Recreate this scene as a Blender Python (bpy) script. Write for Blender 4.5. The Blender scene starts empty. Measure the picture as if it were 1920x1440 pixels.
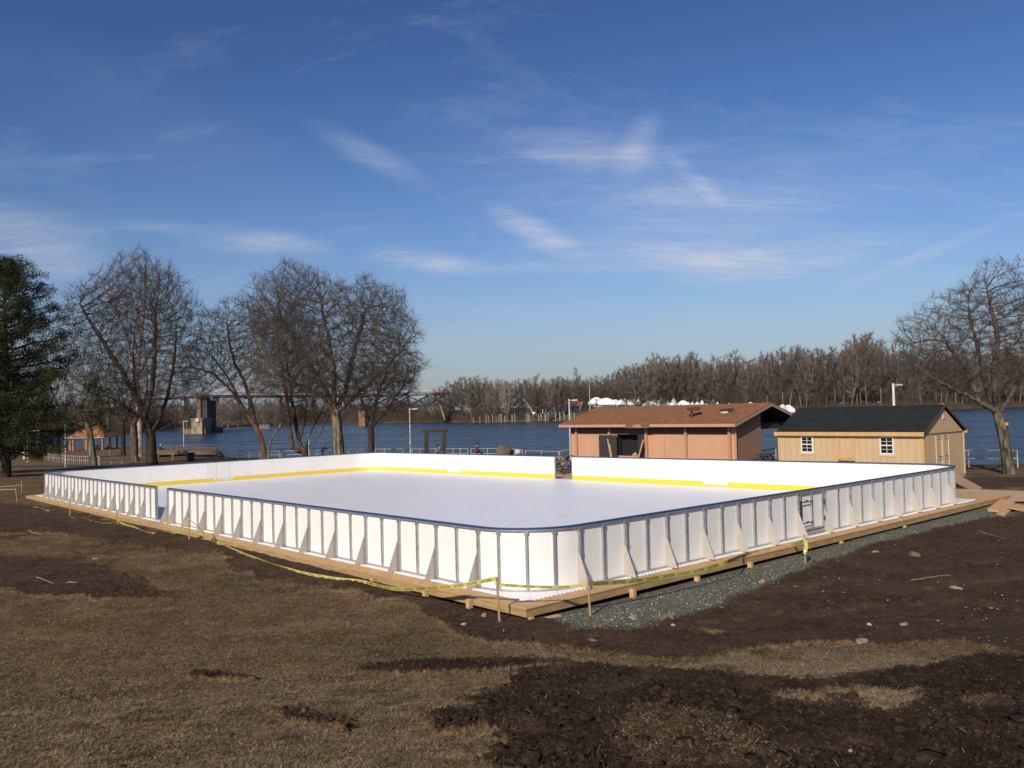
import bpy, bmesh, math, random
import numpy as np
from mathutils import Vector, Matrix
R = math.radians
rng = np.random.default_rng(7)
random.seed(7)
scene = bpy.context.scene
COL = scene.collection

# ------------------------------------------------------------------ camera
FPX, PITCH, ROLL, CAMZ = 1574.22, 0.0322, -0.0257, 3.1354
cF = np.array([0, math.cos(PITCH), math.sin(PITCH)])
cu = np.array([0, -math.sin(PITCH), math.cos(PITCH)])
cR = np.array([1., 0, 0]) * math.cos(ROLL) + cu * math.sin(ROLL)
cU = -np.array([1., 0, 0]) * math.sin(ROLL) + cu * math.cos(ROLL)
cam_d = bpy.data.cameras.new('camera')
cam = bpy.data.objects.new('camera', cam_d)
COL.objects.link(cam)
cam_d.sensor_fit = 'HORIZONTAL'
cam_d.sensor_width = 36
cam_d.lens = 36 * FPX / 1920
cam_d.clip_start, cam_d.clip_end = 0.1, 9000
m = Matrix(((cR[0], cU[0], -cF[0], 0), (cR[1], cU[1], -cF[1], 0), (cR[2], cU[2], -cF[2], CAMZ), (0, 0, 0, 1)))
cam.matrix_world = m
scene.camera = cam

# ------------------------------------------------------------------ world and sun
SUN_AZ, SUN_EL = 180 + 24, 32.0        # azimuth clockwise from +Y
w = bpy.data.worlds.new('World')
scene.world = w
w.use_nodes = True
nt = w.node_tree
for n in list(nt.nodes): nt.nodes.remove(n)
def N(t, typ, **kw):
    n = t.nodes.new(typ)
    for k, v_ in kw.items():
        if k.startswith('i_'):
            n.inputs[int(k[2:])].default_value = v_
        else: setattr(n, k, v_)
    return n
def L(t, a, b): t.links.new(a, b)
def mth(t, op, a, b=None, c=None, clamp=False):
    n = t.nodes.new('ShaderNodeMath'); n.operation = op; n.use_clamp = clamp
    for i, x in enumerate((a, b, c)):
        if x is None: continue
        if isinstance(x, (int, float)): n.inputs[i].default_value = x
        else: L(t, x, n.inputs[i])
    return n.outputs[0]
sky = N(nt, 'ShaderNodeTexSky', sky_type='NISHITA', sun_disc=False, sun_elevation=R(SUN_EL), sun_rotation=R(SUN_AZ),
        altitude=0, air_density=1.1, dust_density=0.6, ozone_density=4.0)
SKY_STRENGTH = 0.10
gam = N(nt, 'ShaderNodeGamma', i_1=1.45)
L(nt, sky.outputs[0], gam.inputs[0])
sc_ = N(nt, 'ShaderNodeVectorMath', operation='MULTIPLY', i_1=(0.40, 0.390, 0.43))
L(nt, gam.outputs[0], sc_.inputs[0])
tc = N(nt, 'ShaderNodeTexCoord')
sep = N(nt, 'ShaderNodeSeparateXYZ'); L(nt, tc.outputs['Generated'], sep.inputs[0])
X, Y, Z = sep.outputs
az = mth(nt, 'ARCTAN2', X, Y)
el = mth(nt, 'ARCSINE', Z)
# a flat cloud layer coordinate: direction projected on a plane, so clouds flatten towards the horizon
zz = mth(nt, 'ADD', mth(nt, 'MAXIMUM', Z, 0.0), 0.12)
cx_ = mth(nt, 'DIVIDE', X, zz); cy_ = mth(nt, 'DIVIDE', Y, zz)
cmb = N(nt, 'ShaderNodeCombineXYZ'); L(nt, cx_, cmb.inputs[0]); L(nt, cy_, cmb.inputs[1])
mp = N(nt, 'ShaderNodeMapping'); mp.inputs['Rotation'].default_value = (0, 0, R(-22)); mp.inputs['Scale'].default_value = (0.8, 1.7, 1)
L(nt, cmb.outputs[0], mp.inputs[0])
n1 = N(nt, 'ShaderNodeTexNoise'); n1.inputs['Scale'].default_value = 1.5; n1.inputs['Detail'].default_value = 12; n1.inputs['Roughness'].default_value = 0.68
n1.inputs['Distortion'].default_value = 0.6
L(nt, mp.outputs[0], n1.inputs['Vector'])
n2 = N(nt, 'ShaderNodeTexNoise'); n2.inputs['Scale'].default_value = 4.2; n2.inputs['Detail'].default_value = 11; n2.inputs['Roughness'].default_value = 0.74
L(nt, mp.outputs[0], n2.inputs['Vector'])
def px_dir(x, y):
    d = cF + cR * (x - 960) / FPX - cU * (y - 720) / FPX
    d = d / np.linalg.norm(d)
    return math.atan2(d[0], d[1]), math.asin(d[2])
blobs = [(1330, 492, 190, 26, 2, .60), (1500, 482, 190, 28, -5, .62), (1010, 438, 90, 20, 26, .72), (480, 455, 110, 20, 2, .7), (60, 435, 110, 34, 8, .42), (50, 490, 110, 26, 0, .45),
         (1110, 288, 150, 26, 10, .42), (1195, 275, 60, 26, -55, .36), (1310, 340, 70, 14, 45, .25), (1330, 405, 300, 75, -6, .36), (1150, 330, 330, 90, 8, .14), (700, 295, 110, 20, 25, .28), (1730, 478, 120, 9, -18, .4),
         (800, 490, 100, 18, 8, .55), (1300, 590, 330, 22, 2, .16), (1640, 530, 180, 22, 3, .22), (260, 210, 260, 60, 20, .06),
         (1080, 505, 160, 10, 2, .2), (870, 580, 200, 14, 4, .14), (350, 432, 120, 10, 3, .2), (1000, 640, 400, 20, 3, .1), (1350, 560, 120, 9, -15, .16)]
tot = None
wob = mth(nt, 'MULTIPLY', mth(nt, 'SUBTRACT', n2.outputs[0], 0.5), 2.3)
for (bx, by, a_, b_, rot, s_) in blobs:
    a0, e0 = px_dir(bx, by)
    ca, sa = math.cos(R(-rot)), math.sin(R(-rot))
    da = mth(nt, 'SUBTRACT', az, a0); de = mth(nt, 'SUBTRACT', el, e0)
    p = mth(nt, 'ADD', mth(nt, 'MULTIPLY', da, ca), mth(nt, 'MULTIPLY', de, sa))
    q = mth(nt, 'SUBTRACT', mth(nt, 'MULTIPLY', de, ca), mth(nt, 'MULTIPLY', da, sa))
    p = mth(nt, 'DIVIDE', p, a_ / FPX); q = mth(nt, 'DIVIDE', q, b_ / FPX * 1.15)
    d2 = mth(nt, 'ADD', mth(nt, 'MULTIPLY', p, p), mth(nt, 'MULTIPLY', q, q))
    d2 = mth(nt, 'ADD', d2, wob)
    g = mth(nt, 'POWER', mth(nt, 'SUBTRACT', 1.0, mth(nt, 'MULTIPLY', d2, 0.42), clamp=True), 2.2)
    g = mth(nt, 'MULTIPLY', g, s_)
    tot = g if tot is None else mth(nt, 'ADD', tot, g)
str_ = mth(nt, 'ADD', mth(nt, 'MULTIPLY', mth(nt, 'SUBTRACT', n1.outputs[0], 0.34, clamp=True), 2.4), .22)
tot = mth(nt, 'MULTIPLY', tot, str_)
gen = mth(nt, 'MULTIPLY', mth(nt, 'SUBTRACT', n1.outputs[0], 0.52, clamp=True), 0.7)
tot = mth(nt, 'ADD', tot, gen, clamp=True)
# thin out below the horizon
mixc = N(nt, 'ShaderNodeMixRGB'); L(nt, tot, mixc.inputs[0]); L(nt, sc_.outputs[0], mixc.inputs[1]); mixc.inputs[2].default_value = (6.4, 6.8, 7.8, 1)
# pale dusty band along the horizon
hz = mth(nt, 'POWER', mth(nt, 'SUBTRACT', 1.0, mth(nt, 'MULTIPLY', mth(nt, 'ABSOLUTE', el), 2.6), clamp=True), 2.4)
mixh = N(nt, 'ShaderNodeMixRGB'); L(nt, mth(nt, 'MULTIPLY', hz, 0.85), mixh.inputs[0]); L(nt, mixc.outputs[0], mixh.inputs[1]); mixh.inputs[2].default_value = (3.0, 3.4, 4.25, 1)
bg = N(nt, 'ShaderNodeBackground'); bg.inputs[1].default_value = SKY_STRENGTH
L(nt, mixh.outputs[0], bg.inputs[0])
out = N(nt, 'ShaderNodeOutputWorld'); L(nt, bg.outputs[0], out.inputs[0])

sun_d = bpy.data.lights.new('sun', 'SUN'); sun_d.energy = 4.4; sun_d.angle = R(0.5); sun_d.color = (1.0, 0.89, 0.74)
sun = bpy.data.objects.new('sun', sun_d); COL.objects.link(sun)
tosun = Vector((math.sin(R(SUN_AZ)) * math.cos(R(SUN_EL)), math.cos(R(SUN_AZ)) * math.cos(R(SUN_EL)), math.sin(R(SUN_EL))))
sun.rotation_euler = tosun.to_track_quat('Z', 'Y').to_euler(); sun.location = (-20, -30, 40)
scene.view_settings.view_transform = 'Standard'
scene.view_settings.look = 'None'
scene.view_settings.exposure = 0.0
scene.view_settings.gamma = 1
scene.view_settings.use_curve_mapping = False
scene.cycles.max_bounces = 6

# ------------------------------------------------------------------ measuring helpers (photograph point -> place in the world)
C0 = np.array([.186, 14.204, 0.]); TH = .7184
U3 = np.array([-math.sin(TH), math.cos(TH), -.0088]); V3 = np.array([math.cos(TH), math.sin(TH), -.0002])
O3 = np.array([0, 0, CAMZ])
def ray(x, y): return cF + cR * (x - 960) / FPX - cU * (y - 720) / FPX
def atz(x, y, z=0.):
    d = ray(x, y); return O3 + d * (z - CAMZ) / d[2]
def aty(x, y, D):
    d = ray(x, y); return O3 + d * D / d[1]
def on_s(x, y, s):      # vertical plane parallel to the rink's left wall
    d = ray(x, y); n = np.array([V3[0], V3[1], 0]); k = ((C0 + V3 * s - O3) @ n) / (d @ n); return O3 + d * k
def on_t(x, y, t):
    d = ray(x, y); n = np.array([U3[0], U3[1], 0]); k = ((C0 + U3 * t - O3) @ n) / (d @ n); return O3 + d * k
def st(P): d = np.asarray(P) - C0; return float(d[:2] @ V3[:2]), float(d[:2] @ U3[:2])
def RL(s, t, z=0.): return C0 + V3 * s + U3 * t + np.array([0, 0, z])
def RW(s, t, z): P = C0 + V3 * s + U3 * t; P[2] = z; return P      # rink axes, level height

def sm(x): x = np.clip(x, 0, 1); return x * x * (3 - 2 * x)
_hash = rng.integers(0, 256, 512)
_grad = rng.normal(size=(256, 2)); _grad /= np.linalg.norm(_grad, axis=1)[:, None]
def gnoise(x, y):
    xi = np.floor(x).astype(np.int64); yi = np.floor(y).astype(np.int64); fx = x - xi; fy = y - yi
    u_ = fx * fx * fx * (fx * (fx * 6 - 15) + 10); v_ = fy * fy * fy * (fy * (fy * 6 - 15) + 10)
    def g(i, j):
        h = _hash[(_hash[(xi + i) & 255] + yi + j) & 255]; gr = _grad[h]
        return gr[..., 0] * (fx - i) + gr[..., 1] * (fy - j)
    a = g(0, 0); b = g(1, 0); c = g(0, 1); d = g(1, 1)
    return (a + u_ * (b - a) + v_ * (c - a) + u_ * v_ * (a - b - c + d)) * 1.5
def fbm(x, y, f, o=4, ridge=False, gain=0.5):
    s = 0; a = 1; t = 0
    for k in range(o):
        n = gnoise(x * f + 17.3 * k, y * f - 9.1 * k)
        if ridge: n = 1 - 2 * np.abs(n)
        s = s + a * n; t += a; a *= gain; f *= 2.03
    return s / t
SHORE = [(80, -20), (45, 25), (27.8, 46.8), (23, 48.5), (14.5, 56.5), (3.5, 67), (-3, 79), (-16, 95), (-32, 104), (-38, 108), (-48, 136), (-80, 168), (-125, 205), (-320, 240), (-320, -80), (80, -80)]
def sdist(x, y, poly):
    """signed distance, positive inside"""
    x = np.asarray(x, float); y = np.asarray(y, float)
    best = np.full(x.shape, 1e9); ins = np.zeros(x.shape, bool)
    n = len(poly)
    for i in range(n):
        x0, y0 = poly[i][0], poly[i][1]; x1, y1 = poly[(i + 1) % n][0], poly[(i + 1) % n][1]
        dx, dy = x1 - x0, y1 - y0; L2 = dx * dx + dy * dy + 1e-12
        t = np.clip(((x - x0) * dx + (y - y0) * dy) / L2, 0, 1)
        best = np.minimum(best, (x - x0 - t * dx) ** 2 + (y - y0 - t * dy) ** 2)
        c = ((y0 > y) != (y1 > y)) & (x < (x1 - x0) * (y - y0) / ((y1 - y0) if y1 != y0 else 1e-12) + x0)
        ins ^= c
    return np.where(ins, 1, -1) * np.sqrt(best)
_gy = [-60, -10, 0, 3, 6, 9, 12, 14, 22, 30, 40, 50, 64, 80, 100, 130, 200, 400]
_gz = [4.2, 2.3, 1.55, 1.25, .72, .22, -.15, -.24, -.27, -.33, -.45, -.55, -.82, -1.25, -1.80, -1.9, -2.0, -2.1]
def gz(x, y):
    x = np.asarray(x, float); y = np.asarray(y, float)
    z = sum(np.interp(y + o, _gy, _gz) for o in (-1.2, -.6, 0, .6, 1.2)) / 5
    z = z + .06 * sm((x - 2) / 8) * sm((36 - y) / 8) * sm((y - 8) / 6)
    z = z + .10 * sm((x - 10) / 10) * sm((y - 20) / 8) * sm((44 - y) / 8)
    d = sdist(x, y, SHORE)
    z = z - 2.6 * sm(-d / 3.0)
    return z
def gz1(x, y): return float(gz(np.array([x]), np.array([y]))[0])
def atg(x, y, lift=0.):
    """where the photograph's point meets the ground"""
    d = ray(x, y); k = 5.0; P = O3 + d * k
    ks = np.geomspace(3, 300, 900); Q = O3[None] + d[None] * ks[:, None]
    f = Q[:, 2] - gz(Q[:, 0], Q[:, 1]); i = np.argmax(f < 0)
    if i == 0: return O3 + d * 300
    t = f[i - 1] / (f[i - 1] - f[i]); k = ks[i - 1] * (1 - t) + ks[i] * t
    P = O3 + d * k; P[2] += lift; return P

# ------------------------------------------------------------------ materials
MATS = {}
def mat(name, c1, c2=None, rough=0.7, scale=8.0, bump=0.0, bscale=None, metal=0.0, spec=0.5, stretch=(1, 1, 1), detail=6, coord='Object', alpha=None, contrast=1.0, trans=0.0):
    if name in MATS: return MATS[name]
    mt = bpy.data.materials.new(name); mt.use_nodes = True; t = mt.node_tree; b = t.nodes['Principled BSDF']
    b.inputs['Roughness'].default_value = rough; b.inputs['Metallic'].default_value = metal
    b.inputs['Specular IOR Level'].default_value = spec
    if c2 is None: c2 = tuple(c * 0.86 for c in c1)
    tcn = N(t, 'ShaderNodeTexCoord'); mpn = N(t, 'ShaderNodeMapping'); mpn.inputs['Scale'].default_value = stretch
    L(t, tcn.outputs[coord], mpn.inputs[0])
    nz = N(t, 'ShaderNodeTexNoise'); nz.inputs['Scale'].default_value = scale; nz.inputs['Detail'].default_value = detail
    L(t, mpn.outputs[0], nz.inputs['Vector'])
    cr = N(t, 'ShaderNodeValToRGB'); e = cr.color_ramp.elements
    e[0].position = 0.5 - 0.2 / contrast; e[1].position = 0.5 + 0.2 / contrast
    e[0].color = (*c2, 1); e[1].color = (*c1, 1)
    L(t, nz.outputs[0], cr.inputs[0]); L(t, cr.outputs[0], b.inputs['Base Color'])
    if bump:
        bp = N(t, 'ShaderNodeBump'); bp.inputs['Strength'].default_value = bump; bp.inputs['Distance'].default_value = 0.02
        nb = N(t, 'ShaderNodeTexNoise'); nb.inputs['Scale'].default_value = bscale or scale * 3; nb.inputs['Detail'].default_value = 5
        L(t, mpn.outputs[0], nb.inputs['Vector']); L(t, nb.outputs[0], bp.inputs['Height']); L(t, bp.outputs[0], b.inputs['Normal'])
    if alpha is not None: b.inputs['Alpha'].default_value = alpha
    if trans: b.inputs['Transmission Weight'].default_value = trans
    MATS[name] = mt; mt['ramp'] = cr.name
    return mt

# ------------------------------------------------------------------ object helpers
def tag(o, label=None, cat=None, group=None, kind=None):
    if label: o['label'] = label
    if cat: o['category'] = cat
    if group: o['group'] = group
    if kind: o['kind'] = kind
    return o
def empty(name, loc=(0, 0, 0), label=None, cat=None, group=None, rz=0.):
    o = bpy.data.objects.new(name, None); COL.objects.link(o); o.location = [float(a) for a in loc]; o.rotation_euler = (0, 0, rz)
    o.empty_display_size = 0.3
    return tag(o, label, cat, group)
def link(name, me, material=None, parent=None, loc=None):
    if material is not None:
        for m_ in (material if isinstance(material, (list, tuple)) else [material]): me.materials.append(m_)
    o = bpy.data.objects.new(name, me); COL.objects.link(o)
    if parent is not None: o.parent = parent
    if loc is not None: o.location = [float(a) for a in loc]
    return o
def copy_tree(o, parent=None):
    c = o.copy(); COL.objects.link(c)
    if parent is not None: c.parent = parent
    for ch in list(o.children): copy_tree(ch, c)
    return c
def np_mesh(name, V, F, smooth=False, mi=None):
    V = np.asarray(V, np.float32); F = np.asarray(F, np.int32); k = F.shape[1]
    me = bpy.data.meshes.new(name)
    me.vertices.add(len(V)); me.vertices.foreach_set('co', V.ravel())
    me.loops.add(F.size); me.loops.foreach_set('vertex_index', F.ravel())
    me.polygons.add(len(F)); me.polygons.foreach_set('loop_start', np.arange(len(F), dtype=np.int32) * k)
    try: me.polygons.foreach_set('loop_total', np.full(len(F), k, np.int32))
    except Exception: pass
    if smooth: me.polygons.foreach_set('use_smooth', np.ones(len(F), bool))
    if mi is not None: me.polygons.foreach_set('material_index', np.asarray(mi, np.int32))
    me.update(calc_edges=True); me.validate(clean_customdata=False)
    return me
class MB:
    """collects shapes given in world (or framed) coordinates; build() links them as one mesh relative to its parent's origin"""
    def __init__(s, frame=None): s.v = []; s.f = []; s.m = []; s.frame = frame; s.mi = 0
    def pt(s, p): s.v.append(tuple(s.frame(*p)) if s.frame else tuple(p)); return len(s.v) - 1
    def face(s, *i): s.f.append(tuple(i)); s.m.append(s.mi)
    def quad(s, a, b, c, d): s.face(*[s.pt(p) for p in (a, b, c, d)])
    def poly(s, pts): s.face(*[s.pt(p) for p in pts])
    def hexa(s, P):      # 8 points: bottom 4 then top 4
        i = [s.pt(p) for p in P]
        for q in ((3, 2, 1, 0), (4, 5, 6, 7), (0, 1, 5, 4), (1, 2, 6, 5), (2, 3, 7, 6), (3, 0, 4, 7)): s.face(*[i[k] for k in q])
    def box(s, x0, x1, y0, y1, z0, z1):
        s.hexa([(x0, y0, z0), (x1, y0, z0), (x1, y1, z0), (x0, y1, z0), (x0, y0, z1), (x1, y0, z1), (x1, y1, z1), (x0, y1, z1)])
    def obox(s, p, q, wd, h, up=(0, 0, 1)):   # beam from p to q
        p = np.array(p, float); q = np.array(q, float); d = q - p; d /= np.linalg.norm(d); up = np.array(up, float)
        if abs(d @ up) > .99: up = np.array([1., 0, 0])
        a = np.cross(d, up); a /= np.linalg.norm(a); b = np.cross(a, d)
        c = [(-.5, -.5), (.5, -.5), (.5, .5), (-.5, .5)]
        s.hexa([tuple(p + a * wd * i + b * h * j) for i, j in c] + [tuple(q + a * wd * i + b * h * j) for i, j in c])
    def tube(s, p, q, r0, r1=None, n=8, cap=True):
        r1 = r0 if r1 is None else r1
        p = np.array(p, float); q = np.array(q, float); d = q - p; d /= max(np.linalg.norm(d), 1e-9)
        up = np.array([0, 0, 1.]) if abs(d[2]) < .9 else np.array([1., 0, 0]); a = np.cross(d, up); a /= np.linalg.norm(a); b = np.cross(d, a)
        i0 = []; i1 = []
        for k in range(n):
            t = 2 * math.pi * k / n; o = a * math.cos(t) + b * math.sin(t)
            i0.append(s.pt(tuple(p + o * r0))); i1.append(s.pt(tuple(q + o * r1)))
        for k in range(n): s.face(i0[k], i1[k], i1[(k + 1) % n], i0[(k + 1) % n])
        if cap: s.face(*i0); s.face(*i1[::-1])
    def lathe(s, c, prof, n=16):
        rings = []
        for r_, z_ in prof: rings.append([s.pt((c[0] + r_ * math.cos(2 * math.pi * k / n), c[1] + r_ * math.sin(2 * math.pi * k / n), c[2] + z_)) for k in range(n)])
        for a, b in zip(rings, rings[1:]):
            for k in range(n): s.face(a[k], a[(k + 1) % n], b[(k + 1) % n], b[k])
        s.face(*rings[0][::-1]); s.face(*rings[-1])
    def build(s, name, material, parent=None, origin=None, smooth=False, bevel=0.):
        o3 = np.array(parent.location) if parent is not None else (np.array(origin, float) if origin is not None else np.zeros(3))
        if parent is not None and parent.parent is not None: o3 = np.array(parent.parent.location)
        me = bpy.data.meshes.new(name); me.from_pydata([tuple(np.array(v_) - o3) for v_ in s.v], [], s.f)
        me.polygons.foreach_set('material_index', s.m)
        if smooth: me.polygons.foreach_set('use_smooth', [True] * len(s.f))
        me.update()
        bm = bmesh.new(); bm.from_mesh(me); bmesh.ops.recalc_face_normals(bm, faces=bm.faces)
        if bevel: 
            bmesh.ops.remove_doubles(bm, verts=bm.verts, dist=1e-5)
            bmesh.ops.bevel(bm, geom=[e for e in bm.edges], offset=bevel, segments=1, affect='EDGES')
        bm.to_mesh(me); bm.free()
        ob = link(name, me, material, parent)
        if parent is None: ob.location = [float(a) for a in o3]
        return ob
#PART2
# ------------------------------------------------------------------ ground
def gp(pts): return [tuple(atg(x, y)[:2]) for x, y in pts]
MUD = [gp([(800, 1140), (850, 1128), (980, 1150), (1060, 1150), (1120, 1176), (1230, 1120), (1400, 1062), (1560, 1020), (1700, 990), (1920, 968), (1990, 1000), (1990, 1260), (1830, 1205), (1700, 1212), (1500, 1208), (1400, 1235), (1330, 1238), (1180, 1236), (1060, 1214), (900, 1200), (850, 1185)]),
       gp([(860, 1318), (950, 1290), (1000, 1262), (1090, 1248), (1180, 1255), (1300, 1262), (1400, 1270), (1560, 1278), (1700, 1262), (1830, 1228), (1990, 1240), (1990, 1500), (1100, 1500), (900, 1440), (950, 1390), (890, 1350)]),
       gp([(-60, 940), (60, 946), (140, 960), (230, 985), (330, 1010), (440, 1035), (620, 1072), (860, 1130), (900, 1160), (830, 1148), (740, 1125), (620, 1105), (480, 1085), (400, 1040), (300, 1030), (180, 1010), (130, 1000), (-60, 1000)]),
       gp([(-60, 1040), (150, 1050), (250, 1090), (330, 1120), (180, 1125), (40, 1110), (-60, 1100)]),
       gp([(340, 1264), (390, 1258), (450, 1270), (440, 1282), (370, 1280)]),
       gp([(510, 1338), (560, 1332), (620, 1346), (625, 1364), (560, 1360)]),
       gp([(655, 1262), (740, 1242), (880, 1240), (1060, 1228), (1060, 1248), (900, 1262), (760, 1268)]),
       gp([(780, 1345), (850, 1335), (940, 1340), (900, 1370), (820, 1372)]),
       gp([(1800, 1000), (1990, 940), (1990, 1000)]),
       gp([(1780, 905), (1830, 893), (1990, 898), (1990, 915), (1800, 918)])]
STRAW = [gp([(1440, 1318), (1560, 1300), (1640, 1296), (1725, 1306), (1730, 1330), (1650, 1345), (1560, 1338)]),
         gp([(960, 1212), (1120, 1238), (1260, 1250), (1440, 1216), (1620, 1226), (1760, 1216), (1840, 1230), (1680, 1258), (1520, 1268), (1380, 1262), (1200, 1246), (960, 1240)]),
         gp([(1290, 1185), (1330, 1176), (1360, 1190), (1330, 1200)]), gp([(1820, 1325), (1850, 1310), (1840, 1335)])]
GREEN = [gp([(1160, 1370), (1230, 1345), (1420, 1360), (1480, 1400), (1400, 1440), (1200, 1440)]), gp([(1240, 1235), (1420, 1232), (1500, 1255), (1330, 1262)]),
         gp([(640, 1200), (760, 1180), (860, 1220), (760, 1240)]), gp([(520, 1000), (150, 1000), (200, 1035), (420, 1040)]), gp([(360, 1060), (520, 1090), (560, 1125), (420, 1100)]),
         [tuple(RW(-18, 5, 0)[:2]), tuple(RW(-4, 60, 0)[:2]), tuple(RW(20, 160, 0)[:2]), tuple(RW(-80, 160, 0)[:2]), tuple(RW(-60, 40, 0)[:2])]]
GRASSIN = [gp([(1140, 1380), (1200, 1330), (1330, 1345), (1450, 1372), (1480, 1412), (1400, 1460), (1200, 1460)])]
GRAVEL = gp([(1035, 1158), (1075, 1178), (1140, 1180), (1200, 1176), (1270, 1158), (1340, 1135), (1400, 1112), (1470, 1082), (1560, 1048), (1640, 1022), (1720, 1000), (1850, 970), (1900, 960)]) + [tuple(RW(s_, t_, 0)[:2]) for s_, t_ in ((21, -.3), (12, -.2), (0, -.2), (-.1, -.8))]
DRAINAGE = None
TRACKS = [[atg(x, y)[:2] for x, y in pts] for pts in ([(980, 1195), (1180, 1172), (1420, 1120), (1700, 1075), (1930, 1050)], [(1000, 1212), (1200, 1195), (1450, 1150), (1740, 1105), (1930, 1085)])] + [[atg(x, y)[:2] for x, y in pts] for pts in ([(1380, 1330), (1420, 1380), (1450, 1440)], [(1500, 1160), (1640, 1140), (1800, 1130), (1930, 1150)], [(1060, 1200), (1200, 1178), (1400, 1160)])]

def axis_grid():
    a = np.r_[np.linspace(-85, -37, 34)[:-1], np.linspace(-37, 37, 900), np.linspace(37, 85, 34)[1:]]
    r_ = np.r_[np.geomspace(1.2, 4.3, 30)[:-1], np.geomspace(4.3, 32, 560)[:-1], np.geomspace(32, 330, 150)]
    return np.radians(a), r_
A_, R_ = axis_grid()
GA, GR = np.meshgrid(A_, R_)
gx = GR * np.sin(GA); gy = GR * np.cos(GA) - 0.0
gx = gx.ravel(); gy = gy.ravel()
near = gy < 45
mud = np.zeros(gx.shape)
wobx = fbm(gx, gy, .9, 4) * .8 + fbm(gx, gy, 4, 4, gain=.7) * .34; woby = fbm(gx + 50, gy, .9, 4) * .6 + fbm(gx + 50, gy, 4, 4, gain=.7) * .30
scl = np.clip(gy / 12, .45, 2.)
for poly in MUD:
    mud = np.maximum(mud, sm(sdist(gx + wobx * scl * .6, gy + woby * scl * .6, poly) / (.26 * scl) + .5))
mud = np.maximum(mud, near * sm((fbm(gx, gy, .5, 6, gain=.62) - .36 + .16 * sm((gy - 11) / 8)) * 4) * .62)
for poly in GRASSIN: mud = mud * (1 - .42 * sm(sdist(gx + wobx * .4, gy + woby * .4, poly) / .3 + .5))
straw = np.zeros(gx.shape)
for poly in STRAW: straw = np.maximum(straw, sm(sdist(gx + wobx * .4, gy + woby * .4, poly) / .25 + .5))
straw = straw * sm(fbm(gx, gy, 1.3, 4) * 2.2 + .85)
mud = mud * (1 - .92 * straw)
green = np.zeros(gx.shape)
for poly in GREEN: green = np.maximum(green, sm(sdist(gx + wobx, gy + woby, poly) / .9 + .5))
green *= .75
gravel = sm((sdist(gx + wobx * .3, gy + woby * .3, GRAVEL) + .05) / .22 + .5)
mud = mud * (1 - gravel)
z = gz(gx, gy)
fade = sm((40 - gy) / 12)
big = fbm(gx, gy, .5, 4)
cl = fbm(gx, gy, 2.2, 5, ridge=True, gain=.62); cl2 = fbm(gx, gy, 9., 4, gain=.6); cl3 = fbm(gx, gy, 22., 3, gain=.6)
soft = sm((fbm(gx, gy, .7, 3) + .25) * 2.2)
rink_s = (gx - C0[0]) * V3[0] + (gy - C0[1]) * V3[1]; rink_t = (gx - C0[0]) * U3[0] + (gy - C0[1]) * U3[1]
drink = np.maximum(np.maximum(-rink_s, rink_s - 18.7), np.maximum(-rink_t, rink_t - 35)) - .6
keep = sm((drink - .05) / .7)
cl4 = fbm(gx, gy, 38., 2, gain=.6); m2f = sm((7.6 - gy) / 2.2)
rough_mud = (.030 * cl + (.060 + .03 * m2f) * np.abs(cl2) * soft + (.034 + .03 * m2f) * np.abs(cl3) * (.4 + .6 * soft) + .016 * cl3 + (.010 + .012 * m2f) * cl4)
z = z + fade * (.045 * big * keep + mud * (rough_mud * (.35 + .65 * keep) + .012) + (1 - mud) * (1 - gravel) * (.020 * cl2 + .016 * cl3 + .03 * fbm(gx, gy, 1.6, 3)) * (.3 + .7 * keep) + gravel * .006 * cl3)
# churned ridges at the edge of the dug areas
edge = np.exp(-((mud - .5) / .22) ** 2)
z = z + fade * keep * edge * (.035 + .05 * np.abs(cl2)) * sm((gy - 2) / 3)
# the soil banked up against the left rim of the platform
bank = sm((rink_t - 1.5) / 3) * sm((20 - rink_t) / 5) * sm((drink + .25) / .3) * sm((.9 - drink) / .6) * (rink_s < 0)
z = z + bank * (.07 + .035 * cl2)
hole = np.exp(-(((gx - atg(850, 1152)[0]) / .32) ** 2 + ((gy - atg(850, 1152)[1]) / .22) ** 2))
z = z - .14 * hole
for tr in TRACKS:
    for p0, p1 in zip(tr, tr[1:]):
        p0 = np.array(p0); p1 = np.array(p1); d = p1 - p0; t_ = np.clip(((gx - p0[0]) * d[0] + (gy - p0[1]) * d[1]) / (d @ d), 0, 1)
        dd = np.hypot(gx - p0[0] - t_ * d[0] + wobx * .15, gy - p0[1] - t_ * d[1] + woby * .15)
        z = z - .05 * np.exp(-(dd / .12) ** 2) * (1 - gravel)
under = sm((-drink - .1) / .3) * .10
z = z - under
churn = np.zeros(gx.shape)
for k_ in (1, 4, 5, 6, 7): churn = np.maximum(churn, sm(sdist(gx + wobx * scl * .6, gy + woby * scl * .6, MUD[k_]) / .3 + .5))
churn = churn * mud * sm(fbm(gx, gy, 1.1, 4) * 2.0 + .95)
z = z + fade * churn * (.035 * np.abs(cl2) + .02 * cl3)
na, nr = len(A_), len(R_)
idx = np.arange(na * nr).reshape(nr, na)
F = np.stack([idx[:-1, :-1], idx[:-1, 1:], idx[1:, 1:], idx[1:, :-1]], -1).reshape(-1, 4)
c_i = len(gx)
V = np.stack([gx, gy, z], 1)
me = np_mesh('ground', V, F, smooth=True)
ca = me.color_attributes.new('cover', 'FLOAT_COLOR', 'POINT')
ca.data.foreach_set('color', np.stack([mud, straw, green, gravel], 1).astype(np.float32).ravel())
cb = me.color_attributes.new('churn', 'FLOAT_COLOR', 'POINT')
cb.data.foreach_set('color', np.stack([churn, churn, churn, churn * 0 + 1], 1).astype(np.float32).ravel())
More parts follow.
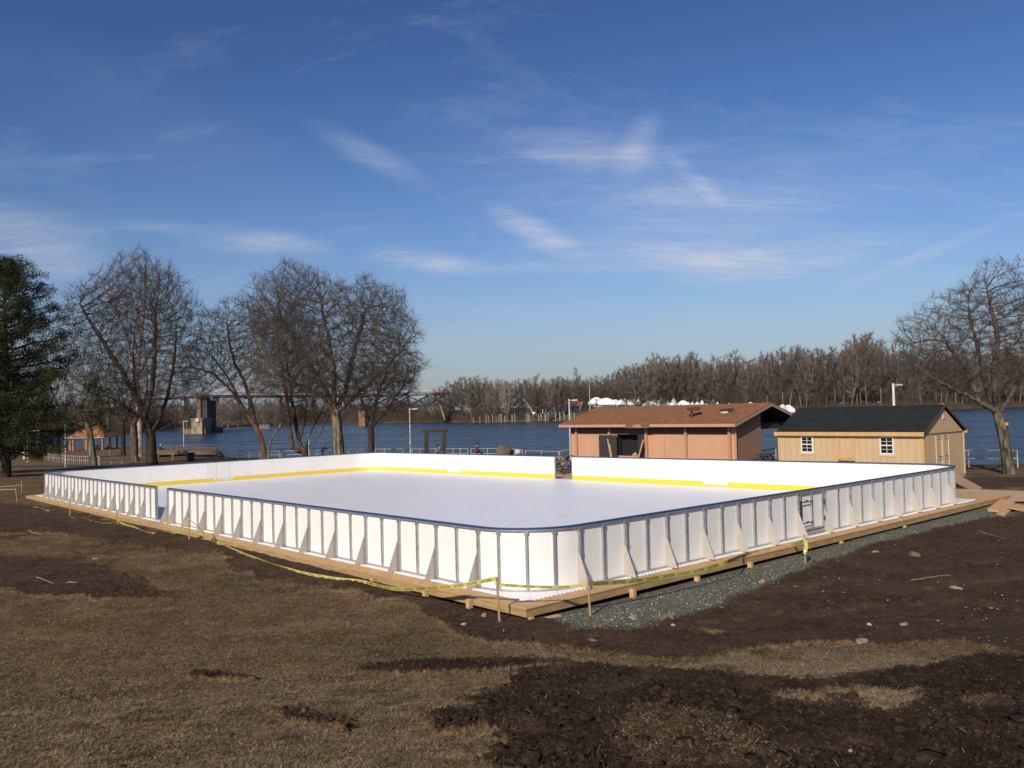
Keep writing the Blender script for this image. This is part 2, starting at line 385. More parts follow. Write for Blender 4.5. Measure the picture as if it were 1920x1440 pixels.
gm = bpy.data.materials.new('ground'); gm.use_nodes = True; t = gm.node_tree; b = t.nodes['Principled BSDF']
b.inputs['Roughness'].default_value = .95; b.inputs['Specular IOR Level'].default_value = .08
at = N(t, 'ShaderNodeAttribute', attribute_name='cover'); sp = N(t, 'ShaderNodeSeparateColor'); L(t, at.outputs['Color'], sp.inputs[0])
tcn = N(t, 'ShaderNodeTexCoord')
def noise(t, sc, det=6, rg=.6, st_=(1, 1, 1)):
    mpn = N(t, 'ShaderNodeMapping'); mpn.inputs['Scale'].default_value = st_; L(t, tcn.outputs['Object'], mpn.inputs[0])
    n = N(t, 'ShaderNodeTexNoise'); n.inputs['Scale'].default_value = sc; n.inputs['Detail'].default_value = det; n.inputs['Roughness'].default_value = rg
    L(t, mpn.outputs[0], n.inputs['Vector']); return n.outputs[0]
def ramp(t, fac, stops):
    n = N(t, 'ShaderNodeValToRGB'); e = n.color_ramp.elements
    while len(e) < len(stops): e.new(.5)
    for k, (p, c) in enumerate(stops): e[k].position = p; e[k].color = (*c, 1)
    L(t, fac, n.inputs[0]); return n.outputs[0]
def mix(t, fac, a, b_):
    n = N(t, 'ShaderNodeMixRGB')
    for i, x in ((0, fac), (1, a), (2, b_)):
        if isinstance(x, (int, float)): n.inputs[i].default_value = x
        elif isinstance(x, tuple): n.inputs[i].default_value = (*x, 1)
        else: L(t, x, n.inputs[i])
    return n.outputs[0]
fine = noise(t, 60, 4); mid = noise(t, 6, 8, .7); lg = noise(t, .45, 5)
grass = ramp(t, fine, [(.3, (.062, .042, .023)), (.5, (.21, .146, .080)), (.68, (.48, .345, .195))])
grass2 = ramp(t, mid, [(.35, (.076, .051, .027)), (.52, (.20, .139, .076)), (.7, (.34, .24, .132))])
grass = mix(t, .5, grass, grass2)
grass = mix(t, ramp(t, lg, [(.4, (0, 0, 0)), (.62, (.6, .6, .6))]), grass, mix(t, .5, grass, (.075, .048, .030)))
grn = ramp(t, mid, [(.35, (.045, .040, .014)), (.6, (.115, .10, .036))])
grass = mix(t, mth(t, 'MULTIPLY', sp.outputs[2], .8), grass, grn)
gap = ramp(t, noise(t, 24, 5, .75), [(.36, (.30, .28, .27)), (.56, (1, 1, 1))]); mg = N(t, 'ShaderNodeMixRGB', blend_type='MULTIPLY'); mg.inputs[0].default_value = 1; L(t, grass, mg.inputs[1]); L(t, gap, mg.inputs[2]); grass = mg.outputs[0]
pat = ramp(t, noise(t, 1.3, 6, .7), [(.38, (.78, .66, .62)), (.5, (1, 1, 1)), (.66, (1.35, 1.25, 1.1))]); mg = N(t, 'ShaderNodeMixRGB', blend_type='MULTIPLY'); mg.inputs[0].default_value = 1; L(t, grass, mg.inputs[1]); L(t, pat, mg.inputs[2]); grass = mg.outputs[0]
strw = ramp(t, fine, [(.3, (.10, .070, .038)), (.5, (.24, .18, .10)), (.7, (.38, .29, .17))])
grass = mix(t, mth(t, 'MULTIPLY', sp.outputs[1], .75), grass, strw)
mudc = ramp(t, mid, [(.3, (.025, .0145, .0085)), (.48, (.062, .038, .0235)), (.7, (.15, .097, .061))])
mudc = mix(t, .35, mudc, ramp(t, fine, [(.35, (.012, .0075, .005)), (.7, (.105, .068, .044))]))
mudc = mix(t, mth(t, 'MULTIPLY', ramp(t, noise(t, .8, 5, .6), [(.42, (0, 0, 0)), (.6, (1, 1, 1))]), .45), mudc, (.115, .077, .052))
chips = N(t, 'ShaderNodeTexVoronoi'); chips.inputs['Scale'].default_value = 26; L(t, tcn.outputs['Object'], chips.inputs['Vector'])
chipm = mth(t, 'LESS_THAN', chips.outputs['Distance'], .12)
pick = mth(t, 'GREATER_THAN', N(t, 'ShaderNodeSeparateColor').outputs[0], .8)
sepc = [n for n in t.nodes if n.type == 'SEPARATE_COLOR'][-1]; L(t, chips.outputs['Color'], sepc.inputs[0])
mudc = mix(t, mth(t, 'MULTIPLY', chipm, pick), mudc, (.16, .125, .10))
vo = N(t, 'ShaderNodeTexVoronoi'); vo.inputs['Scale'].default_value = 42; L(t, tcn.outputs['Object'], vo.inputs['Vector'])
gs = N(t, 'ShaderNodeSeparateColor'); L(t, vo.outputs['Color'], gs.inputs[0])
grv = ramp(t, gs.outputs[0], [(0, (.18, .178, .135)), (.5, (.33, .33, .255)), (.9, (.44, .435, .34)), (1, (.54, .50, .40))])
edgem = ramp(t, vo.outputs['Distance'], [(.25, (1, 1, 1)), (.6, (.35, .35, .35))])
mm = N(t, 'ShaderNodeMixRGB', blend_type='MULTIPLY'); mm.inputs[0].default_value = 1; L(t, grv, mm.inputs[1]); L(t, edgem, mm.inputs[2]); grv = mm.outputs[0]
at2 = N(t, 'ShaderNodeAttribute', attribute_name='churn'); drk = ramp(t, mid, [(.35, (.018, .0112, .0075)), (.55, (.045, .029, .019)), (.72, (.11, .073, .048))]); mudc = mix(t, mth(t, 'MULTIPLY', at2.outputs['Fac'], .85), mudc, drk)
mid2 = noise(t, 14, 6, .7)
mf = mth(t, 'MULTIPLY_ADD', mth(t, 'SUBTRACT', mid, .5), 1.4, mth(t, 'MULTIPLY_ADD', mth(t, 'SUBTRACT', mid2, .5), 1.2, sp.outputs[0]), clamp=True)
mf = ramp(t, mf, [(.30, (0, 0, 0)), (.66, (1, 1, 1))])
colr = mix(t, mf, grass, mudc)
colr = mix(t, mth(t, 'MULTIPLY', at.outputs['Alpha'], .96), colr, grv)
L(t, colr, b.inputs['Base Color'])
hgt = mth(t, 'ADD', mth(t, 'MULTIPLY', fine, .6), mth(t, 'MULTIPLY', noise(t, 150, 3), .35))
hgt = mth(t, 'SUBTRACT', hgt, mth(t, 'MULTIPLY', mth(t, 'MULTIPLY', at.outputs['Alpha'], vo.outputs['Distance']), 1.2))
bp = N(t, 'ShaderNodeBump'); bp.inputs['Strength'].default_value = 1.0; bp.inputs['Distance'].default_value = .035; L(t, hgt, bp.inputs['Height']); L(t, bp.outputs[0], b.inputs['Normal'])
tag(link('ground', me, gm), 'patchy brown winter lawn and churned dark soil around the rink', kind='structure')

# sampled heights of the finished ground for things that lie on it
Zg = z.reshape(nr, na); logR = np.log(R_)
def gtop(x, y):
    x = np.atleast_1d(np.asarray(x, float)); y = np.atleast_1d(np.asarray(y, float))
    a = np.arctan2(x, y); r_ = np.hypot(x, y)
    ia = np.clip(np.searchsorted(A_, a) - 1, 0, na - 2); ir = np.clip(np.searchsorted(R_, r_) - 1, 0, nr - 2)
    fa = np.clip((a - A_[ia]) / (A_[ia + 1] - A_[ia]), 0, 1); fr = np.clip((r_ - R_[ir]) / (R_[ir + 1] - R_[ir]), 0, 1)
    return (Zg[ir, ia] * (1 - fa) + Zg[ir, ia + 1] * fa) * (1 - fr) + (Zg[ir + 1, ia] * (1 - fa) + Zg[ir + 1, ia + 1] * fa) * fr
def gattr(arr, x, y):
    a = np.arctan2(x, y); r_ = np.hypot(x, y); ia = np.clip(np.searchsorted(A_, a), 0, na - 1); ir = np.clip(np.searchsorted(R_, r_), 0, nr - 1)
    return arr.reshape(nr, na)[ir, ia]
def g1(x, y): return float(gtop(x, y)[0])

# dead grass blades lying over the lawn
def blades(n, rmin, rmax, name, mats, maskf, ln, wd, lift, label):
    th = rng.uniform(R(-36), R(36), n); rr = np.sqrt(rng.uniform(rmin ** 1.0, rmax ** 1.0, n) ** 2)
    x = rr * np.sin(th); y = rr * np.cos(th)
    k = rng.uniform(size=n) < maskf(x, y); x = x[k]; y = y[k]; n = len(x)
    z0 = gtop(x, y); phi = rng.uniform(0, 2 * math.pi, n); l = ln * rng.uniform(.45, 1.5, n); el_ = rng.uniform(.02, lift, n)
    dx = np.cos(phi) * np.cos(el_) * l; dy = np.sin(phi) * np.cos(el_) * l; dz = np.sin(el_) * l
    px, py = -np.sin(phi) * wd * .5, np.cos(phi) * wd * .5
    bend = rng.normal(size=n) * .3
    P0 = np.stack([x, y, z0 + .001], 1); D = np.stack([dx, dy, dz], 1); W = np.stack([px, py, np.zeros(n)], 1)
    S = np.stack([-dy, dx, np.abs(dz) * .3], 1) * bend[:, None] * .5
    A0 = P0 - W; A1 = P0 + W; B0 = P0 + D * .55 + S * .5 - W * .8 + [0, 0, .004]; B1 = P0 + D * .55 + S * .5 + W * .8 + [0, 0, .004]; T = P0 + D + S
    V = np.stack([A0, A1, B1, B0, T], 1).reshape(-1, 3); o = np.arange(n)[:, None] * 5
    F = np.concatenate([o + np.array([[0, 1, 2]]), o + np.array([[0, 2, 3]]), o + np.array([[3, 2, 4]])])
    mi = np.tile(rng.integers(0, len(mats), n), 3)
    me = np_mesh(name, V, F, mi=mi)
    return tag(link(name, me, mats), label, kind='stuff')
bl = [mat('dry_blade', (.46, .34, .20), (.25, .175, .10), rough=.8, scale=3), mat('brown_blade', (.24, .16, .085), (.12, .078, .042), rough=.85, scale=3),
      mat('brown_blade2', (.29, .20, .115), (.14, .094, .052), rough=.85, scale=3), mat('olive_blade', (.15, .135, .055), (.075, .07, .028), rough=.8, scale=3)]
blades(230000, 3.0, 9.5, 'dead_grass', bl, lambda x, y: np.clip(1.15 - gattr(mud, x, y) * 1.2, 0.0, 1) * sm(fbm(x, y, 3.0, 3) * 1.6 + .75) * (1 - gattr(gravel, x, y)), .040, .0036, .42, 'matted dead grass blades on the lawn in front')
def out_rink(x, y):
    s_ = (x - C0[0]) * V3[0] + (y - C0[1]) * V3[1]; t_ = (x - C0[0]) * U3[0] + (y - C0[1]) * U3[1]
    return ((s_ < -.75) | (t_ < -.75)).astype(float)
blades(120000, 9.0, 20, 'dead_grass', bl, lambda x, y: np.clip(.95 - gattr(mud, x, y) * 1.3, 0, 1) * (1 - gattr(gravel, x, y)) * out_rink(x, y), .045, .005, .4, 'sparse dead grass further up the lawn')
blades(60000, 3.0, 11, 'straw_blades', [bl[0], bl[0], bl[2]], lambda x, y: gattr(straw, x, y) * .9 + .035 * gattr(mud, x, y), .06, .004, .35, 'pale straw strewn over the churned soil')

# clods of soil
def clods(n, name, material, maskf, s0, s1, rmin, rmax, label, flat=.7, th=36):
    ico = bmesh.new(); bmesh.ops.create_icosphere(ico, subdivisions=1, radius=1); bv = np.array([v_.co[:] for v_ in ico.verts]); bf = np.array([[q.index for q in f.verts] for f in ico.faces]); ico.free()
    tt = rng.uniform(R(-th), R(th), n); rr = rmin + (rmax - rmin) * rng.uniform(0, 1, n) ** 1.1
    x = rr * np.sin(tt); y = rr * np.cos(tt); k = rng.uniform(size=n) < maskf(x, y); x = x[k]; y = y[k]; n = len(x)
    z0 = gtop(x, y); s_ = s0 * (s1 / s0) ** (rng.uniform(size=n) ** 2.4)
    J = 1 + rng.uniform(-.5, .45, (n, len(bv), 1)); ang = rng.uniform(0, 6.28, n); sx = rng.uniform(.7, 1.4, n)
    B = bv[None] * J; bx = B[..., 0] * sx[:, None]; by = B[..., 1]; bz = B[..., 2] * flat
    vx = bx * np.cos(ang)[:, None] - by * np.sin(ang)[:, None]; vy = bx * np.sin(ang)[:, None] + by * np.cos(ang)[:, None]
    V = np.stack([x[:, None] + vx * s_[:, None], y[:, None] + vy * s_[:, None], z0[:, None] + (bz + .05) * s_[:, None]], -1).reshape(-1, 3)
    F = (np.arange(n)[:, None, None] * len(bv) + bf[None]).reshape(-1, 3)
    return tag(link(name, np_mesh(name, V, F), material), label, kind='stuff')
m_soil = mat('clod_soil', (.070, .043, .028), (.026, .016, .010), rough=.95, scale=14, bump=.6, spec=.1)
m_chip = mat('stone_chip', (.24, .19, .15), (.11, .085, .065), rough=.85, scale=1.3, spec=.2)
m_grav = mat('gravel_chip', (.36, .36, .28), (.22, .222, .175), rough=.9, scale=9, spec=.2)
clods(16000, 'soil_clods', m_soil, lambda x, y: np.clip(gattr(mud, x, y) * 1.1 - .2, 0, 1) * (.25 + .75 * gattr(soft, x, y)) * out_rink(x, y), .010, .042, 4.2, 19, 'dark clods of turned soil')
m_soil2 = mat('turf_lump', (.060, .040, .026), (.020, .013, .009), rough=.95, scale=22, bump=1, bscale=60, spec=.05)
clods(1500, 'turf_lumps', m_soil2, lambda x, y: gattr(churn, x, y) * .9, .025, .085, 4.2, 9.5, 'turned lumps of turf in the churned strip', flat=.5)
m_leaf = mat('dead_leaf', (.30, .17, .08), (.12, .07, .035), rough=.8, scale=2)
clods(420, 'leaf_litter', m_leaf, lambda x, y: .8 * out_rink(x, y), .010, .026, 4.2, 18, 'scattered dead leaves on the lawn', flat=.12)
clods(500, 'stone_chips', m_chip, lambda x, y: np.clip(gattr(mud, x, y), .12, .6) * out_rink(x, y), .004, .016, 4.2, 22, 'small pale stone chips on the soil', flat=.6)
clods(30000, 'gravel', m_grav, lambda x, y: np.clip(gattr(gravel, x, y) + .10 * (gattr(mud, x, y) > .3) * (fbm(x, y, .8, 3) > .1), 0, 1) * ((x - C0[0]) * U3[0] + (y - C0[1]) * U3[1] < -.65), .008, .022, 12, 30, 'grey green crushed gravel beside the platform')

# ------------------------------------------------------------------ river, far bank
wm = bpy.data.materials.new('water'); wm.use_nodes = True; t = wm.node_tree; b = t.nodes['Principled BSDF']
tcn = N(t, 'ShaderNodeTexCoord')
b.inputs['Roughness'].default_value = .22; b.inputs['IOR'].default_value = 1.33; b.inputs['Specular IOR Level'].default_value = .2
wn = noise(t, .05, 5, .5, (1, 3, 1)); L(t, ramp(t, wn, [(.35, (.010, .021, .040)), (.65, (.020, .038, .064))]), b.inputs['Base Color']); L(t, ramp(t, noise(t, .03, 6, .6, (.6, 3.0, 1)), [(.35, (.10, .10, .10)), (.65, (.34, .34, .34))]), b.inputs['Roughness'])
h1 = noise(t, .55, 4, .6, (.8, 1.5, 1)); h2 = noise(t, 2.2, 4, .6, (.8, 1.4, 1)); h3 = noise(t, .08, 4, .5, (.6, 2.0, 1))
hh = mth(t, 'ADD', mth(t, 'MULTIPLY', h1, 1.0), mth(t, 'ADD', mth(t, 'MULTIPLY', h2, .30), mth(t, 'MULTIPLY', h3, 2.6)))
bp = N(t, 'ShaderNodeBump'); bp.inputs['Strength'].default_value = 1.0; bp.inputs['Distance'].default_value = .55; L(t, hh, bp.inputs['Height']); L(t, bp.outputs[0], b.inputs['Normal'])
WZ = -2.6
q = MB(); q.quad((-3500, -100, WZ), (3500, -100, WZ), (3500, 6000, WZ), (-3500, 6000, WZ))
tag(q.build('water', wm), 'rippled dark blue river', kind='structure')

FS = [(-900, 330), (-420, 372), (-244, 398), (-214, 405), (-199, 452), (-182, 480), (-175, 560), (-170, 640), (-120, 600), (-85, 545), (-37, 500), (-1, 446), (27, 444), (60, 452), (164, 492), (277, 520), (334, 548), (700, 640), (1600, 900)]
FRISE = lambda x: float(np.interp(x, [5, 20, 38, 48, 60, 80, 150, 280, 330], [.9, 2.0, 2.8, 4.6, 4.4, 3.3, 3.0, 1.8, .6]))
rows = [0, 1.2, 4, 12, 30, 70, 160, 400, 900, 3500]; hts = [-3.2, -2.3, -1.9, -1.4, -.3, .4, 1.0, 3, 5, 8]
FSs = []
for (xa, ya), (xb, yb) in zip(FS, FS[1:]):
    n = max(2, int(math.hypot(xb - xa, yb - ya) / 14))
    for k in range(n): FSs.append((xa + (xb - xa) * k / n, ya + (yb - ya) * k / n))
FSs.append(FS[-1]); FSs = np.array(FSs)
jx = fbm(FSs[:, 0], FSs[:, 1], .03, 3) * 8
vv = []
for r_, h_ in zip(rows, hts):
    for k, (xa, ya) in enumerate(FSs):
        ds = np.array([xa * .25, 1.0]) if r_ > 200 else np.array([0, 1.]); 
        rise = 0.
        if 5 < xa < 330: rise = FRISE(xa) * float(sm((r_ - 1) / 16))
        zz_ = h_ + rise + (float(fbm(np.array([xa]), np.array([ya + r_]), .05, 3)[0]) * (.5 + .01 * r_) if r_ > 1 else 0)
        vv.append((xa + (xa * .4 * r_ / 900 if r_ > 200 else 0), ya + r_ + jx[k], zz_))
nf = len(FSs)
ii = np.arange(nf * len(rows)).reshape(len(rows), nf)
Ff = np.stack([ii[:-1, :-1], ii[:-1, 1:], ii[1:, 1:], ii[1:, :-1]], -1).reshape(-1, 4)
m_bank = mat('far_bank', (.15, .115, .07), (.055, .040, .027), rough=.95, scale=.12, spec=.1)
tag(link('far_bank', np_mesh('far_bank', vv, Ff, smooth=True), m_bank), 'brown winter ground of the far river bank', kind='structure')
def fz(x, y):
    i = int(np.argmin(np.abs(FSs[:, 0] - x))); r_ = y - FSs[i, 1]
    h_ = np.interp(r_, rows, hts) + (FRISE(x) * float(sm((r_ - 1) / 16)) if 5 < x < 330 else 0)
    return float(h_)
def shore_y(x): return float(np.interp(x, FSs[:, 0], FSs[:, 1]))

# tan concrete path between the rink and the shelters
m_path = mat('path_concrete', (.52, .36, .22), (.42, .28, .165), rough=.9, scale=1.2, bump=.2)
q = MB()
def sheet(q, pts, lift, n=14):
    """a draped strip between two polylines"""
    a, b2 = pts
    for k in range(len(a) - 1):
        for j in range(n):
            f0, f1 = j / n, (j + 1) / n
            P = []
            for (u_, w_) in ((k, f0), (k + 1, f0), (k + 1, f1), (k, f1)):
                x = a[u_][0] * (1 - w_) + b2[u_][0] * w_; y = a[u_][1] * (1 - w_) + b2[u_][1] * w_
                P.append((x, y, gz1(x, y) + lift))
            q.poly(P)
ta = [RW(s_, 33, 0)[:2] for s_ in np.linspace(20.2, 25.5, 6)]; tb = [RW(s_, -2, 0)[:2] for s_ in np.linspace(20.2, 25.5, 6)]
def resample(a, b, n): return [(a[0] * (1 - k / n) + b[0] * k / n, a[1] * (1 - k / n) + b[1] * k / n) for k in range(n + 1)]
sheet(q, (resample(RW(19.6, 34, 0), RW(19.6, -.2, 0), 26), resample(RW(25.4, 34, 0), RW(23.2, -6, 0), 26)), .05, 6)
tag(q.build('path', m_path), 'tan paved strip between the rink and the shelters', kind='structure')
q = MB(); sheet(q, ([(-26, 57), (-34, 74), (-44, 86), (-62, 96), (-90, 100)], [(-23, 59.5), (-31, 77), (-42, 90), (-61, 101), (-90, 105)]), .06, 3)
tag(q.build('path', mat('asphalt_path', (.10, .085, .07), (.07, .06, .05), scale=2)), 'grey path curving through the park on the left', kind='structure')
#PART3
# ------------------------------------------------------------------ the rink
LL, WW, RC = 34.9, 18.63, 1.22
HB = 1.07
m_board = mat('white_board', (.87, .85, .81), (.84, .82, .78), rough=.42, scale=3, spec=.35)
def dirty(mt, zlo, zhi, amount, tint):
    """splashes of soil and rub marks that belong to the panel itself"""
    t = mt.node_tree; b = t.nodes['Principled BSDF']; src = b.inputs['Base Color'].links[0].from_socket
    tcx = N(t, 'ShaderNodeTexCoord'); ge = N(t, 'ShaderNodeNewGeometry'); sp_ = N(t, 'ShaderNodeSeparateXYZ'); L(t, ge.outputs['Position'], sp_.inputs[0])
    n_ = N(t, 'ShaderNodeTexNoise'); n_.inputs['Scale'].default_value = 9; n_.inputs['Detail'].default_value = 9; n_.inputs['Roughness'].default_value = .75; L(t, ge.outputs['Position'], n_.inputs['Vector'])
    m_ = N(t, 'ShaderNodeMapping'); m_.inputs['Scale'].default_value = (1.2, 1.2, 9); L(t, ge.outputs['Position'], m_.inputs[0])
    s_ = N(t, 'ShaderNodeTexNoise'); s_.inputs['Scale'].default_value = 1.6; s_.inputs['Detail'].default_value = 8; s_.inputs['Roughness'].default_value = .7; L(t, m_.outputs[0], s_.inputs['Vector'])
    low = mth(t, 'SUBTRACT', 1.0, mth(t, 'DIVIDE', mth(t, 'SUBTRACT', sp_.outputs[2], zlo), zhi - zlo), clamp=True)
    f1 = mth(t, 'MULTIPLY', mth(t, 'MULTIPLY', mth(t, 'SUBTRACT', n_.outputs[0], .50, clamp=True), 6.0, clamp=True), mth(t, 'MULTIPLY', low, low))
    f2 = mth(t, 'MULTIPLY', mth(t, 'SUBTRACT', s_.outputs[0], .60, clamp=True), 3.0, clamp=True)
    f = mth(t, 'MULTIPLY', mth(t, 'ADD', f1, f2, clamp=True), amount)
    oi = N(t, 'ShaderNodeObjectInfo'); mr = N(t, 'ShaderNodeMapRange'); mr.inputs[3].default_value = .93; mr.inputs[4].default_value = 1.0; L(t, oi.outputs['Random'], mr.inputs[0])
    tn_ = N(t, 'ShaderNodeVectorMath', operation='SCALE'); L(t, src, tn_.inputs[0]); L(t, mr.outputs[0], tn_.inputs['Scale']); src = tn_.outputs[0]
    x = N(t, 'ShaderNodeMixRGB'); L(t, f, x.inputs[0]); L(t, src, x.inputs[1]); x.inputs[2].default_value = (*tint, 1); L(t, x.outputs[0], b.inputs['Base Color'])
dirty(m_board, -.15, .34, .55, (.34, .26, .19))
m_steel = mat('galvanised_steel', (.50, .50, .50), (.36, .365, .37), rough=.45, scale=12, metal=.65, spec=.5)
m_navy = mat('navy_rail', (.022, .060, .185), (.018, .050, .155), rough=.4, scale=4)
m_yellow = mat('yellow_kick', (.80, .58, .045), (.76, .55, .04), rough=.45, scale=2)
m_gusset = mat('gusset_plate', (.44, .41, .37), (.39, .36, .325), rough=.35, scale=4, spec=.4)
m_ply = mat('plywood', (.56, .36, .175), (.44, .265, .12), rough=.75, scale=2.2, stretch=(3, .7, 1), bump=.1)
m_lumber = mat('lumber', (.60, .42, .21), (.42, .28, .13), rough=.75, scale=4, stretch=(1, 1, 5), bump=.15)
m_rim = mat('treated_rim', (.46, .30, .135), (.28, .185, .08), rough=.8, scale=3, stretch=(1, 1, 6), bump=.15)
ARC = RC * math.pi / 2
SEG = [('left', LL - 2 * RC), ('cA', ARC), ('far_left', WW - 2 * RC), ('cD', ARC), ('far_right', LL - 2 * RC), ('cB', ARC), ('right', WW - 2 * RC), ('cC', ARC)]
cum = [0]
for n_, l_ in SEG: cum.append(cum[-1] + l_)
PER = cum[-1]
def perim(a):
    """arc length -> (s, t), outward normal"""
    a = a % PER
    for k, (n_, l_) in enumerate(SEG):
        if a <= cum[k + 1]: break
    d = a - cum[k]; f = d / l_
    if n_ == 'left': return (0, RC + d), (-1, 0)
    if n_ == 'far_left': return (RC + d, LL), (0, 1)
    if n_ == 'far_right': return (WW, LL - RC - d), (1, 0)
    if n_ == 'right': return (WW - RC - d, 0), (0, -1)
    base = {'cA': (RC, LL - RC, math.pi), 'cD': (WW - RC, LL - RC, math.pi / 2), 'cB': (WW - RC, RC, 0), 'cC': (RC, RC, -math.pi / 2)}[n_]
    th = base[2] - f * math.pi / 2
    return (base[0] + RC * math.cos(th), base[1] + RC * math.sin(th)), (math.cos(th), math.sin(th))
a_left = lambda t: t - RC
a_fl = lambda s: cum[2] + s - RC
a_fr = lambda t: cum[4] + (LL - RC - t)
a_right = lambda s: cum[6] + (WW - RC - s)
def sweep(q, a, b, o0, o1, z0, z1, step=.06):
    brk = [a] + [c for c in cum if a < c < b] + [b]; pts = []
    for c0, c1 in zip(brk, brk[1:]):
        straight = SEG[[k for k in range(8) if cum[k] <= (c0 + c1) / 2 <= cum[k + 1]][0]][0] in ('left', 'right', 'far_left', 'far_right')
        n = 1 if straight else max(1, int((c1 - c0) / step) + 1)
        pts += [c0 + (c1 - c0) * k / n for k in range(n)]
    pts.append(b); rings = []
    for p in pts:
        (s_, t_), (ns, nt_) = perim(p if p < PER else p - PER)
        if p == brk[-1] and p in cum: (s_, t_), (ns, nt_) = perim(p - 1e-6)
        rings.append([q.pt((s_ + ns * o, t_ + nt_ * o, z_)) for o, z_ in ((o0, z0), (o1, z0), (o1, z1), (o0, z1))])
    for r0, r1 in zip(rings, rings[1:]):
        for k in range(4): q.face(r0[k], r0[(k + 1) % 4], r1[(k + 1) % 4], r1[k])
    q.face(*rings[0][::-1]); q.face(*rings[-1])
rb = empty('rink_boards', RL(0, 0, 0), 'white waist high dasher boards with navy cap rail round the empty rink', 'rink boards')
gapL = (st(on_s(295, 945, 0))[1], st(on_s(317, 945, 0))[1]); gapL = (max(gapL), min(gapL))
gapF = (st(on_s(1041, 897, WW))[1], st(on_s(1073, 899, WW))[1])
# runs of boards in arc length, broken by the two openings
G1 = (a_left(gapL[1]), a_left(gapL[0])); G2 = (a_fr(gapF[0]), a_fr(gapF[1]))
def FR_(s, t, z): return RL(s, t, z)
def gate_at(a, b): return (a, b)
dFL = (st(on_t(405.5, 890, LL))[0], st(on_t(431, 890, LL))[0]); dF1 = (st(on_s(861, 880, WW))[1], st(on_s(843, 880, WW))[1]); dF2 = (st(on_s(1357, 905, WW))[1], st(on_s(1325, 905, WW))[1])
doors = [(a_fl(dFL[0]), a_fl(dFL[1])), (a_fr(dF1[1]), a_fr(dF1[0])), (a_fr(dF2[1]), a_fr(dF2[0]))]
gR = (st(on_t(1497, 960, 0))[0], st(on_t(1541, 955, 0))[0])
gate_a = (a_right(gR[1]), a_right(gR[0]))
def split(a, b, cuts):
    outp = [(a, b)]
    for c0, c1 in cuts:
        nx = []
        for x0, x1 in outp:
            if c1 <= x0 or c0 >= x1: nx.append((x0, x1))
            else:
                if c0 > x0: nx.append((x0, c0))
                if c1 < x1: nx.append((c1, x1))
        outp = nx
    return [(x0, x1) for x0, x1 in outp if x1 - x0 > .02]
OPEN = [G1, G2]
runs = split(0, PER, OPEN)
# posts: (arc, has brace)
sp1 = (gapL[1] - 1.27) / 25; sp2 = (LL - RC - gapL[0]) / 27
posts = [(a_left(1.27 + sp1 * k), k % 2 == 0) for k in range(25)] + [(G1[0] + -.03, True), (G1[1] + .03, False)] + [(a_left(gapL[0] + sp2 * k), k % 2 == 0) for k in range(1, 27)]
right_s = [1.22 + .61 * k for k in range(13)] + [gR[0] - .06, gR[1] + .06]
k = 0
s_ = gR[1] + .12 + .61
rs2 = []
while s_ < WW - RC: rs2.append(s_); s_ += .61
rposts = [(a_right(s_), i % 2 == 0) for i, s_ in enumerate(right_s[:13])] + [(a_right(right_s[13]), True), (a_right(right_s[14]), True)] + [(a_right(s_), i % 2 == 1) for i, s_ in enumerate(rs2)]
cposts = [(cum[7] + ARC * f, False) for f in (.27, .52, .78)]
front = posts + rposts + cposts
rear = []
for a0, a1 in split(cum[1] + .2, cum[6] - .2, [G2]):
    n = int((a1 - a0) / .61)
    rear += [a0 + (a1 - a0) * k / n for k in range(n + 1)]
def post_mesh(a, brace, q):
    """steel C channel outside the board"""
    def f(al, o, z):
        (s_, t_), n_ = perim(a); tx, ty = n_[1], -n_[0]
        return RL(s_ + n_[0] * o + tx * al, t_ + n_[1] * o + ty * al, z)
    q.frame = f
    wd = .044 if not brace else .055
    q.box(-wd / 2, wd / 2, .055, .060, .03, HB - .035); q.box(-wd / 2, -wd / 2 + .004, .013, .0555, .03, HB - .035); q.box(wd / 2 - .004, wd / 2, .013, .0555, .03, HB - .035)
    q.box(-wd * .85, wd * .85, .0125, .066, HB - .085, HB - .036)
    if brace:
        q.box(-.006, .006, .0605, .074, .06, HB - .09)
        q.tube((0, .072, .60), (0, .072, .625), .016, n=6); q.box(-.05, .05, .0605, .11, .0305, .045); q.tube((.03, .09, .045), (.03, .09, .075), .011, n=6)
for i, (a, br) in enumerate(front):
    q = MB(); post_mesh(a, br, q); q.build('post', m_steel, rb)
    if br:
        q = MB()
        def f(al, o, z, a=a):
            (s_, t_), n_ = perim(a); tx, ty = n_[1], -n_[0]
            return RL(s_ + n_[0] * o + tx * al, t_ + n_[1] * o + ty * al, z)
        q.frame = f; al0, al1 = .034, .040
        pr = [(.015, .006), (.31, .006), (.07, .58), (.015, .60)]
        A = [q.pt((al0, o, z_)) for o, z_ in pr]; B = [q.pt((al1, o, z_)) for o, z_ in pr]
        q.face(*A); q.face(*B[::-1])
        for k in range(4): q.face(A[k], B[k], B[(k + 1) % 4], A[(k + 1) % 4])
        q.build('brace', m_gusset, rb)
q = MB()
for a in rear: post_mesh(a, False, q)
tag(q.build('post', m_steel, rb), kind='stuff')
